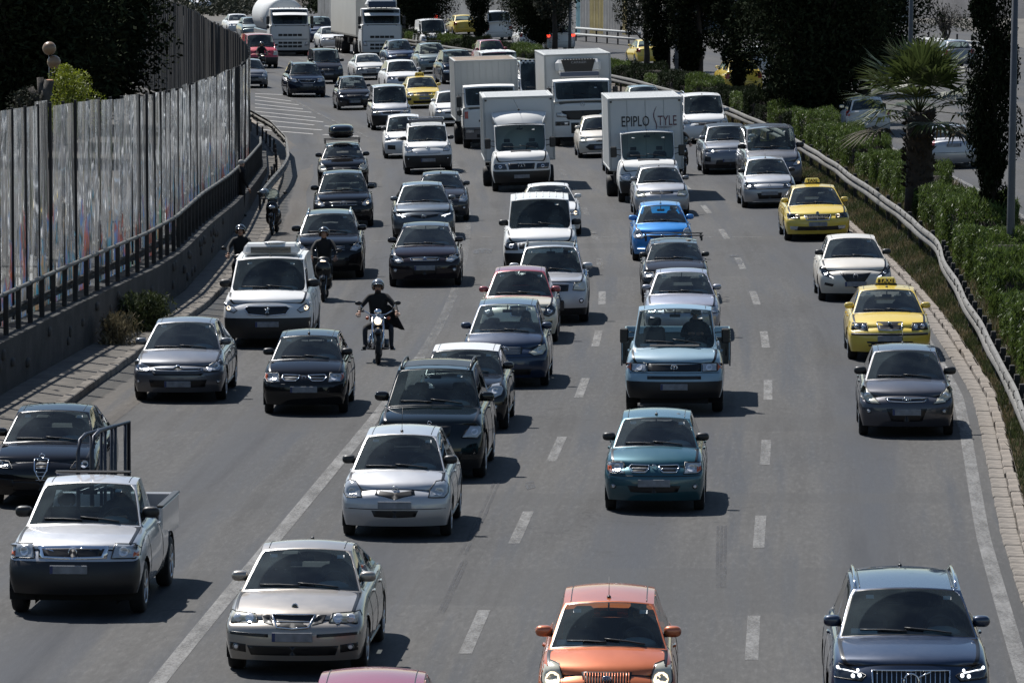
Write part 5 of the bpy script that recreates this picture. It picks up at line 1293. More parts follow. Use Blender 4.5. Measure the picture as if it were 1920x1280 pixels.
def ribbon(name, fx0, fx1, Ds, z, mat, nx=1, kind='structure', uv=True, parent=None):
    co = []; uvs = []; n = nx+1
    for D in Ds:
        a, b = fx0(D), fx1(D)
        for i in range(n):
            x = a+(b-a)*i/nx; co.append((x, D, gz(x, D)+z)); uvs.append((x-mid(D), D))
    f = [(r*n+i, r*n+i+1, (r+1)*n+i+1, (r+1)*n+i) for r in range(len(Ds)-1) for i in range(nx)]
    o = mesh_obj(name, co, f, [mat], parent, smooth=True)
    if uv:
        u = o.data.uv_layers.new(name='UVMap'); vi = np.empty(len(o.data.loops), np.int32); o.data.loops.foreach_get('vertex_index', vi)
        u.data.foreach_set('uv', np.array(uvs, np.float32)[vi].ravel())
    if kind and parent is None: o['kind'] = kind
    return o
def nz(n, l, vec, scale, detail=5, rough=.55, w=None):
    t = n.new('ShaderNodeTexNoise'); t.inputs['Scale'].default_value = scale; t.inputs['Detail'].default_value = detail; t.inputs['Roughness'].default_value = rough
    if vec is not None: l.new(vec, t.inputs['Vector'])
    return t.outputs['Fac']
def mapr(n, l, v, a, b, c, d):
    m = n.new('ShaderNodeMapRange'); m.inputs[1].default_value = a; m.inputs[2].default_value = b; m.inputs[3].default_value = c; m.inputs[4].default_value = d
    l.new(v, m.inputs[0]); return m.outputs[0]
def mixc(n, l, f, A, B, bt='MIX'):
    m = n.new('ShaderNodeMix'); m.data_type = 'RGBA'; m.blend_type = bt
    if isinstance(f, float): m.inputs['Factor'].default_value = f
    else: l.new(f, m.inputs['Factor'])
    for k, s in (('A', A), ('B', B)):
        if isinstance(s, tuple): m.inputs[k].default_value = (*s, 1)
        else: l.new(s, m.inputs[k])
    return m.outputs['Result']
def math2(n, l, op, a, b):
    m = n.new('ShaderNodeMath'); m.operation = op
    for k, s in ((0, a), (1, b)):
        if isinstance(s, (int, float)): m.inputs[k].default_value = s
        else: l.new(s, m.inputs[k])
    return m.outputs[0]
def vscale(n, l, vec, s):
    m = n.new('ShaderNodeVectorMath'); m.operation = 'MULTIPLY'; l.new(vec, m.inputs[0]); m.inputs[1].default_value = s; return m.outputs[0]

def asphalt_mat(name='asphalt', base=(.060,.0595,.0595), tracks=True):
    m, n, l, b = newmat(name)
    uv = n.new('ShaderNodeUVMap'); u = uv.outputs[0]
    fine = nz(n, l, u, 26, 4, .7); agg = nz(n, l, u, 9, 6, .7); big = nz(n, l, vscale(n, l, u, (.35, .05, 1)), 1.0, 5)
    str_ = nz(n, l, vscale(n, l, u, (1.1, .035, 1)), 1.6, 6, .6); patch_ = nz(n, l, vscale(n, l, u, (.2, .09, 1)), 1.0, 3)
    c = mixc(n, l, mapr(n, l, fine, .3, .7, 0, 1), tuple(x*.62 for x in base), tuple(x*1.36 for x in base))
    c = mixc(n, l, mapr(n, l, big, .38, .62, 0, .9), c, tuple(x*k for x, k in zip(base, (1.42, 1.38, 1.31))))
    c = mixc(n, l, mapr(n, l, str_, .50, .64, 0, .75), c, tuple(x*k for x, k in zip(base, (.50, .56, .68))))
    grain = nz(n, l, vscale(n, l, u, (13, 2.0, 1)), 1.0, 3, .7); c = mixc(n, l, mapr(n, l, grain, .36, .66, .3, 0), c, tuple(x*.35 for x in base)); c = mixc(n, l, mapr(n, l, grain, .56, .74, 0, .25), c, tuple(x*2.1 for x in base))
    if tracks:   # oil and tyre polish follow the lanes
        sx = n.new('ShaderNodeSeparateXYZ'); l.new(u, sx.inputs[0])
        w = math2(n, l, 'MULTIPLY', sx.outputs[0], 2*math.pi/3.6); s = math2(n, l, 'COSINE', math2(n, l, 'ADD', w, 3.3), 0.0)
        s = mapr(n, l, s, .2, 1, 0, 1); s = math2(n, l, 'MULTIPLY', s, mapr(n, l, big, .3, .65, .3, .95))
        c = mixc(n, l, s, c, tuple(x*k for x, k in zip(base, (.60, .66, .78))))
        # resurfaced strips across the carriageway
        bands = nz(n, l, vscale(n, l, u, (.02, .12, 1)), 1.0, 1); c = mixc(n, l, mapr(n, l, bands, .56, .575, 0, .45), c, tuple(x*.8 for x in base))
        cr = n.new('ShaderNodeTexVoronoi'); cr.feature = 'DISTANCE_TO_EDGE'; cr.inputs['Scale'].default_value = .8; 
        wv = n.new('ShaderNodeVectorMath'); wv.operation = 'ADD'; nn = n.new('ShaderNodeTexNoise'); nn.inputs['Scale'].default_value = 2.5; l.new(u, nn.inputs['Vector'])
        l.new(vscale(n, l, u, (1, .35, 1)), wv.inputs[0]); l.new(vscale(n, l, nn.outputs['Color'], (.7, .7, 0)), wv.inputs[1]); l.new(wv.outputs[0], cr.inputs['Vector'])
        ck = mapr(n, l, cr.outputs['Distance'], .0, .014, 1, 0); ck = math2(n, l, 'MULTIPLY', ck, mapr(n, l, patch_, .5, .62, 0, .6))
        c = mixc(n, l, ck, c, (.02,.02,.02))
    l.new(c, b.inputs['Base Color'])
    l.new(mapr(n, l, str_, .3, .75, .92, .62), b.inputs['Roughness']); b.inputs['Specular IOR Level'].default_value = .22
    bp = n.new('ShaderNodeBump'); bp.inputs['Strength'].default_value = .5; bp.inputs['Distance'].default_value = .012
    l.new(math2(n, l, 'ADD', fine, agg), bp.inputs['Height']); l.new(bp.outputs[0], b.inputs['Normal'])
    return m
def concrete_mat(name, base, stain=.5, scale=1.5, bump=.5):
    m, n, l, b = newmat(name); tc = n.new('ShaderNodeTexCoord'); u = tc.outputs['Object']
    a = nz(n, l, u, scale, 7, .65); f = nz(n, l, u, scale*14, 4, .7)
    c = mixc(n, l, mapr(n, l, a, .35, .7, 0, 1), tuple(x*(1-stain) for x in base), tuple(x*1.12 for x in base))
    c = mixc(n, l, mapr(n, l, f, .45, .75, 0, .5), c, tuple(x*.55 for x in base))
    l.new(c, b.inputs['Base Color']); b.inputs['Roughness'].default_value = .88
    bp = n.new('ShaderNodeBump'); bp.inputs['Strength'].default_value = bump; bp.inputs['Distance'].default_value = .02
    l.new(math2(n, l, 'ADD', a, f), bp.inputs['Height']); l.new(bp.outputs[0], b.inputs['Normal'])
    return m
asphalt_mat(); asphalt_mat('old_asphalt', (.066,.061,.056), False)
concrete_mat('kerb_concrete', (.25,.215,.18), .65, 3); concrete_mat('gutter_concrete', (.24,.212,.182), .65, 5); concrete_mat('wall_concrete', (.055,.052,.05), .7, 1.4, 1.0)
concrete_mat('pavement', (.15,.13,.11), .5, 2.2); concrete_mat('soil', (.10,.08,.058), .6, 1.2, 1.0); concrete_mat('far_ground', (.11,.10,.085), .5, .05)
concrete_mat('galvanised', (.17,.166,.155), .2, 1.2, .1); concrete_mat('stone', (.075,.07,.065), .4, 4)
concrete_mat('post_dark', (.045,.042,.04), .4, 6); concrete_mat('facade', (.33,.30,.28), .3, .4)
# ground sheet, following the cross fall
Dg = list(range(20, 700, 8))+[760, 900, 1200, 2000, 3200]; Xg = [-900,-300,-120,-60,-40,-30,-20,-14,-8,0,8,16,25,40,60,100,200,500,1100]
co = [(x, D, gz(x, D)-.06) for D in Dg for x in Xg]; nX = len(Xg)
o = mesh_obj('ground', co, [(r*nX+i, r*nX+i+1, (r+1)*nX+i+1, (r+1)*nX+i) for r in range(len(Dg)-1) for i in range(nX-1)], ['far_ground']); o['kind'] = 'structure'
Dr = list(np.arange(50, 640, 3.0))
ribbon('road', kerbL, kerbR, Dr, 0, MATS['asphalt'], 10)
def oppL(D): return mid(D)+12.0
ribbon('opposite_road', oppL, lambda D: mid(D)+24.5+ (0 if D < 230 else min(26, (D-230)*.16)), Dr, -.004, MATS['asphalt'], 6)
o = ribbon('side_road', lambda D: wallx(D)-18, lambda D: wallx(D)-1.0, list(np.arange(150, 400, 4.0)), -.01, MATS['old_asphalt'], 3)
# painted markings
def mark_mat(name, col, lo, hi):
    m, n, l, b = newmat(name); tc = n.new('ShaderNodeTexCoord'); u = tc.outputs['Object']
    a = nz(n, l, vscale(n, l, u, (3, .5, 1)), 1.2, 8, .75); f = nz(n, l, u, 22, 3, .7)
    s = math2(n, l, 'ADD', math2(n, l, 'MULTIPLY', a, .65), math2(n, l, 'MULTIPLY', f, .35))
    al = mapr(n, l, s, lo, hi, 0, 1); out = n['Material Output']; tr = n.new('ShaderNodeBsdfTransparent'); ms = n.new('ShaderNodeMixShader')
    b.inputs['Base Color'].default_value = (*col, 1); b.inputs['Roughness'].default_value = .7
    l.new(al, ms.inputs[0]); l.new(tr.outputs[0], ms.inputs[1]); l.new(b.outputs[0], ms.inputs[2]); l.new(ms.outputs[0], out.inputs[0])
    return m
mark_mat('road_paint', (.165,.162,.156), .32, .60); mark_mat('worn_paint', (.13,.128,.122), .42, .66); mark_mat('hatch_paint', (.26,.255,.245), .2, .45); mark_mat('tyre_mark', (.03,.03,.035), .42, .7); mark_mat('oil_stain', (.05,.055,.065), .42, .62)
def line(name, off0, off1, D0, D1, mat='road_paint', step=3.0, fn=mid):
    n = max(2, int((D1-D0)/step)+1); return ribbon(name, lambda D: fn(D)+off0, lambda D: fn(D)+off1, list(np.linspace(D0, D1, n)), .006, MATS[mat], 1)
line('solid_lane_line', -3.70, -3.48, 60, 118); line('solid_lane_line', -3.69, -3.48, 118, 205, 'worn_paint')
line('edge_line', -.64, -.43, 60, 205, fn=kerbR); line('edge_line', -.68, -.45, 205, 420, 'worn_paint', fn=kerbR)
line('opposite_edge_line', .35, .5, 60, 400, 'road_paint', fn=oppL)
for off, ph in ((0.0, 85.0), (3.62, 84.4)):
    D = ph-26
    while D < 420:
        line('lane_dash', off-.075 if D > 200 else off-.085, off+.075 if D > 200 else off+.085, D, D+4.4, 'road_paint' if D < 140 or off else 'worn_paint', 1.2); D += 12.3
D = 205
while D < 400: line('lane_dash', -3.66, -3.52, D, D+4.4, 'worn_paint', 1.5); D += 12.3
D = 60
while D < 400: line('lane_dash', 3.8, 3.95, D, D+4.4, 'worn_paint', 1.5, fn=oppL); D += 12.3
# hatched area left of the lanes
for (yl, xr, yr) in [(176,530,178),(181,546,190),(188,560,197),(195,568,205),(202,584,211),(209,592,221),(216,606,229),(224,628,238),(234,655,247),(243,672,256),(251,690,256)][:10]:
    a, b_ = G(478, yl), G(xr, yr); d = .30
    xs = np.linspace(0, 1, 6); co = []
    for t in xs:
        p = a.lerp(b_, t); kx = kerbL(p.y)+.1
        x = max(p.x, kx); co += [(x, p.y-d, gz(x, p.y)+.006), (x, p.y+d, gz(x, p.y)+.006)]
    o = mesh_obj('hatch_stripe', co, [(2*i, 2*i+2, 2*i+3, 2*i+1) for i in range(5)], ['hatch_paint']); o['kind'] = 'structure'
a = [G(540,183), G(600,215), G(690,258)]
o = mesh_obj('hatch_border', sum([[(p.x-.08, p.y, p.z+.007), (p.x+.08, p.y, p.z+.007)] for p in a], []), [(0,1,3,2),(2,3,5,4)], ['worn_paint']); o['kind'] = 'structure'
# tyre marks and stains
def streak(pts, w, mat, name='tyre_mark'):
    co = []
    for (x, y) in pts: p = G(x, y); co += [(p.x-w/2, p.y, p.z+.009), (p.x+w/2, p.y, p.z+.009)]
    o = mesh_obj(name, co, [(2*i, 2*i+1, 2*i+3, 2*i+2) for i in range(len(pts)-1)], [mat]); o['kind'] = 'structure'
for dx in (-9, -2, 5): streak([(1354+dx,1102),(1354+dx,1040),(1355+dx,985)], .045, 'tyre_mark')
for dx in (0, 9): streak([(862+dx,1040),(898+dx,970),(928+dx,900)], .05, 'tyre_mark')
for dx in (0, 8): streak([(822+dx,1150),(850+dx,1090),(868+dx,1050)], .05, 'tyre_mark')
def stain(px, py, w, h, mat='oil_stain'):
    p = G(px, py); n = 18; co = [(p.x, p.y, p.z+.011)]; r_ = random.Random(int(px*7+py))
    for k in range(n):
        a = 2*math.pi*k/n; s = r_.uniform(.7, 1.15); x, y = p.x+w*math.cos(a)*s, p.y+h*math.sin(a)*s; co.append((x, y, gz(x, y)+.011))
    o = mesh_obj('oil_stain', co, [(0, k+1, (k+1) % n+1) for k in range(n)], [mat]); o['kind'] = 'structure'
stain(1385, 492, .12, 1.2); stain(1378, 480, .16, .4); stain(905, 471, .3, 1.4); stain(994, 910, .1, .7)
for yy, x0_, x1_ in ((445, 900, 1590), (452, 600, 860)):
    a, b_ = G(x0_, yy), G(x1_, yy); o = mesh_obj('road_joint', [(a.x, a.y-.12, a.z+.007), (b_.x, b_.y-.12, b_.z+.007), (b_.x, b_.y+.12, b_.z+.007), (a.x, a.y+.12, a.z+.007)], [(0,1,2,3)], ['worn_paint' if yy < 500 else 'oil_stain']); o['kind'] = 'structure'
for q in (930, 962): pass
# ---- left: kerb stones, pavement, retaining wall
PV = .13
ribbon('pavement', wallx, lambda D: kerbL(D)-.18, list(np.arange(62, 262, 2.0)), PV-.01, MATS['pavement'], 2)
ribbon('old_road_edge', kerbL, lambda D: kerbL(D)+interp([(60,1.3),(134,1.2),(160,.85),(190,.95),(215,1.3),(240,.6),(300,.1)], D), list(np.arange(70, 262, 2.0)), .004, MATS['old_asphalt'], 2)
kerb = empty('kerb', Matrix.Translation((kerbL(140), 140, 0))); kerb['kind'] = 'structure'
def seg_box(name, parent, xa, Da, xb, Db, w, z0, z1, mat, gap=.012, tilt=0, key=None, jit=0.):
    """a block lying along the line from a to b"""
    a = Vector((xa, Da, gz(xa, Da))); b_ = Vector((xb, Db, gz(xb, Db))); d = b_-a; L = d.length-gap; ang = math.atan2(d.x, d.y)
    k = ('seg', round(w, 3), round(z1-z0, 3), mat)
    if k not in MESHC:
        q = MB(); q.box((0, 0, (z1-z0)/2), (w, 1, z1-z0), mat, bev=min(.018, (z1-z0)*.3)); o = q.build(name); MESHC[k] = o.data; COL.objects.unlink(o); bpy.data.objects.remove(o)
    o = bpy.data.objects.new(name, MESHC[k]); link(o)
    c = (a+b_)/2; r_ = random.uniform
    M = Matrix.Translation((c.x+r_(-jit, jit), c.y, c.z+z0+r_(-jit, jit)*.5)) @ Matrix.Rotation(-ang+r_(-jit, jit)*.4, 4, 'Z') @ Matrix.Rotation(math.atan2(d.z, math.hypot(d.x, d.y)), 4, 'X') @ Matrix.Diagonal((1, L, 1, 1))
    if parent is not None: o.parent = parent; o.matrix_parent_inverse = parent.matrix_world.inverted() if False else Matrix.Identity(4); o.matrix_local = parent.matrix_world.inverted() @ M
    else: o.matrix_world = M
    return o
for D in np.arange(70, 262, 1.5): seg_box('kerb_stone', kerb, kerbL(D)-.1, D, kerbL(D+1.5)-.1, D+1.5, .2, -.05, PV+.02, 'kerb_concrete', jit=.012)
kerb2 = empty('kerb', Matrix.Translation((kerbR(140), 140, 0))); kerb2['kind'] = 'structure'
for D in np.arange(66, 300, 1.0): seg_box('kerb_stone', kerb2, kerbR(D)+.08, D, kerbR(D+1.0)+.08, D+1.0, .17, -.05, .11, 'kerb_concrete', jit=.02)
gut = empty('gutter', Matrix.Translation((kerbR(140), 140, 0))); gut['kind'] = 'structure'
for D in np.arange(66, 200, .75): seg_box('gutter_slab', gut, kerbR(D)-.13, D, kerbR(D+.75)-.13, D+.75, .27, -.05, .025, 'gutter_concrete', gap=.012, jit=.008)
# retaining wall with its coping and stones
wall = empty('retaining_wall', Matrix.Translation((wallx(130), 130, 0)))
tag(wall, 'low dark stone and concrete wall below the fence along the left pavement', 'wall')
def WH(D): return interp([(60,1.1),(150,1.1),(175,.75),(200,.35),(240,.2),(460,.15)], D)
def solid_strip(name, f0, f1, z0, z1, Ds, mat, parent):
    co = []
    for D in Ds:
        a, b_ = f0(D), f1(D)
        co += [(a, D, gz(a, D)+z0(D)), (a, D, gz(a, D)+z1(D)), (b_, D, gz(b_, D)+z1(D)), (b_, D, gz(b_, D)+z0(D))]
    f = []
    for i in range(len(Ds)-1):
        for k in range(3): f.append((4*i+k, 4*i+k+1, 4*i+4+k+1, 4*i+4+k)[::-1])
    f.append((0,1,2,3)); e = 4*(len(Ds)-1); f.append((e+3,e+2,e+1,e))
    o = mesh_obj(name, co, f, [mat], parent, smooth=False)
    if parent is not None: o.matrix_local = parent.matrix_world.inverted()
    return o
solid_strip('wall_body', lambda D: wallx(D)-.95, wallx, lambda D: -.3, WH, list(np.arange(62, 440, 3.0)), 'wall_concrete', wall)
rr = random.Random(3); stones = MB()
for D in np.arange(96, 158, .55):
    for z in (.18, .42, .66, .88):
        if rr.random() < .16 and z > .3:
            d = D+rr.uniform(-.2, .2); x = wallx(d); stones.ell((x, d, gz(x, d)+z+rr.uniform(-.05,.05)), (.09+rr.uniform(0,.05), rr.uniform(.3,.5), rr.uniform(.16,.25)), 'stone', 8, 5, e=.7)
o = stones.build('wall_stones', wall); o.matrix_local = wall.matrix_world.inverted(); o['kind'] = 'stuff'
# steel railing on the wall
rail = empty('railing', Matrix.Translation((wallx(130), 130, WH(130)))); tag(rail, 'steel railing with a top pipe and dark posts standing on the low wall', 'railing')
def wx(D): return wallx(D)-.22
key = 'rpost'; q = MB(); q.box((0,0,.40),(.10,.12,.80),'post_dark',bev=.01); q.box((0,0,.80),(.12,.13,.06),'post_dark',bev=.02); o = q.build('post'); MESHC[key] = o.data; COL.objects.unlink(o); bpy.data.objects.remove(o)
D = 84.0; k = 0
while D < 205:
    x = wx(D); M = Matrix.Translation((x, D, gz(x, D)+WH(D)-.01)) @ Matrix.Rotation(random.uniform(-.03, .03)+(-.22 if k in (21, 22) else 0), 4, 'X')
    o = bpy.data.objects.new('post', MESHC[key]); link(o, rail); o.matrix_local = rail.matrix_world.inverted() @ M; D += 1.62; k += 1
q = MB(); pts = [(wx(D), D, gz(wx(D), D)+WH(D)+.80) for D in np.arange(84, 206, 1.62)]; q.tube(pts, .045, 'galvanised', 8); o = q.build('top_pipe', rail); o.matrix_local = rail.matrix_world.inverted()
def wbeam(name, fx, zf, Ds, h, mat, parent, side=-1, depth=.08, prof=None):
    prof = prof or [(0,-.5),(1,-.40),(1,-.24),(0,-.08),(0,.08),(1,.24),(1,.40),(0,.5)]
    co = []; n = len(prof)
    for D in Ds:
        x = fx(D); z = gz(x, D)+zf(D)
        for (p, q_) in prof: co.append((x+side*depth*p, D, z+q_*h))
    f = [(i*n+k, i*n+k+1, (i+1)*n+k+1, (i+1)*n+k) for i in range(len(Ds)-1) for k in range(n-1)]
    o = mesh_obj(name, co, f, [mat], parent, smooth=False); o.matrix_local = parent.matrix_world.inverted()
    return o
D = 84.0
while D < 206: wbeam('rail_section', lambda d: wx(d)-.13, lambda d: WH(d)+.34, list(np.linspace(D, D+4.05, 4)), .2, 'post_dark' if D < 168 else 'galvanised', rail, 1, .05); D += 4.07
# lower barrier that starts where the pavement widens
bar = empty('guard_rail', Matrix.Translation((wallx(200)+.5, 200, 0))); tag(bar, 'short grey steel barrier on the left beyond the parked scooter', 'guard rail')
D = 176.0
while D < 250:
    wbeam('rail_section', lambda d: wallx(d)+.42+.3*sstep((d-176)/20), lambda d: .62, list(np.linspace(D, D+3.95, 4)), .32, 'galvanised', bar, 1, .07)
    x = wallx(D)+.34; o = bpy.data.objects.new('post', MESHC['rpost']); link(o, bar); o.matrix_local = bar.matrix_world.inverted() @ Matrix.Translation((x, D, gz(x, D)-.12)) @ Matrix.Diagonal((.7,.7,.9,1)); D += 4.0

# ---- tall fence of reflecting sheets with sprayed paint on the lower half
def sheet_mat():
    m, n, l, b = newmat('reflecting_sheet'); out = n['Material Output']
    uv = n.new('ShaderNodeUVMap'); sp = n.new('ShaderNodeSeparateXYZ'); l.new(uv.outputs[0], sp.inputs[0])
    geo = n.new('ShaderNodeNewGeometry'); tc = n.new('ShaderNodeTexCoord'); P = geo.outputs['Position']
    wv = nz(n, l, vscale(n, l, P, (1, .95, .2)), 1.3, 1, .4); wf = nz(n, l, vscale(n, l, P, (1, 3, .3)), 1.3, 1, .5)
    bp = n.new('ShaderNodeBump'); bp.inputs['Strength'].default_value = 1.0; bp.inputs['Distance'].default_value = .16
    l.new(math2(n, l, 'ADD', wv, math2(n, l, 'MULTIPLY', wf, .16)), bp.inputs['Height'])
    b.inputs['Metallic'].default_value = 1.0; b.inputs['Base Color'].default_value = (.9,.92,.94,1); b.inputs['Roughness'].default_value = .04
    l.new(bp.outputs[0], b.inputs['Normal'])
    # the sheet lets part of the light through above
    tr = n.new('ShaderNodeBsdfTransparent'); tr.inputs[0].default_value = (.88,.90,.9,1)
    ms = n.new('ShaderNodeMixShader'); fn_ = n.new('ShaderNodeLayerWeight'); l.new(mapr(n, l, fn_.outputs['Facing'], .70, .93, .82, .06), ms.inputs[0]); tf = n.new('ShaderNodeBsdfTranslucent'); tf.inputs[0].default_value = (.55,.57,.58,1); mf = n.new('ShaderNodeMixShader'); mf.inputs[0].default_value = .14; l.new(b.outputs[0], mf.inputs[1]); l.new(tf.outputs[0], mf.inputs[2])
    l.new(mf.outputs[0], ms.inputs[1]); l.new(tr.outputs[0], ms.inputs[2])
    # spray paint
    pc = vscale(n, l, P, (1, .45, .25)); hue = nz(n, l, pc, 1.5, 4, .6); mask = nz(n, l, vscale(n, l, P, (1, .55, .42)), 1.4, 7, .65); sc = nz(n, l, vscale(n, l, P, (1, 2.2, 2.4)), 1.4, 6, .7)
    cr = n.new('ShaderNodeValToRGB'); e = cr.color_ramp.elements
    cols = [(.0,(.02,.02,.025)),(.36,(.03,.035,.04)),(.42,(.45,.10,.05)),(.46,(.03,.22,.55)),(.50,(.32,.30,.27)),(.54,(.02,.03,.03)),(.57,(.05,.32,.5)),(.61,(.5,.25,.10)),(.66,(.04,.28,.2)),(.72,(.2,.09,.36)),(.8,(.35,.35,.34))]
    e[0].position = cols[0][0]; e[0].color = (*cols[0][1], 1); e[1].position = cols[1][0]; e[1].color = (*cols[1][1], 1)
    for p_, c_ in cols[2:]: x_ = e.new(p_); x_.color = (*c_, 1)
    l.new(hue, cr.inputs[0]); pb = n.new('ShaderNodeBsdfPrincipled'); pb.inputs['Roughness'].default_value = .35
    l.new(mixc(n, l, mapr(n, l, sc, .52, .6, 0, .8), cr.outputs[0], (.015,.015,.018)), pb.inputs['Base Color'])
    hgt = mapr(n, l, sp.outputs[1], .02, .7, .16, -.12)
    mk_ = math2(n, l, 'ADD', mask, hgt); mk_ = mapr(n, l, mk_, .56, .62, 0, .92)
    tl = n.new('ShaderNodeBsdfTranslucent'); l.new(cr.outputs[0], tl.inputs[0]); m3 = n.new('ShaderNodeMixShader'); m3.inputs[0].default_value = .3; l.new(pb.outputs[0], m3.inputs[1]); l.new(tl.outputs[0], m3.inputs[2])
    m2 = n.new('ShaderNodeMixShader'); l.new(mk_, m2.inputs[0]); l.new(ms.outputs[0], m2.inputs[1]); l.new(m3.outputs[0], m2.inputs[2]); l.new(m2.outputs[0], out.inputs[0])
    return m
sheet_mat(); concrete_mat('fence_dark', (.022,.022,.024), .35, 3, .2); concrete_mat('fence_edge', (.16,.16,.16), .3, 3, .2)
fence = empty('sheet_fence', Matrix.Translation((wallx(130)-.6, 130, 1.1))); tag(fence, 'long tall fence of mirror-like sheets covered in graffiti along the left side', 'fence')
def ftop(D): return interp([(60,5.6),(104,5.5),(121,5.26),(145,4.8),(168,4.54),(188,4.24),(205,4.08),(245,4.4),(265,4.75),(300,5.1),(450,5.2)], D)
def fx_(D): return wallx(D)-.62
Finv = fence.matrix_world.inverted(); D = 92.0; k = 0; fr_ = random.Random(5)
while D < 440:
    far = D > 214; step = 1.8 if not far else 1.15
    n = 9; co = []; uvs = []; am = 0 if far else fr_.uniform(.008, .03); jx = fr_.uniform(-.02, .02); top_j = fr_.uniform(-.06, .06); lean = fr_.uniform(-.015,.015)
    for i in range(n):
        d = D+.012+(step-.024)*i/(n-1); x0 = fx_(d)+jx
        for r_ in range(5):
            t = r_/4; x = x0 + am*math.sin(i*1.9+k)*(.4+.6*math.sin(t*3+k)) + (.035*((i % 2)-.5) if far else 0) + lean*t*4
            z = gz(x0, d)+WH(d)+(ftop(d)+top_j-WH(d))*t; co.append((x, d, z)); uvs.append((i/(n-1), t))
    f = [(i*5+r_, i*5+r_+1, (i+1)*5+r_+1, (i+1)*5+r_) for i in range(n-1) for r_ in range(4)]
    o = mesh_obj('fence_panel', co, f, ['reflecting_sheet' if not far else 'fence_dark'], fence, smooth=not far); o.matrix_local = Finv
    u = o.data.uv_layers.new(name='UVMap'); vi = np.empty(len(o.data.loops), np.int32); o.data.loops.foreach_get('vertex_index', vi); u.data.foreach_set('uv', np.array(uvs, np.float32)[vi].ravel())
    q = MB(); x = fx_(D); q.box((x-.01, D, gz(x, D)+(WH(D)+ftop(D))/2+.02), (.06, .12 if not far else .05, ftop(D)-WH(D)-.03), 'fence_dark' if not far else 'fence_edge'); o = q.build('fence_post', fence); o.matrix_local = Finv
    D += step; k += 1

# ---- right guard rail
gr = empty('guard_rail', Matrix.Translation((railx(150), 150, 0))); tag(gr, 'long wavy steel guard rail between the right lane and the median hedges', 'guard rail')
Gi = gr.matrix_world.inverted(); D = 76.0; k = 0; R_ = random.Random(8)
wob = [R_.uniform(-.025, .025) for _ in range(400)]
def rx(d):
    i = d/4.0; a = int(i); return railx(d)+wob[a]*(1-(i-a))+wob[a+1]*(i-a) + (.18*math.exp(-((d-141)/5)**2))
while D < 420:
    RP = [(0,-.5),(.8,-.4),(1,-.15),(1,.15),(.8,.4),(0,.5)]
    for zz in (.79, .60): wbeam('rail_section', (lambda d, zz=zz: rx(d)+.012*math.sin(d*.5+zz*9)), lambda d, zz=zz: zz+.015*math.sin(d*.21+zz*2), list(np.linspace(D, D+1.97 if D < 180 else D+3.97, 4)), .15, 'galvanised', gr, -1, .07, RP)
    D += 2.0 if D < 180 else 4.0
D = 77.0
q = MB(); q.box((.10,0,.42),(.10,.14,.95),'post_dark',bev=.01); q.box((-.01,0,.70),(.12,.1,.2),'post_dark'); o = q.build('post'); MESHC['gpost'] = o.data; COL.objects.unlink(o); bpy.data.objects.remove(o)
while D < 400:
    x = rx(D)+.03; o = bpy.data.objects.new('post', MESHC['gpost']); link(o, gr); o.matrix_local = Gi @ Matrix.Translation((x, D, gz(x, D)-.02)); D += 2.0 if D < 140 else 4.0
for D in np.arange(80, 180, 2.0):   # bolt and lap at every joint
    x = rx(D); q = MB(); q.box((x-.06, D, gz(x, D)+.79+.03*math.sin(D*.21+1.58)), (.022,.012,.15), 'post_dark'); o = q.build('lap_joint', gr); o.matrix_local = Gi
# median soil
ribbon('median_soil', lambda D: kerbR(D)+.18, oppL, list(np.arange(62, 420, 3.0)), .08, MATS['soil'], 6)
solid = solid_strip('opposite_kerb', lambda D: oppL(D)-.2, lambda D: oppL(D), lambda D: -.1, lambda D: .14, list(np.arange(62, 420, 3.0)), 'kerb_concrete', None); solid['kind'] = 'structure'

# ------------------------------------------------------------------ vegetation
def leafmat(name, col, var=.5, rough=.5, trans=.25, spec=.4):
    m, n, l, b = newmat(name); gi = n.new('ShaderNodeNewGeometry')
    c = mixc(n, l, gi.outputs['Random Per Island'], tuple(x*(1-var) for x in col), tuple(min(1, x*(1+var)) for x in col))
    l.new(c, b.inputs['Base Color']); b.inputs['Roughness'].default_value = rough; b.inputs['Specular IOR Level'].default_value = spec
    if trans:
        out = n['Material Output']; t = n.new('ShaderNodeBsdfTranslucent'); l.new(c, t.inputs[0]); ms = n.new('ShaderNodeMixShader'); ms.inputs[0].default_value = trans
        l.new(b.outputs[0], ms.inputs[1]); l.new(t.outputs[0], ms.inputs[2]); l.new(ms.outputs[0], out.inputs[0])
    return m
leafmat('cypress_leaf', (.011,.015,.008), .6, .9, .04, .03); leafmat('conifer_leaf', (.017,.023,.012), .6, .9, .05, .03); leafmat('oleander_leaf', (.075,.11,.026), .55, .5, .3, .2)
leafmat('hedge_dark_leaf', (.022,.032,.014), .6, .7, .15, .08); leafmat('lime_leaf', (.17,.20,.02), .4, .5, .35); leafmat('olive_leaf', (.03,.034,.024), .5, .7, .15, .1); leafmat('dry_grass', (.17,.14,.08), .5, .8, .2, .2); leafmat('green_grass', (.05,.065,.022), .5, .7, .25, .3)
leafmat('palm_leaf', (.05,.068,.02), .5, .42, .25, .35); leafmat('dead_leaf', (.05,.04,.022), .5, .8, .1); concrete_mat('bark', (.045,.035,.028), .5, 6, 1.0); concrete_mat('bark_grey', (.09,.08,.07), .5, 6, 1.0)
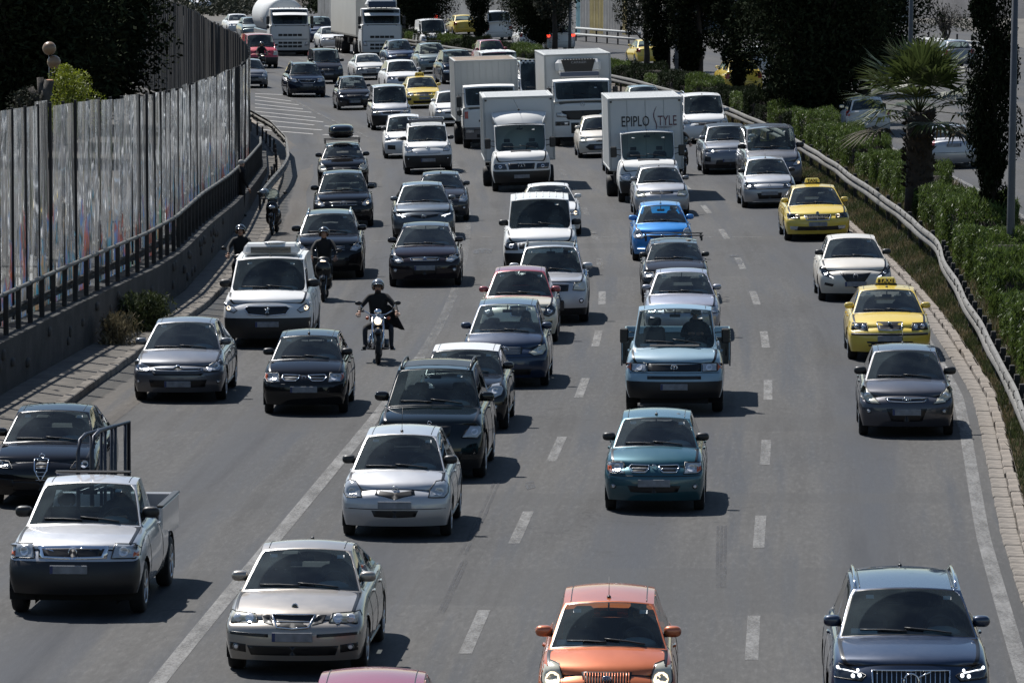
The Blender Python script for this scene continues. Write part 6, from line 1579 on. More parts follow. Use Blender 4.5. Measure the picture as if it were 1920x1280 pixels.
def leaf_cloud(P, size, aspect=1.0, up=0.0, rng=RNG, jitter=.4):
    """one quad leaf at every point; long axis random, pulled upwards by `up`"""
    N = len(P); a = rng.normal(size=(N, 3)); a[:, 2] = a[:, 2]*(1-up)+up*2.2; a /= np.linalg.norm(a, axis=1)[:, None]
    r = rng.normal(size=(N, 3)); b_ = np.cross(a, r); b_ /= np.linalg.norm(b_, axis=1)[:, None]+1e-9
    s = size*rng.uniform(1-jitter, 1+jitter, N)[:, None]; a = a*s*.5; b_ = b_*s*.5*aspect
    co = np.empty((N, 4, 3)); co[:,0] = P-a; co[:,1] = P+b_*.9-a*.1; co[:,2] = P+a; co[:,3] = P-b_*.9-a*.1
    return co.reshape(-1, 3), np.arange(N*4).reshape(N, 4)
def crown_points(n, h, rfun, rng, lumps=26, shell=.75):
    """points in lumpy clumps round an axis"""
    L = []
    zc = rng.uniform(0, 1, lumps); ph = rng.uniform(0, 2*math.pi, lumps); rr_ = np.array([rfun(z) for z in zc])
    cr = rr_*rng.uniform(.35, .8, lumps); cs = np.clip(rr_*rng.uniform(.35, .62, lumps), .15, None)
    C = np.stack([cr*np.cos(ph), cr*np.sin(ph), zc*h], 1)
    k = rng.integers(0, lumps, n); d = rng.normal(size=(n, 3)); d /= np.linalg.norm(d, axis=1)[:, None]
    rad = rng.uniform(0, 1, n)**(1/3*shell+.02)
    return C[k]+d*(cs[k]*rad)[:, None]*np.array([1, 1, 1.25])
CROWNS = {}
def crown_mesh(key, n, h, rfun, size, mat, lumps, seed, aspect=.5, up=.3):
    if key not in CROWNS:
        rng = np.random.default_rng(seed); P = crown_points(n, h, rfun, rng, lumps); co, f = leaf_cloud(P, size, aspect, up, rng); CROWNS[key] = raw_mesh('crown', co, f, [mat], smooth=False)
    return CROWNS[key]
def tree(name, x, D, kind, s, label, zbase=0, cat='tree', group=None, rot=None, sx=1.0):
    spec = {'cypress': dict(n=30000, h=9.0, r=lambda z: .25+1.15*math.sin(min(1, z*1.6+.12)*math.pi/2)*(1-z**3.2), size=.16, mat='cypress_leaf', lumps=90, z0=.5, tr=.16, th=8),
            'conifer': dict(n=46000, h=8.5, r=lambda z: .7+2.3*math.sin(min(1, z*2.1)*math.pi/2)*(1-z**2)**.6, size=.2, mat='conifer_leaf', lumps=110, z0=.5, tr=.25, th=7.5),
            'slim': dict(n=20000, h=8.0, r=lambda z: .25+1.2*(1-z)**.5*min(1, z*3+.2), size=.17, mat='cypress_leaf', lumps=60, z0=.9, tr=.13, th=7),
            'open': dict(n=7000, h=4.0, r=lambda z: .5+1.1*math.sin(z*math.pi), size=.16, mat='olive_leaf', lumps=46, z0=1.6, tr=.13, th=4),
            'broad': dict(n=30000, h=5.0, r=lambda z: .8+2.6*math.sin(z*math.pi)**.7, size=.2, mat='conifer_leaf', lumps=70, z0=1.5, tr=.25, th=5)}[kind]
    z = gz(x, D)+zbase; t = tag(empty(name, Matrix.Translation((x, D, z)) @ Matrix.Rotation(rot if rot is not None else x*7 % 6.28, 4, 'Z') @ Matrix.Diagonal((s*sx, s*sx, s, 1))), label, cat, group)
    me = crown_mesh(kind, spec['n'], spec['h'], spec['r'], spec['size'], spec['mat'], spec['lumps'], hash_(kind))
    c = bpy.data.objects.new('crown', me); link(c, t); c.location = (0, 0, spec['z0'])
    if ('trunk', kind) not in MESHC:
        q = MB(); r_ = random.Random(4); th = spec['th']; w = spec['tr']
        q.tube([(0,0,-.2),(.03,0,th*.2),(-.04,.03,th*.5),(.05,0,th)], [w*1.15, w, w*.7, w*.15], 'bark', 9)
        for k in range(14):
            z_ = th*(.22+.05*k); a = r_.uniform(0, 6.28); ln = spec['r'](min(1, (z_-spec['z0'])/spec['h']) if z_ > spec['z0'] else .1)*.8
            q.tube([(0,0,z_),(ln*.5*math.cos(a), ln*.5*math.sin(a), z_+ln*.35),(ln*math.cos(a), ln*math.sin(a), z_+ln*.8)], [w*.35, w*.22, w*.06], 'bark', 5)
        o = q.build('trunk'); MESHC[('trunk', kind)] = o.data; COL.objects.unlink(o); bpy.data.objects.remove(o)
    link(bpy.data.objects.new('trunk', MESHC[('trunk', kind)]), t)
    return t
def hash_(s): return sum(ord(c)*(i+3) for i, c in enumerate(s))
def at(px, py): return G(px, py)
def tree_px(name, px, py, kind, s, label, **k): p = G(px, py); return tree(name, p.x, p.y, kind, s, label, **k)
tree_px('conifer_tree', 1535, 248, 'conifer', 1.12, sx=.92, label= 'broad dark conifer in the median, left of the palm')
tree_px('conifer_tree', 1492, 232, 'conifer', .85, 'dark conifer whose left flank overhangs the hedge behind the minibus', rot=2.0)
tree_px('conifer_tree', 1622, 180, 'broad', 1.0, 'wide dark conifer behind the broad one, its crown reaching the lamp post')
tree_px('cypress_tree', 1862, 486, 'cypress', 1.02, label= 'tall black cypress at the right edge beside the nearest lamp post', sx=.55)
tree_px('cypress_tree', 1386, 196, 'slim', .95, 'slim dark conifer in front of the yellow taxi of the far carriageway')
tree_px('cypress_tree', 1312, 168, 'slim', 1.05, 'dark conifer right of the grey lamp post', sx=1.15)
tree_px('cypress_tree', 1252, 150, 'slim', 1.0, 'dark conifer left of the grey lamp post', rot=1.0)
tree_px('olive_tree', 1212, 136, 'open', 1.25, 'loose olive tree with two slim trunks and gaps in its crown')
tree_px('cypress_tree', 1290, 150, 'cypress', .9, 'black cypress standing directly behind the grey lamp post')
tree_px('cypress_tree', 898, 80, 'cypress', .98, 'dark cypress near the top edge, left of the plain white van', sx=.8)
tree_px('olive_tree', 1012, 97, 'broad', .62, 'bushy dark tree in front of the braking white cars')
tree_px('olive_tree', 1040, 100, 'open', 1.3, 'dark open tree left of the lamp post at the top')
tree_px('pine_tree', 790, 72, 'broad', .8, 'dark tree above the lettered white van')
tree_px('pine_tree', 762, 66, 'broad', .7, 'dark tree touching the articulated lorry cab')
tree_px('pine_tree', 1010, 70, 'broad', .7, 'dark crown at the top edge above the braking cars', rot=1)
# left, behind the fence
for px, py, kd, s, sx, lb in [(30,300,'conifer',1.15,1.2,'huge black conifer at the left edge behind the fence'),(120,270,'conifer',1.15,1.2,'black conifer behind the globe lamps'),(172,235,'conifer',1.05,1.0,'black conifer next to the dark end of the fence'),(70,240,'conifer',1.2,1.3,'black conifer furthest back in the left corner')]:
    tree_px('conifer_tree', px, py, kd, s, lb, sx=sx)
def shrub(px, py, w, h, mat, n, size, label, aspect=.5, name='shrub', z=0, up=.3, seed=1, cat='shrub', stem=0):
    p = G(px, py); rng = np.random.default_rng(seed); P = crown_points(n, h, lambda t: w/2*(.5+.6*math.sin(t*math.pi)), rng, 24)
    co, f = leaf_cloud(P, size, aspect, up, rng); t = tag(empty(name, Matrix.Translation((p.x, p.y, p.z+z))), label, cat)
    o = mesh_obj('foliage', co, f, [mat], t, smooth=False); q = MB(); r_ = random.Random(seed)
    for k in range(7): a = r_.uniform(0, 6.28); q.tube([(0,0,0),(w*.2*math.cos(a),w*.2*math.sin(a),h*.4),(w*.36*math.cos(a),w*.36*math.sin(a),h*.8)], [.03,.02,.008], 'bark', 5)
    if stem: q.tube([(0,0,-stem),(.05,0,-stem*.5),(0,0,.3)], [.09,.07,.05], 'bark', 7)
    q.build('stems', t); return t
shrub(132, 480, 1.5, 1.5, 'lime_leaf', 9000, .07, 'bright lime green bush above the top of the fence', z=3.45, seed=5, stem=3.5)
shrub(52, 485, 1.0, 1.0, 'olive_leaf', 1600, .09, 'dull green leaves over the fence top beside the pruned stump', z=3.5, seed=6, stem=3.5)
# pruned tree stumps beside the bush
p = G(78, 485); t = tag(empty('pruned_tree', Matrix.Translation((p.x, p.y, p.z+2.95)) @ Matrix.Scale(.8, 4)), 'pruned tree with pale sawn limb ends above the fence', 'tree')
q = MB(); q.tube([(0,0,-3.6),(.05,0,1.4),(.3,0,2.3)], [.26,.2,.17], 'bark_grey', 9); q.build('trunk', t)
for a, b_, r_ in (((.05,0,1.3),(-.35,.1,2.05),.12), ((.05,0,1.4),(-.02,.1,2.4),.11)): q = MB(); q.tube([a, b_], [r_*1.1, r_], 'bark_grey', 8); q.build('limb', t)
simple('sawn_wood', (.45,.24,.14), .8)
q = MB(); q.ell((.3,0,2.31),(.3,.3,.06),'sawn_wood'); q.build('sawn_end', t)
# weeds along the left wall
shrub(268, 628, 1.4, .6, 'green_grass', 5200, .13, 'weedy shrub growing on the pavement against the low wall', .22, z=.1, up=.5, seed=9, name='weed_bush', cat='weeds')
shrub(225, 655, 1.1, .5, 'dry_grass', 2200, .14, 'dry weeds at the foot of the low wall beside the weedy shrub', .15, z=.1, up=.6, seed=10, name='weed_bush', cat='weeds')
# hedges of the median
hl_ = ['beside the lettered box truck','behind the grey crossover','next to the minibus','between two dark conifers','under the broad dark conifer','left of the palm trunk','in front of the palm trunk','below the cypress at the right','beside the nearest lamp post','at the right edge beside the graphite hatchback']
HM = {}
def hedge_mesh(seed, L, W_, H_):
    rng = np.random.default_rng(seed); n = int(2600*L*.9); k = rng.integers(0, 3, n); P = np.empty((n, 3))
    u = rng.uniform(-.5, .5, (n, 3)); P[:, 0] = u[:,0]*W_; P[:, 1] = u[:,1]*L; P[:, 2] = H_*(u[:,2]+.5)
    top = rng.uniform(0, 1, n) < .5; P[top, 2] = H_*(1-.14*rng.uniform(0, 1, top.sum())); sd_ = ~top; sg = np.sign(u[sd_, 0]); P[sd_, 0] = sg*W_/2*(1-.16*rng.uniform(0, 1, sd_.sum()))
    lump = .13*np.sin(P[:,1]*2.3+seed)+.09*np.sin(P[:,0]*3.1+P[:,1]*1.1+seed*2); P[:, 2] += lump*(P[:, 2]/H_); P[:, 0] += .09*np.sin(P[:,1]*3.4+P[:,2]*2+seed); P += rng.normal(0, .03, (n, 3))
    e = np.abs(P[:,1])/(L/2); P[:, 0] *= 1-.45*e**3; P[:, 2] *= 1-.25*e**3
    return leaf_cloud(P, .15, .24, .55, rng)
D = 92.0; k = 0; hn = 0
while D < 395:
    L_ = [4.6, 3.2, 5.2, 3.8, 4.6][k % 5]; H_ = [1.25, .95, 1.4, 1.1][k % 4]; gap = [.6, 1.6, .5, 1.1, .7, 2.2][k % 6]
    c = D+L_/2; xo = interp([(90,9.4),(112,9.5),(130,9.75),(172,10.0),(420,10.15)], c); x = mid(c)+xo; W_ = 1.9 if c < 150 else 1.55; H_ *= 1.0 if c < 150 else .84
    px = 960+x*F/c
    if px < 2080:
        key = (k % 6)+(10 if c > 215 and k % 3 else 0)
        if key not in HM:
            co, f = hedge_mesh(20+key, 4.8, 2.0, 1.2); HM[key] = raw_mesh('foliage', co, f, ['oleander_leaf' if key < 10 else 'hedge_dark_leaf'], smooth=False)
        lab = 'clipped green hedge block ' + (['at the right edge beside the graphite hatchback','right of the lower taxi, beyond the guard rail','below the tall black cypress at the right','between the nearest lamp post and the palm','in front of the palm trunk','left of the palm trunk, bright on top','beyond the guard rail from the upper taxi','beyond the guard rail behind the minibus','under the broad dark conifer','behind the grey crossover','beyond the white van at the rail','in front of the yellow taxi on the far side','under the slim dark conifer','left of the grey lamp post foot','right of the refrigerated truck, sunlit on top','by the loose olive tree'][hn] if hn < 16 else 'in the far row near the top, behind the trucks')
        t = tag(empty('hedge', Matrix.Translation((x, c, gz(x, c)+.06)) @ Matrix.Rotation(-tang(c), 4, 'Z') @ Matrix.Diagonal((W_/2, L_/4.8, H_/1.2, 1))), lab, 'hedge', 'hedges of the median' if hn >= 16 else None)
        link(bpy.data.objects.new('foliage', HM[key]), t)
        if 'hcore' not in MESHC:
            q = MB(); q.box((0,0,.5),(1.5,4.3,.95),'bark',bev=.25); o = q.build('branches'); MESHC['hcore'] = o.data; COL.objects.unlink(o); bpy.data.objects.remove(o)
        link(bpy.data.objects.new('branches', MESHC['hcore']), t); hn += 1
    D += L_+gap; k += 1
# grass strip between kerb and rail and through the median
def blades(n, fa, fb, D0, D1, hgt, mats, name, seed, dens=None):
    rng = np.random.default_rng(seed); d = D0+(D1-D0)*rng.uniform(0, 1, n)**1.25; a = np.array([fa(x) for x in d]); b_ = np.array([fb(x) for x in d]); x = a+(b_-a)*rng.uniform(0, 1, n)
    clump = np.sin(x*5+d*2.1)*np.sin(d*3.3)+rng.normal(0, .5, n); h = hgt*np.clip(.55+.3*clump, .2, 1.4)
    z = np.array([gz(p, q_) for p, q_ in zip(x, d)])+.08; th = rng.uniform(0, 6.28, n); w = .012+.012*rng.uniform(0, 1, n); ln = rng.normal(0, .35, (n, 2))
    co = np.empty((n, 3, 3)); dx, dy = np.cos(th)*w, np.sin(th)*w
    co[:,0] = np.stack([x-dx, d-dy, z], 1); co[:,1] = np.stack([x+dx, d+dy, z], 1); co[:,2] = np.stack([x+ln[:,0]*h, d+ln[:,1]*h, z+h], 1)
    o = mesh_obj(name, co.reshape(-1,3), np.arange(n*3).reshape(n, 3), mats, smooth=False, midx=(clump > .45).astype(int)); tag(o, None, None, None, 'stuff'); return o
o = blades(90000, lambda D: kerbR(D)+.2, lambda D: railx(D)+.5, 70, 215, .2, ['dry_grass', 'green_grass'], 'verge_grass', 31); tag(o, 'dry brown and green grass strip between the kerb and the guard rail', 'grass')
o = blades(70000, lambda D: railx(D)+.3, lambda D: oppL(D)-.1, 80, 250, .32, ['green_grass', 'dry_grass'], 'median_grass', 32); tag(o, 'darker tall grass under the median hedges behind the guard rail', 'grass')

# ---- the palm
p = G(1722, 412); pz = 3.1; t = tag(empty('palm_tree', Matrix.Translation((p.x, p.y, p.z))), 'fan palm with shaggy trunk in the median in front of the silver sedan', 'palm tree')
q = MB(); q.tube([(0,0,-.1),(.03,0,1.2),(0,.02,2.5),(.02,0,pz)], [.44,.40,.37,.34], 'bark', 14); q.build('trunk', t)
q = MB(); r_ = random.Random(2)
for k in range(230):
    z = r_.uniform(.9, pz); a = r_.uniform(0, 6.28); r0 = .35; M = Matrix.Rotation(a, 3, 'Z')
    q.add([M @ Vector((r0, -.05, z)), M @ Vector((r0, .05, z)), M @ Vector((r0+r_.uniform(.1,.22), .015, z+r_.uniform(.05,.2))), M @ Vector((r0+r_.uniform(.05,.12), -.02, z+.16))], [(0,1,2,3)], 'bark')
o = q.build('leaf_stubs', t); o['kind'] = 'stuff'
for k in range(27):
    a = k*2.39996; el = math.radians(80-100*(k/26)**1.15); r_ = random.Random(k+50); L1 = r_.uniform(1.1, 1.45); R_f = r_.uniform(1.25, 1.55)
    dr = Vector((math.cos(a)*math.cos(el), math.sin(a)*math.cos(el), math.sin(el))); base = Vector((0, 0, pz-.05)); tip = base+dr*L1+Vector((0,0,-.06))
    q = MB(); q.tube([base, base+dr*L1*.5+Vector((0,0,.03)), tip], [.022,.014,.01], 'palm_leaf', 5)
    side_ = dr.cross(Vector((0,0,1))); side_ = side_.normalized() if side_.length > .1 else Vector((1,0,0)); nrm = side_.cross(dr).normalized(); nL = 30
    for i in range(nL):
        w = (i/(nL-1)-.5)*math.radians(190); d2 = (dr*math.cos(w)+side_*math.sin(w)+nrm*r_.uniform(-.07,.07)).normalized(); l2 = R_f*(1-.28*abs(w)/1.7)*r_.uniform(.9,1.05)
        mid_ = tip+d2*l2*.55; end = tip+d2*l2+Vector((0,0,-.16*l2*r_.uniform(.5,1.6))); wd = (dr*-math.sin(w)+side_*math.cos(w)).normalized()*.045
        q.add([tip, mid_-wd, mid_+wd, end], [(0,1,2),(1,3,2)], 'palm_leaf' if k < 24 else 'dead_leaf')
    q.build('frond', t)
# ---- bare tree at the top right
p = G(1772, 105); t = tag(empty('bare_tree', Matrix.Translation((p.x, p.y, p.z))), 'leafless grey tree behind the far guard rail at upper right', 'tree'); r_ = random.Random(12)
def limb(q, a, d, L, r0, lv):
    b_ = a+d*L; m_ = a+d*L*.5+Vector((r_.uniform(-.05,.05)*L, r_.uniform(-.05,.05)*L, 0)); q.tube([a, m_, b_], [r0, r0*.8, r0*.6], 'bark_grey', 5 if lv < 3 else 3, cap=False)
    if lv < 5:
        for _ in range(3 if lv else 6):
            d2 = (d+Vector((r_.gauss(0,.45), r_.gauss(0,.45), r_.gauss(.12,.3)))).normalized(); limb(q, a+d*L*r_.uniform(.5,1), d2, L*r_.uniform(.55,.8), r0*.58, lv+1)
q = MB(); limb(q, Vector((0,0,0)), Vector((0,0,1)), 1.3, .14, 0); q.build('branches', t)
# ---- lamp posts
for (px, py, h, lb) in ((1893, 540, 11, 'nearest grey lamp post at the right edge'), (1268, 152, 12, 'grey lamp post among the dark conifers of the median'), (1704, 262, 12, 'grey lamp post rising behind the palm crown'), (1068, 99, 12, 'grey lamp post right of the braking white crossover'), (603, 58, 12, 'thin lamp post left of the articulated lorry')):
    p = G(px, py); t = tag(empty('street_lamp', Matrix.Translation(p) @ Matrix.Rotation(.012, 4, 'Y')), lb, 'street lamp')
    simple('lamp_paint', (.075,.08,.09), .5, .3, noise=.2)
    q = MB(); q.tube([(0,0,0),(0,0,1.1),(0,0,h)], [.105,.10,.06], 'lamp_paint', 10); q.tube([(0,0,1.08),(0,0,1.12)], .112, 'seal', 10); q.build('pole', t)
    q = MB(); q.box((0,0,.05),(.4,.4,.1),'kerb_concrete',bev=.02); q.box((0,-.1,.7),(.1,.02,.3),'lamp_paint'); q.build('base', t)
    q = MB(); q.tube([(0,0,h),(-.8,0,h+.5),(-1.7,0,h+.6)], .04, 'lamp_paint', 8); q.build('arm', t); q = MB(); q.box((-2.0,0,h+.6),(.7,.3,.12),'lamp_paint',bev=.04); q.build('lamp_head', t)
simple('globe', (.22,.14,.08), .4, 0, .2);  # globe colour darkened to hold the deep shade around the lamp
for px, py, lb in ((95, 95, 'upper globe of the twin park lamp'),):
    p = G(96, 405); s = F/p.y; t = tag(empty('globe_lamp', Matrix.Translation(p)), 'park lamp with two amber globes in front of the black conifers', 'street lamp')
    zt = (405-92)/s; q = MB(); q.tube([(0,0,0),(0,0,zt-.1)], .05, 'seal', 8); q.build('pole', t)
    for dx, dz in ((-.02, 0), (.12, -.42)): q = MB(); q.ell((dx, -.1, zt+dz+.02), (.42,.42,.42), 'globe', 16, 10); q.build('globe', t)
# ---- far fences, building, far guard rails
concrete_mat('ribbed_grey', (.36,.36,.35), .35, .5, .2); concrete_mat('ribbed_blue', (.18,.36,.42), .4, .5, .2); concrete_mat('ribbed_ochre', (.42,.34,.14), .4, .5, .2)
def ribfence(pxs, py0, py1, h, label, cols):
    a, b_ = G(pxs[0], py0), G(pxs[1], py1); n = int((b_-a).length/.9); t = tag(empty('metal_fence', Matrix.Translation(a)), label, 'fence'); inv = t.matrix_world.inverted(); r_ = random.Random(int(pxs[0]))
    for k in range(n):
        p0, p1 = a.lerp(b_, k/n), a.lerp(b_, (k+.95)/n); co = []
        for i in range(7):
            p = p0.lerp(p1, i/6); o_ = .05*(i % 2); co += [(p.x, p.y-o_, p.z), (p.x, p.y-o_, p.z+h+r_.uniform(-.02,.02))]
        o = mesh_obj('fence_panel', co, [(2*i, 2*i+2, 2*i+3, 2*i+1) for i in range(6)], [r_.choice(cols)], t, smooth=False); o.matrix_local = inv
g3 = ['ribbed_grey']*5+['ribbed_blue']
ribfence((780, 960), 50, 60, 4.2, 'pale ribbed fence behind the dark cypress at the top', g3)
ribfence((1080, 1185), 62, 66, 5.0, 'ribbed fence with ochre and blue streaks at the top centre', g3+['ribbed_ochre']*2)
ribfence((596, 642), 62, 66, 3.0, 'grey ribbed fence between the two lorries', ['ribbed_grey'])
def far_rail(a, b_, label, rows=(.45,.85)):
    a, b_ = G(*a), G(*b_); t = tag(empty('guard_rail', Matrix.Translation(a)), label, 'guard rail'); L = (b_-a)
    for z in rows: q = MB(); q.tube([(0,0,z), tuple(L+Vector((0,0,z)))], .085, 'box_grey', 6); q.build('rail', t)
    n = max(2, int(L.length/3))
    for k in range(n+1): p = L*(k/n); q = MB(); q.box((p.x, p.y+.1, p.z+.45), (.1,.1,.9), 'post_dark'); q.build('post', t)
far_rail((1080, 77), (1200, 88), 'far guard rail at the top centre below the ribbed fence'); far_rail((1700, 96), (1850, 122), 'far guard rail crossing behind the palm crown'); far_rail((1690, 84), (1850, 98), 'second far guard rail higher up behind the palm', (.5,))
far_rail((590,68),(650,74),'far guard rail between the two lorries')
p = G(1372, 62); bld = tag(empty('concrete_building', Matrix.Translation(p)), 'beige concrete building with blue pillars behind the median trees', 'building')
simple('blue_pillar', (.16,.22,.26), .6, noise=.2); simple('dark_base', (.09,.09,.10), .8)
q = MB(); q.box((0, 6, 5), (7, 8, 10), 'facade'); q.build('wall', bld)
q = MB(); q.box((0, 1.96, .8), (6.9, .1, 1.6), 'dark_base'); q.build('plinth', bld)
for k in range(4): q = MB(); q.box((-3+1.9*k, 1.9, 4), (.28,.25,8), 'blue_pillar', bev=.03); q.build('pillar', bld)
for k in range(3): q = MB(); q.box((-2.05+1.9*k, 1.97, 4.6), (1.1,.06,1.0), 'dark_blue_glass'); q.build('window', bld)
# information board
p = G(1683, 60); t = tag(empty('notice_board', Matrix.Translation(p)), 'pale notice board left of the lamp post behind the palm', 'sign')
q = MB(); q.box((0,0,1.5),(1.6,.08,2.0),'box_grey',bev=.02); q.build('board', t); q = MB()
for sg in (1,-1): q.tube([(sg*.6,.06,-.3),(sg*.6,.06,2.3)], .04, 'post_dark', 6)
q.build('posts', t); q = MB()
for z in (2.2, 2.05, 1.9, 1.3, 1.2): q.box((0,-.043,z),(1.2-.3*(z < 1.5),.004,.05),'dark_base')
q.build('printed_lines', t)
# dark wooded slopes that close the view
def slope(px0, px1, py, h, mat, label, depth=30, seed=1, name='hillside'):
    a, b_ = G(px0, py), G(px1, py); rng = random.Random(seed); n = 24; co = []
    for i in range(n+1):
        for j in range(6):
            t_ = j/5; x = a.x+(b_.x-a.x)*i/n; co.append((x, a.y+depth*t_, -1+ (h+1)*t_**.8+(rng.uniform(-.5,.5) if 0 < j else 0)))
    o = mesh_obj(name, co, [(i*6+j, (i+1)*6+j, (i+1)*6+j+1, i*6+j+1) for i in range(n) for j in range(5)], [mat]); o['kind'] = 'structure'
concrete_mat('brown_slope', (.07,.06,.05), .5, .25, 1.0); concrete_mat('grey_slope', (.10,.10,.105), .5, .3, 1.0); concrete_mat('dark_slope', (.03,.035,.022), .6, .3, 1.0)
slope(330, 660, 12, 12, 'brown_slope', ''); slope(1440, 1990, 40, 13, 'grey_slope', '', seed=3); slope(620, 1300, 12, 9, 'dark_slope', '', seed=4)
def scrub(n, px0, px1, py0, py1, mat, size, seed, label, hgt=1.8):
    rng = np.random.default_rng(seed); P = []
    for _ in range(n):
        g_ = G(rng.uniform(px0, px1), rng.uniform(py0, py1)); m_ = 60; c = rng.normal(0, 1, (m_, 3))*np.array([.9,.9,.6])*hgt*.5; c[:,2] = np.abs(c[:,2]); P.append(c+np.array(g_))
    co, f = leaf_cloud(np.concatenate(P), size, .5, .3, rng); o = mesh_obj('scrub', co, f, [mat], smooth=False); tag(o, label, 'scrub', None, 'stuff')
scrub(90, 340, 470, 6, 30, 'olive_leaf', .35, 41, 'brown scrub on the slope at the top left above the dark fence'); scrub(120, 590, 760, 8, 26, 'conifer_leaf', .35, 42, 'dark green scrub at the top behind the lorries'); scrub(22, 1700, 1840, 40, 60, 'olive_leaf', .18, 43, 'grey brown scrub behind the leafless tree')
# ------------------------------------------------------------------ people (one continuous skinned body each) and two-wheelers
def figure(j, e):
    """j: name -> (x, y, z, radius[, radius2]); e: list of name pairs; root first"""
    names = list(j); me = bpy.data.meshes.new('figure'); me.from_pydata([j[n][:3] for n in names], [(names.index(a), names.index(b_)) for a, b_ in e], [])
    o = bpy.data.objects.new('figure', me); COL.objects.link(o)
    sk = o.modifiers.new('skin', 'SKIN'); sk.use_smooth_shade = True
    for i, n in enumerate(names):
        r = j[n][3]; r2 = j[n][4] if len(j[n]) > 4 else r; me.skin_vertices[0].data[i].radius = (r, r2)
    me.skin_vertices[0].data[0].use_root = True
    ss = o.modifiers.new('sub', 'SUBSURF'); ss.levels = ss.render_levels = 1
    return o
BONES = [('hip','belly'),('belly','chest'),('chest','neck'),('neck','skull0'),('skull0','skull1'),('chest','shL'),('shL','elL'),('elL','wrL'),('wrL','haL'),('chest','shR'),('shR','elR'),('elR','wrR'),('wrR','haR'),
         ('hip','thL'),('thL','knL'),('knL','anL'),('anL','toL'),('hip','thR'),('thR','knR'),('knR','anR'),('anR','toR')]
def body(hip, chest, neck, head, sh, el, wr, th, kn, an, to, k=1.0, wide=1.0):
    j = {'hip': (*hip, .15*wide, .12), 'belly': ((hip[0]+chest[0])/2, (hip[1]+chest[1])/2-.01, (hip[2]+chest[2])/2, .145*wide, .12), 'chest': (*chest, .16*wide, .13), 'neck': (*neck, .06), 'skull0': (head[0], head[1], head[2]-.05, .075), 'skull1': (head[0], head[1]+.01, head[2]+.06, .085)}
    for s, n in ((1, 'L'), (-1, 'R')):
        m = lambda p: (p[0]*s, p[1], p[2])
        def pick(v): return v[0 if s > 0 else 1] if isinstance(v[0], tuple) else m(v)
        j['sh'+n] = (*pick(sh), .075); j['el'+n] = (*pick(el), .05); w_ = pick(wr); e_ = pick(el); j['wr'+n] = (*w_, .033)
        d = (Vector(w_)-Vector(e_)).normalized()*.05; j['ha'+n] = (w_[0]+d.x, w_[1]+d.y, w_[2]+d.z, .03)
        j['th'+n] = (*pick(th), .095); j['kn'+n] = (*pick(kn), .064); j['an'+n] = (*pick(an), .045); j['to'+n] = (*pick(to), .042)
    return figure(j, BONES), j
FIG = {}
FIG['cruiser'] = body((0,.98,.78),(0,.84,1.22),(0,.80,1.40),(0,.76,1.54),(.19,.82,1.33),(.36,.66,1.13),(.38,.44,1.05),(.11,.93,.74),(.27,.52,.72),(.27,.50,.34),(.30,.36,.30), wide=1.1)
FIG['scooter'] = body((0,.95,.84),(0,.86,1.26),(0,.83,1.44),(0,.80,1.58),(.18,.85,1.36),(.29,.68,1.17),(.28,.46,1.06),(.10,.88,.80),(.16,.48,.80),(.13,.50,.42),(.14,.36,.36))
FIG['stand'] = body((0,0,.94),(0,.0,1.36),(0,-.01,1.50),(0,-.03,1.62),(.19,0,1.42),(.24,.04,1.14),(.22,-.10,.92),(.10,0,.88),(.11,-.01,.50),(.11,.04,.09),(.13,-.12,.05))
FIG['driver'] = body((0,.10,.22),(0,.24,.66),(0,.25,.82),(0,.22,.95),(.18,.23,.74),(.26,.02,.56),(.12,-.24,.62),(.09,.02,.18),(.13,-.36,.26),(.13,-.55,.0),(.13,-.66,-.03))
FIG['passenger'] = body((0,.10,.22),(0,.24,.64),(0,.25,.80),(0,.22,.93),(.18,.23,.72),(.22,.06,.50),(.12,-.16,.36),(.09,.02,.18),(.12,-.36,.24),(.12,-.52,.0),(.12,-.63,-.03))
_d = harvest([v[0] for v in FIG.values()])
FIGM = {}
for (nm, (o_, j_)), (co, faces, mi) in zip(FIG.items(), _d):
    hz = j_['neck'][2]+.035; skin_z = j_['skull0'][2]-.04
    idx = []
    for f in faces:
        c = co[list(f)].mean(axis=0); h = 0
        if c[2] > skin_z and abs(c[0]) < .13: h = 1
        for n in ('L', 'R'):
            hp = np.array(j_['ha'+n][:3]); wp = np.array(j_['wr'+n][:3])
            if np.linalg.norm(c-hp) < .055: h = 1
            lp = np.array(j_['kn'+n][:3])
        if h == 0 and (c[2] < j_['hip'][2]-.06): h = 2
        for n in ('L', 'R'):
            if np.linalg.norm(c-np.array(j_['to'+n][:3])) < .09 or np.linalg.norm(c-np.array(j_['an'+n][:3])) < .055: h = 3
        idx.append(h)
    FIGM[nm] = (co, faces, idx, j_)
def hand(parent, p, curl=1, s=1, mat='skin', pointing=(0,-1,-.1)):
    """palm, four unequal bent fingers and a thumb closing on a grip"""
    q = MB(); d = Vector(pointing).normalized(); up = Vector((0,0,1)); sd_ = d.cross(up).normalized(); p = Vector(p)
    q.ell(p+d*.04, (.085,.10,.035), mat, 10, 6, e=.8)
    for k, ln in enumerate((.065,.075,.07,.055)):
        b_ = p+d*.08+sd_*(.03-.02*k); q.tube([b_, b_+d*ln*.5-up*.008*curl, b_+d*ln*.62-up*ln*.5*curl, b_+d*ln*.3-up*ln*.75*curl], [.0095,.009,.008,.007], mat, 6)
    b_ = p+d*.03+sd_*.04*s; q.tube([b_, b_+sd_*.025*s+d*.03-up*.01, b_+sd_*.01*s+d*.055-up*.03], [.011,.010,.008], mat, 6)
    return q.build('hand', parent)
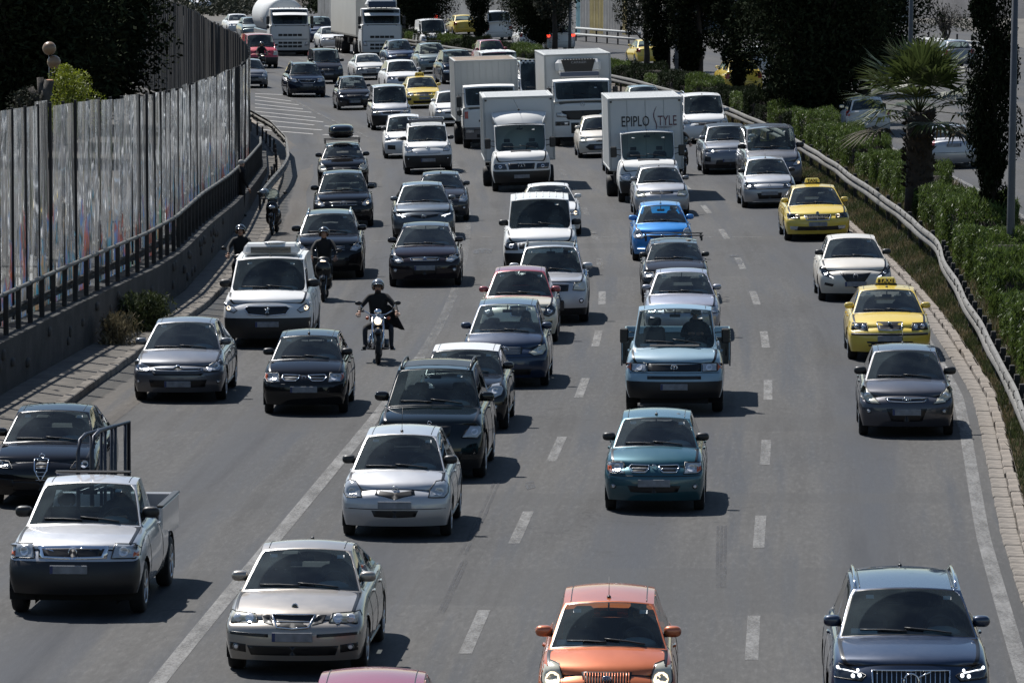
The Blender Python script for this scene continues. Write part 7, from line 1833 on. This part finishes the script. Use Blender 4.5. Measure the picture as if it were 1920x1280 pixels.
def head_bits(t, j, hair=None, helmet=None, specs=False, beard=False):
    x, y, z = j['skull0'][0], j['skull0'][1], j['skull0'][2]+.05
    q = MB(); q.ell((x, y-.085, z-.02), (.028,.04,.05), 'skin', 8, 6)                       # nose
    for s in (1,-1): q.ell((x+s*.092, y+.005, z-.01), (.022,.045,.065), 'skin', 8, 6)       # ears
    q.build('nose_and_ears', t)
    q = MB()
    for s in (1,-1): q.ell((x+s*.032, y-.080, z+.012), (.024,.014,.012), 'eye_white', 8, 5); q.ell((x+s*.032, y-.087, z+.012), (.011,.008,.011), 'seal', 6, 5)
    q.build('eyes', t); q = MB(); q.box((x, y-.082, z-.058), (.048,.012,.009), 'lips', bev=.003); q.build('mouth', t)
    if specs:
        q = MB()
        for s in (1,-1): q.ell((x+s*.034, y-.092, z+.012), (.052,.016,.036), 'seal', 10, 6)
        q.tube([(x-.09,y,z+.015),(x-.03,y-.095,z+.018),(x+.03,y-.095,z+.018),(x+.09,y,z+.015)], .004, 'seal', 4); q.build('sunglasses', t)
    if beard: q = MB(); q.ell((x, y-.055, z-.085), (.10,.07,.06), hair or 'hair', 10, 6); q.build('beard', t)
    if hair:
        q = MB(); n = 16; v = []; f = []
        q.ell((x, y+.022, z+.038), (.188,.205,.175), hair, 16, 10); q.build('hair', t)
    if helmet:
        n, mrows = 20, 12; v = []; f = []
        for i in range(mrows+1):
            th = math.radians(2+128*i/mrows)
            for k in range(n):
                ph = 2*math.pi*k/n; v.append((x+.135*math.sin(th)*math.cos(ph), y+.015+.155*math.sin(th)*math.sin(ph), z+.02+.148*math.cos(th)))
        for i in range(mrows):
            for k in range(n):
                a = 2*math.pi*(k+.5)/n; th = 2+128*(i+.5)/mrows
                if math.sin(a) < -.38 and th > 62: continue
                f.append((i*n+k, i*n+(k+1) % n, (i+1)*n+(k+1) % n, (i+1)*n+k)[::-1])
        q = MB(); q.add(v, f, helmet, True); o = q.build('helmet', t); md = o.modifiers.new('t', 'SOLIDIFY'); md.thickness = .018
        q = MB(); q.tube([(x-.125,y-.03,z-.02),(x-.09,y-.11,z+.06),(x,y-.148,z+.078),(x+.09,y-.11,z+.06),(x+.125,y-.03,z-.02)], .008, 'chrome', 5); q.build('visor_rim', o)
simple('lips', (.28,.1,.08), .5)
def person(T, fig, label, mats, parent_cat='person', **k):
    co, faces, idx, j = FIGM[fig]; t = tag(empty('person', T), label, 'person')
    mesh_obj('body', co, faces, mats, t, idx); head_bits(t, j, **k)
    for s, n in ((1,'L'),(-1,'R')):
        w = Vector(j['ha'+n][:3]); d = w-Vector(j['el'+n][:3]); hand(t, w, 1, -s, k.get('handmat', 'skin'), d)
    return t
def wheel2(q, y, r, w, tyre='rubber', rim='chrome', spokes=18):
    q.tube([(0, y+(r-w/2)*math.cos(2*math.pi*k/28), r+(r-w/2)*math.sin(2*math.pi*k/28)) for k in range(28)], w/2, tyre, 8, closed=True)
def two_wheeler(T, style, label, cat, tank='black', lit=True, name='motorcycle'):
    t = tag(empty(name, T), label, cat); wb = 1.5 if style == 'cruiser' else 1.28; rf = .34 if style == 'cruiser' else .29; w = .11 if style == 'cruiser' else .10
    for y, r_, ww in ((0, rf, w), (wb, rf*.96, w*1.35)):
        q = MB(); wheel2(q, y, r_, ww); o = q.build('wheel', t)
        q = MB(); q.tube([(0, y+(r_-ww)*math.cos(2*math.pi*k/28), r_+(r_-ww)*math.sin(2*math.pi*k/28)) for k in range(28)], .012, 'chrome', 6, closed=True)
        for k in range(12): a = 2*math.pi*k/12; q.tube([(.02*(-1)**k, y, r_), (0, y+(r_-ww)*math.cos(a), r_+(r_-ww)*math.sin(a))], .004, 'chrome', 4)
        q.lathe([(.001,-.06),(.05,-.06),(.05,.06),(.001,.06)], 'engine', c=(0,y,r_), axis='x', n=10); q.lathe([(.06,.062),(.13,.062),(.13,.07),(.06,.07)], 'chrome', c=(0,y,r_), axis='x', n=16)
        q.build('rim', o)
    hy, hz = (.46, 1.02) if style == 'cruiser' else (.44, 1.03)
    if style == 'cruiser':
        q = MB()
        for s in (1,-1): q.tube([(s*.10,0,rf),(s*.105,.17,.62),(s*.11,.33,.96)], [.03,.026,.022], 'chrome', 8)
        q.box((0,.27,.80),(.27,.07,.05),'chrome',bev=.015); q.box((0,.33,.95),(.26,.07,.04),'chrome',bev=.015); q.build('fork', t)
        q = MB(); q.tube([(0,rf*1.04*math.cos(a),rf+rf*1.07*math.sin(a)) for a in np.linspace(.55, 2.2, 9)], .065, tank, 8); q.build('front_mudguard', t)
        q = MB(); q.tube([(-.42,.50,1.06),(-.27,.44,1.06),(-.16,.37,1.0),(0,.35,.98),(.16,.37,1.0),(.27,.44,1.06),(.42,.50,1.06)], .014, 'chrome', 8); b_ = q.build('handlebar', t)
        for s in (1,-1):
            q = MB(); q.tube([(s*.29,.45,1.06),(s*.42,.50,1.06)], .02, 'black_plastic', 8); q.build('grip', b_)
            q = MB(); q.tube([(s*.28,.43,1.07),(s*.36,.40,1.20)], .007, 'chrome', 5); q.ell((s*.40,.40,1.23),(.15,.04,.085),'black_plastic',12,8); q.build('mirror', b_)
            q = MB(); q.ell((s*.22,.30,.93),(.075,.08,.075),'amber',10,8); q.tube([(s*.12,.3,.93),(s*.2,.3,.93)],.01,'chrome',5); q.build('indicator', t)
        q = MB(); q.ell((0,.20,.88),(.19,.2,.19),'chrome',16,10); h = q.build('headlight', t); q = MB(); q.ell((0,.115,.88),(.155,.05,.155),'lit' if lit else 'lens',14,8); q.build('bulb', h)
        q = MB(); q.ell((0,.33,1.05),(.16,.14,.14),'chrome',12,8); q.build('instrument', t)
        q = MB(); q.ell((0,.62,.86),(.27,.52,.24),tank,16,10); q.build('tank', t)
        q = MB(); q.box((0,.70,.45),(.26,.42,.34),'engine',bev=.05)
        for s in (1,-1):
            for k in range(6): q.box((0,.6+s*.09,.50+.035*k),(.24,.13,.015),'chrome',bev=.005)
        q.lathe([(.001,-.24),(.11,-.24),(.12,-.1),(.12,.1),(.11,.22),(.001,.22)],'engine',c=(0,.72,.36),axis='x',n=14); q.build('engine', t)
        q = MB()
        for s in (1,): q.tube([(s*-.14,.58,.55),(s*-.2,.5,.36),(s*-.2,.8,.28),(s*-.2,1.6,.3)], .035, 'chrome', 8); q.tube([(s*-.14,.8,.55),(s*-.2,.9,.38),(s*-.2,1.5,.40)], .035, 'chrome', 8)
        q.build('exhaust', t)
        q = MB()
        for s in (1,-1): q.tube([(s*.12,.62,.30),(s*.33,.56,.29)], .018, 'chrome', 6); q.box((s*.30,.50,.275),(.11,.26,.025),'black_plastic',bev=.008)
        q.build('footrests', t)
    else:
        q = MB()
        for s in (1,-1): q.tube([(s*.07,0,rf),(s*.075,.10,.62)], .02, 'engine', 7)
        q.build('fork', t)
        q = MB(); q.tube([(0,rf*1.1*math.cos(a),rf+rf*1.12*math.sin(a)) for a in np.linspace(.6, 2.3, 9)], .06, tank, 8); q.build('front_mudguard', t)
        q = MB(); q.ell((0,.22,.74),(.36,.22,.46),tank,16,10,e=.8); q.ell((0,.30,.50),(.40,.16,.45),tank,14,8,e=.7); q.build('front_fairing', t)
        q = MB(); q.ell((0,.40,.97),(.3,.2,.18),'black_plastic',12,8); q.tube([(-.36,.47,1.05),(-.12,.4,1.02),(.12,.4,1.02),(.36,.47,1.05)], .014, 'black_plastic', 7); b_ = q.build('handlebar', t)
        for s in (1,-1):
            q = MB(); q.tube([(s*.25,.42,1.04),(s*.34,.38,1.17)], .007, 'black_plastic', 5); q.ell((s*.38,.38,1.20),(.14,.05,.09),'black_plastic',12,8); q.build('mirror', b_)
        zl = .93 if lit else .80
        q = MB(); q.ell((0,.25 if lit else .13,zl),(.2,.14,.13),'chrome',14,8); h = q.build('headlight', t); q = MB(); q.ell((0,.185 if lit else .07,zl),(.16,.05,.10),'lit' if lit else 'lens',12,8); q.build('bulb', h)
        q = MB(); v = [(-.2,.26,1.0),(.2,.26,1.0),(.17,.42,1.28),(-.17,.42,1.28)]
        if not lit: q.ell((0,.34,1.16),(.42,.14,.34),'clear_glass',14,8); q.build('windscreen', t)
        q = MB(); q.box((0,.62,.34),(.3,.42,.08),'black_plastic',bev=.03); q.build('footboard', t)
        q = MB(); q.ell((0,.98,.52),(.36,.62,.42),tank,16,10,e=.8); q.ell((0,1.2,.34),(.34,.4,.3),'engine',12,8); q.build('rear_body', t)
    q = MB(); q.ell((0,.98 if style == 'cruiser' else .98,.72 if style == 'cruiser' else .76),(.28,.62,.14),'cloth_black',14,8); q.build('seat', t)
    q = MB(); q.tube([(0,wb+rf*1.05*math.cos(a),rf+rf*1.1*math.sin(a)) for a in np.linspace(.5, 2.4, 9)], .08, tank, 8); q.build('rear_mudguard', t)
    return t
def place2(px, py, yaw=0):
    T = place(px, py); return T @ Matrix.Rotation(math.radians(yaw), 4, 'Z')
CB = ['cloth_black','skin','cloth_black','cloth_black']
T = place2(709, 683, 3); two_wheeler(T, 'cruiser', 'chrome cruiser motorcycle ridden between the lanes, headlight on', 'motorcycle')
r1 = person(T, 'cruiser', 'motorcyclist in an open grey helmet and sunglasses on the chrome cruiser', ['cloth_black','skin','cloth_dark','cloth_black'], helmet='helmet_grey', specs=True, beard=True)
q = MB(); v = []; 
for i in range(7):
    for k in range(5): v.append((.10+.07*i*(.5+k*.14), .80+.06*k, 1.16-.12*k-.02*abs(i-3)+.01*math.sin(i*2.2)))
q.add(v, [(i*5+k, i*5+k+1, (i+1)*5+k+1, (i+1)*5+k) for i in range(6) for k in range(4)], 'cloth_black', True); o = q.build('coat_flap', r1); md = o.modifiers.new('s', 'SOLIDIFY'); md.thickness = .02
T = place2(606, 566, 0); two_wheeler(T, 'scooter', 'dark moped with lit headlight in front of the black suv', 'moped', name='moped')
person(T, 'scooter', 'rider in a black helmet on the moped in front of the black suv', CB, helmet='helmet_black')
T = place2(449, 560, 0); two_wheeler(T, 'scooter', 'moped mostly hidden behind the white panel van, headlight on', 'moped', name='moped')
person(T, 'scooter', 'rider in a glossy black helmet riding behind the white panel van', CB, helmet='helmet_black')
T = place2(510, 441, -4); two_wheeler(T, 'scooter', 'black scooter with a windscreen parked on the left edge of the road', 'scooter', lit=False, name='parked_scooter')
q = MB(); q.ell((-.25,.52,1.2),(.3,.32,.26),'helmet_grey',14,8); 
tag(q.build('helmet'), 'pale helmet hanging on the parked scooter', 'helmet').matrix_world = T
T = place2(1283, 329, 4); two_wheeler(T, 'scooter', 'dark scooter squeezing between the lettered box truck and the grey crossover', 'scooter', lit=False, name='scooter')
person(T, 'scooter', 'rider in black between the lettered box truck and the grey crossover', CB, helmet='helmet_black')
T = place2(493, 137, 0); two_wheeler(T, 'scooter', 'small moped beside the red minibus near the end of the fence', 'moped', name='moped')
person(T, 'scooter', 'rider in dark clothes in front of the red minibus', CB, helmet='helmet_black')
p = G(452, 415); T = Matrix.Translation((p.x, p.y, p.z+.12)) @ Matrix.Rotation(2.2, 4, 'Z')
person(T, 'stand', 'man in a black jacket standing on the pavement beside the parked scooter', ['cloth_black','skin','cloth_black','cloth_black'], hair='grey_hair')
def seat_people():
    look = {s['label']: s for s in V}
    def put(key, who, label, mats, hair='hair', **k):
        sp = next(s for s in V if key in s['label']); r = sp['root'].matrix_world; sx = .36*sp['W']/1.7*(1 if who == 'driver' else -1)
        T = r @ Matrix.Translation((sx, sp.get('seaty', sp['yc']+.85)-sp['foh']-.02, sp.get('floor', .32)+sp.get('seatup', 0)))
        person(T, who, label, mats, hair=hair, **k)
    D = ['cloth_dark','skin','cloth_dark','cloth_dark']; Gy = ['cloth_grey','skin','cloth_dark','cloth_dark']; B = ['cloth_black','skin','cloth_dark','cloth_dark']
    put('teal hatchback', 'driver', 'driver with dark hair at the wheel of the teal hatchback', D); put('teal hatchback', 'passenger', 'passenger in the front seat of the teal hatchback', B)
    put('bright blue', 'driver', 'driver at the wheel of the bright blue hatchback', B); put('bright blue', 'passenger', 'passenger beside the driver of the bright blue hatchback', D)
    put('pale blue flatbed', 'driver', 'driver in a black jacket in the pale blue flatbed truck', B, specs=True); put('small black hatchback with two oval', 'driver', 'driver leaning at the wheel of the small black hatchback with oval grilles', D)
    put('navy blue compact', 'driver', 'driver at the wheel of the navy blue compact car', B); put('cream hatchback with a burgundy', 'driver', 'driver of the cream hatchback with the burgundy roof', B)
    put('silver beige sedan', 'driver', 'driver of the silver beige sedan at the bottom', D); put('old dark grey estate', 'driver', 'driver of the old dark grey estate car', Gy); put('old dark grey estate', 'passenger', 'passenger in the old dark grey estate car', D)
    put('silver white single cab', 'driver', 'driver of the silver white pickup', D); put('blue grey sedan', 'driver', 'driver of the blue grey sedan by the kerb', B)
    put('white silver hatchback', 'driver', 'driver of the white silver hatchback', D); put('dark graphite', 'driver', 'driver of the dark graphite hatchback', B); put('yellow taxi furthest back in the right', 'driver', 'driver of the taxi furthest back in the right lane', Gy)
    put('yellow taxi in front', 'driver', 'driver of the taxi in front of the cream hatchback', B); put('pearl cream', 'driver', 'driver of the pearl cream hatchback', D); put('copper orange', 'driver', 'driver of the copper orange hatchback', B)
    put('navy blue suv at the bottom', 'driver', 'driver of the navy blue suv at the bottom right', D); put('silver hatchback in front of the dark minibus', 'driver', 'driver of the silver hatchback in front of the minibus', B)
    put('dark grey hatchback behind the steel', 'driver', 'driver of the dark grey hatchback behind the crossover', Gy); put('brown black', 'driver', 'driver of the brown black hatchback', B); put('silver suv with a black bull', 'driver', 'driver of the silver suv with the bull bar', B)
# metal frames standing in the load bed of the pickup
def load_frames():
    sp = next(s for s in V if 'single cab pickup' in s['label']); r = sp['root'].matrix_world
    for k, (x, dy, h) in enumerate(((-.30,0,1.52),(-.12,.1,1.56))):
        T = r @ Matrix.Translation((x, 2.15+dy, .62)) @ Matrix.Rotation(-.17, 4, 'Z')
        t = tag(empty('steel_gate', T), ('left' if k == 0 else 'right')+' one of two dark tubular steel gates upright in the pickup bed', 'steel gate')
        q = MB(); y1 = 1.75; q.tube([(0,0,0),(0,0,h-.22),(0,.1,h-.06),(0,.35,h),(0,y1,h),(0,y1,0)], .03, 'frame_steel', 8); q.build('outer_tube', t)
        for f_ in (.35,.62,.9): q = MB(); q.tube([(0,y1*f_*1.0,0),(0,y1*f_,h)], .024, 'frame_steel', 6); q.build('upright', t)
        q = MB(); q.tube([(0,0,.75),(0,y1,.75)], .024, 'frame_steel', 6); q.build('cross_tube', t)
simple('frame_steel', (.03,.035,.05), .4, .4)
build_vehicles()
load_frames()
seat_people()
dg = bpy.context.evaluated_depsgraph_get(); dg.update()
for o in [o for o in scene.objects if o.type == 'FONT']:       # lettering becomes plain mesh
    me = bpy.data.meshes.new_from_object(o.evaluated_get(dg), depsgraph=dg); n = bpy.data.objects.new('lettering', me); COL.objects.link(n)
    n.parent = o.parent; n.matrix_local = o.matrix_local.copy(); nm = o.name; bpy.data.objects.remove(o); n.name = nm
for m in list(bpy.data.meshes):
    if m.users == 0: bpy.data.meshes.remove(m)
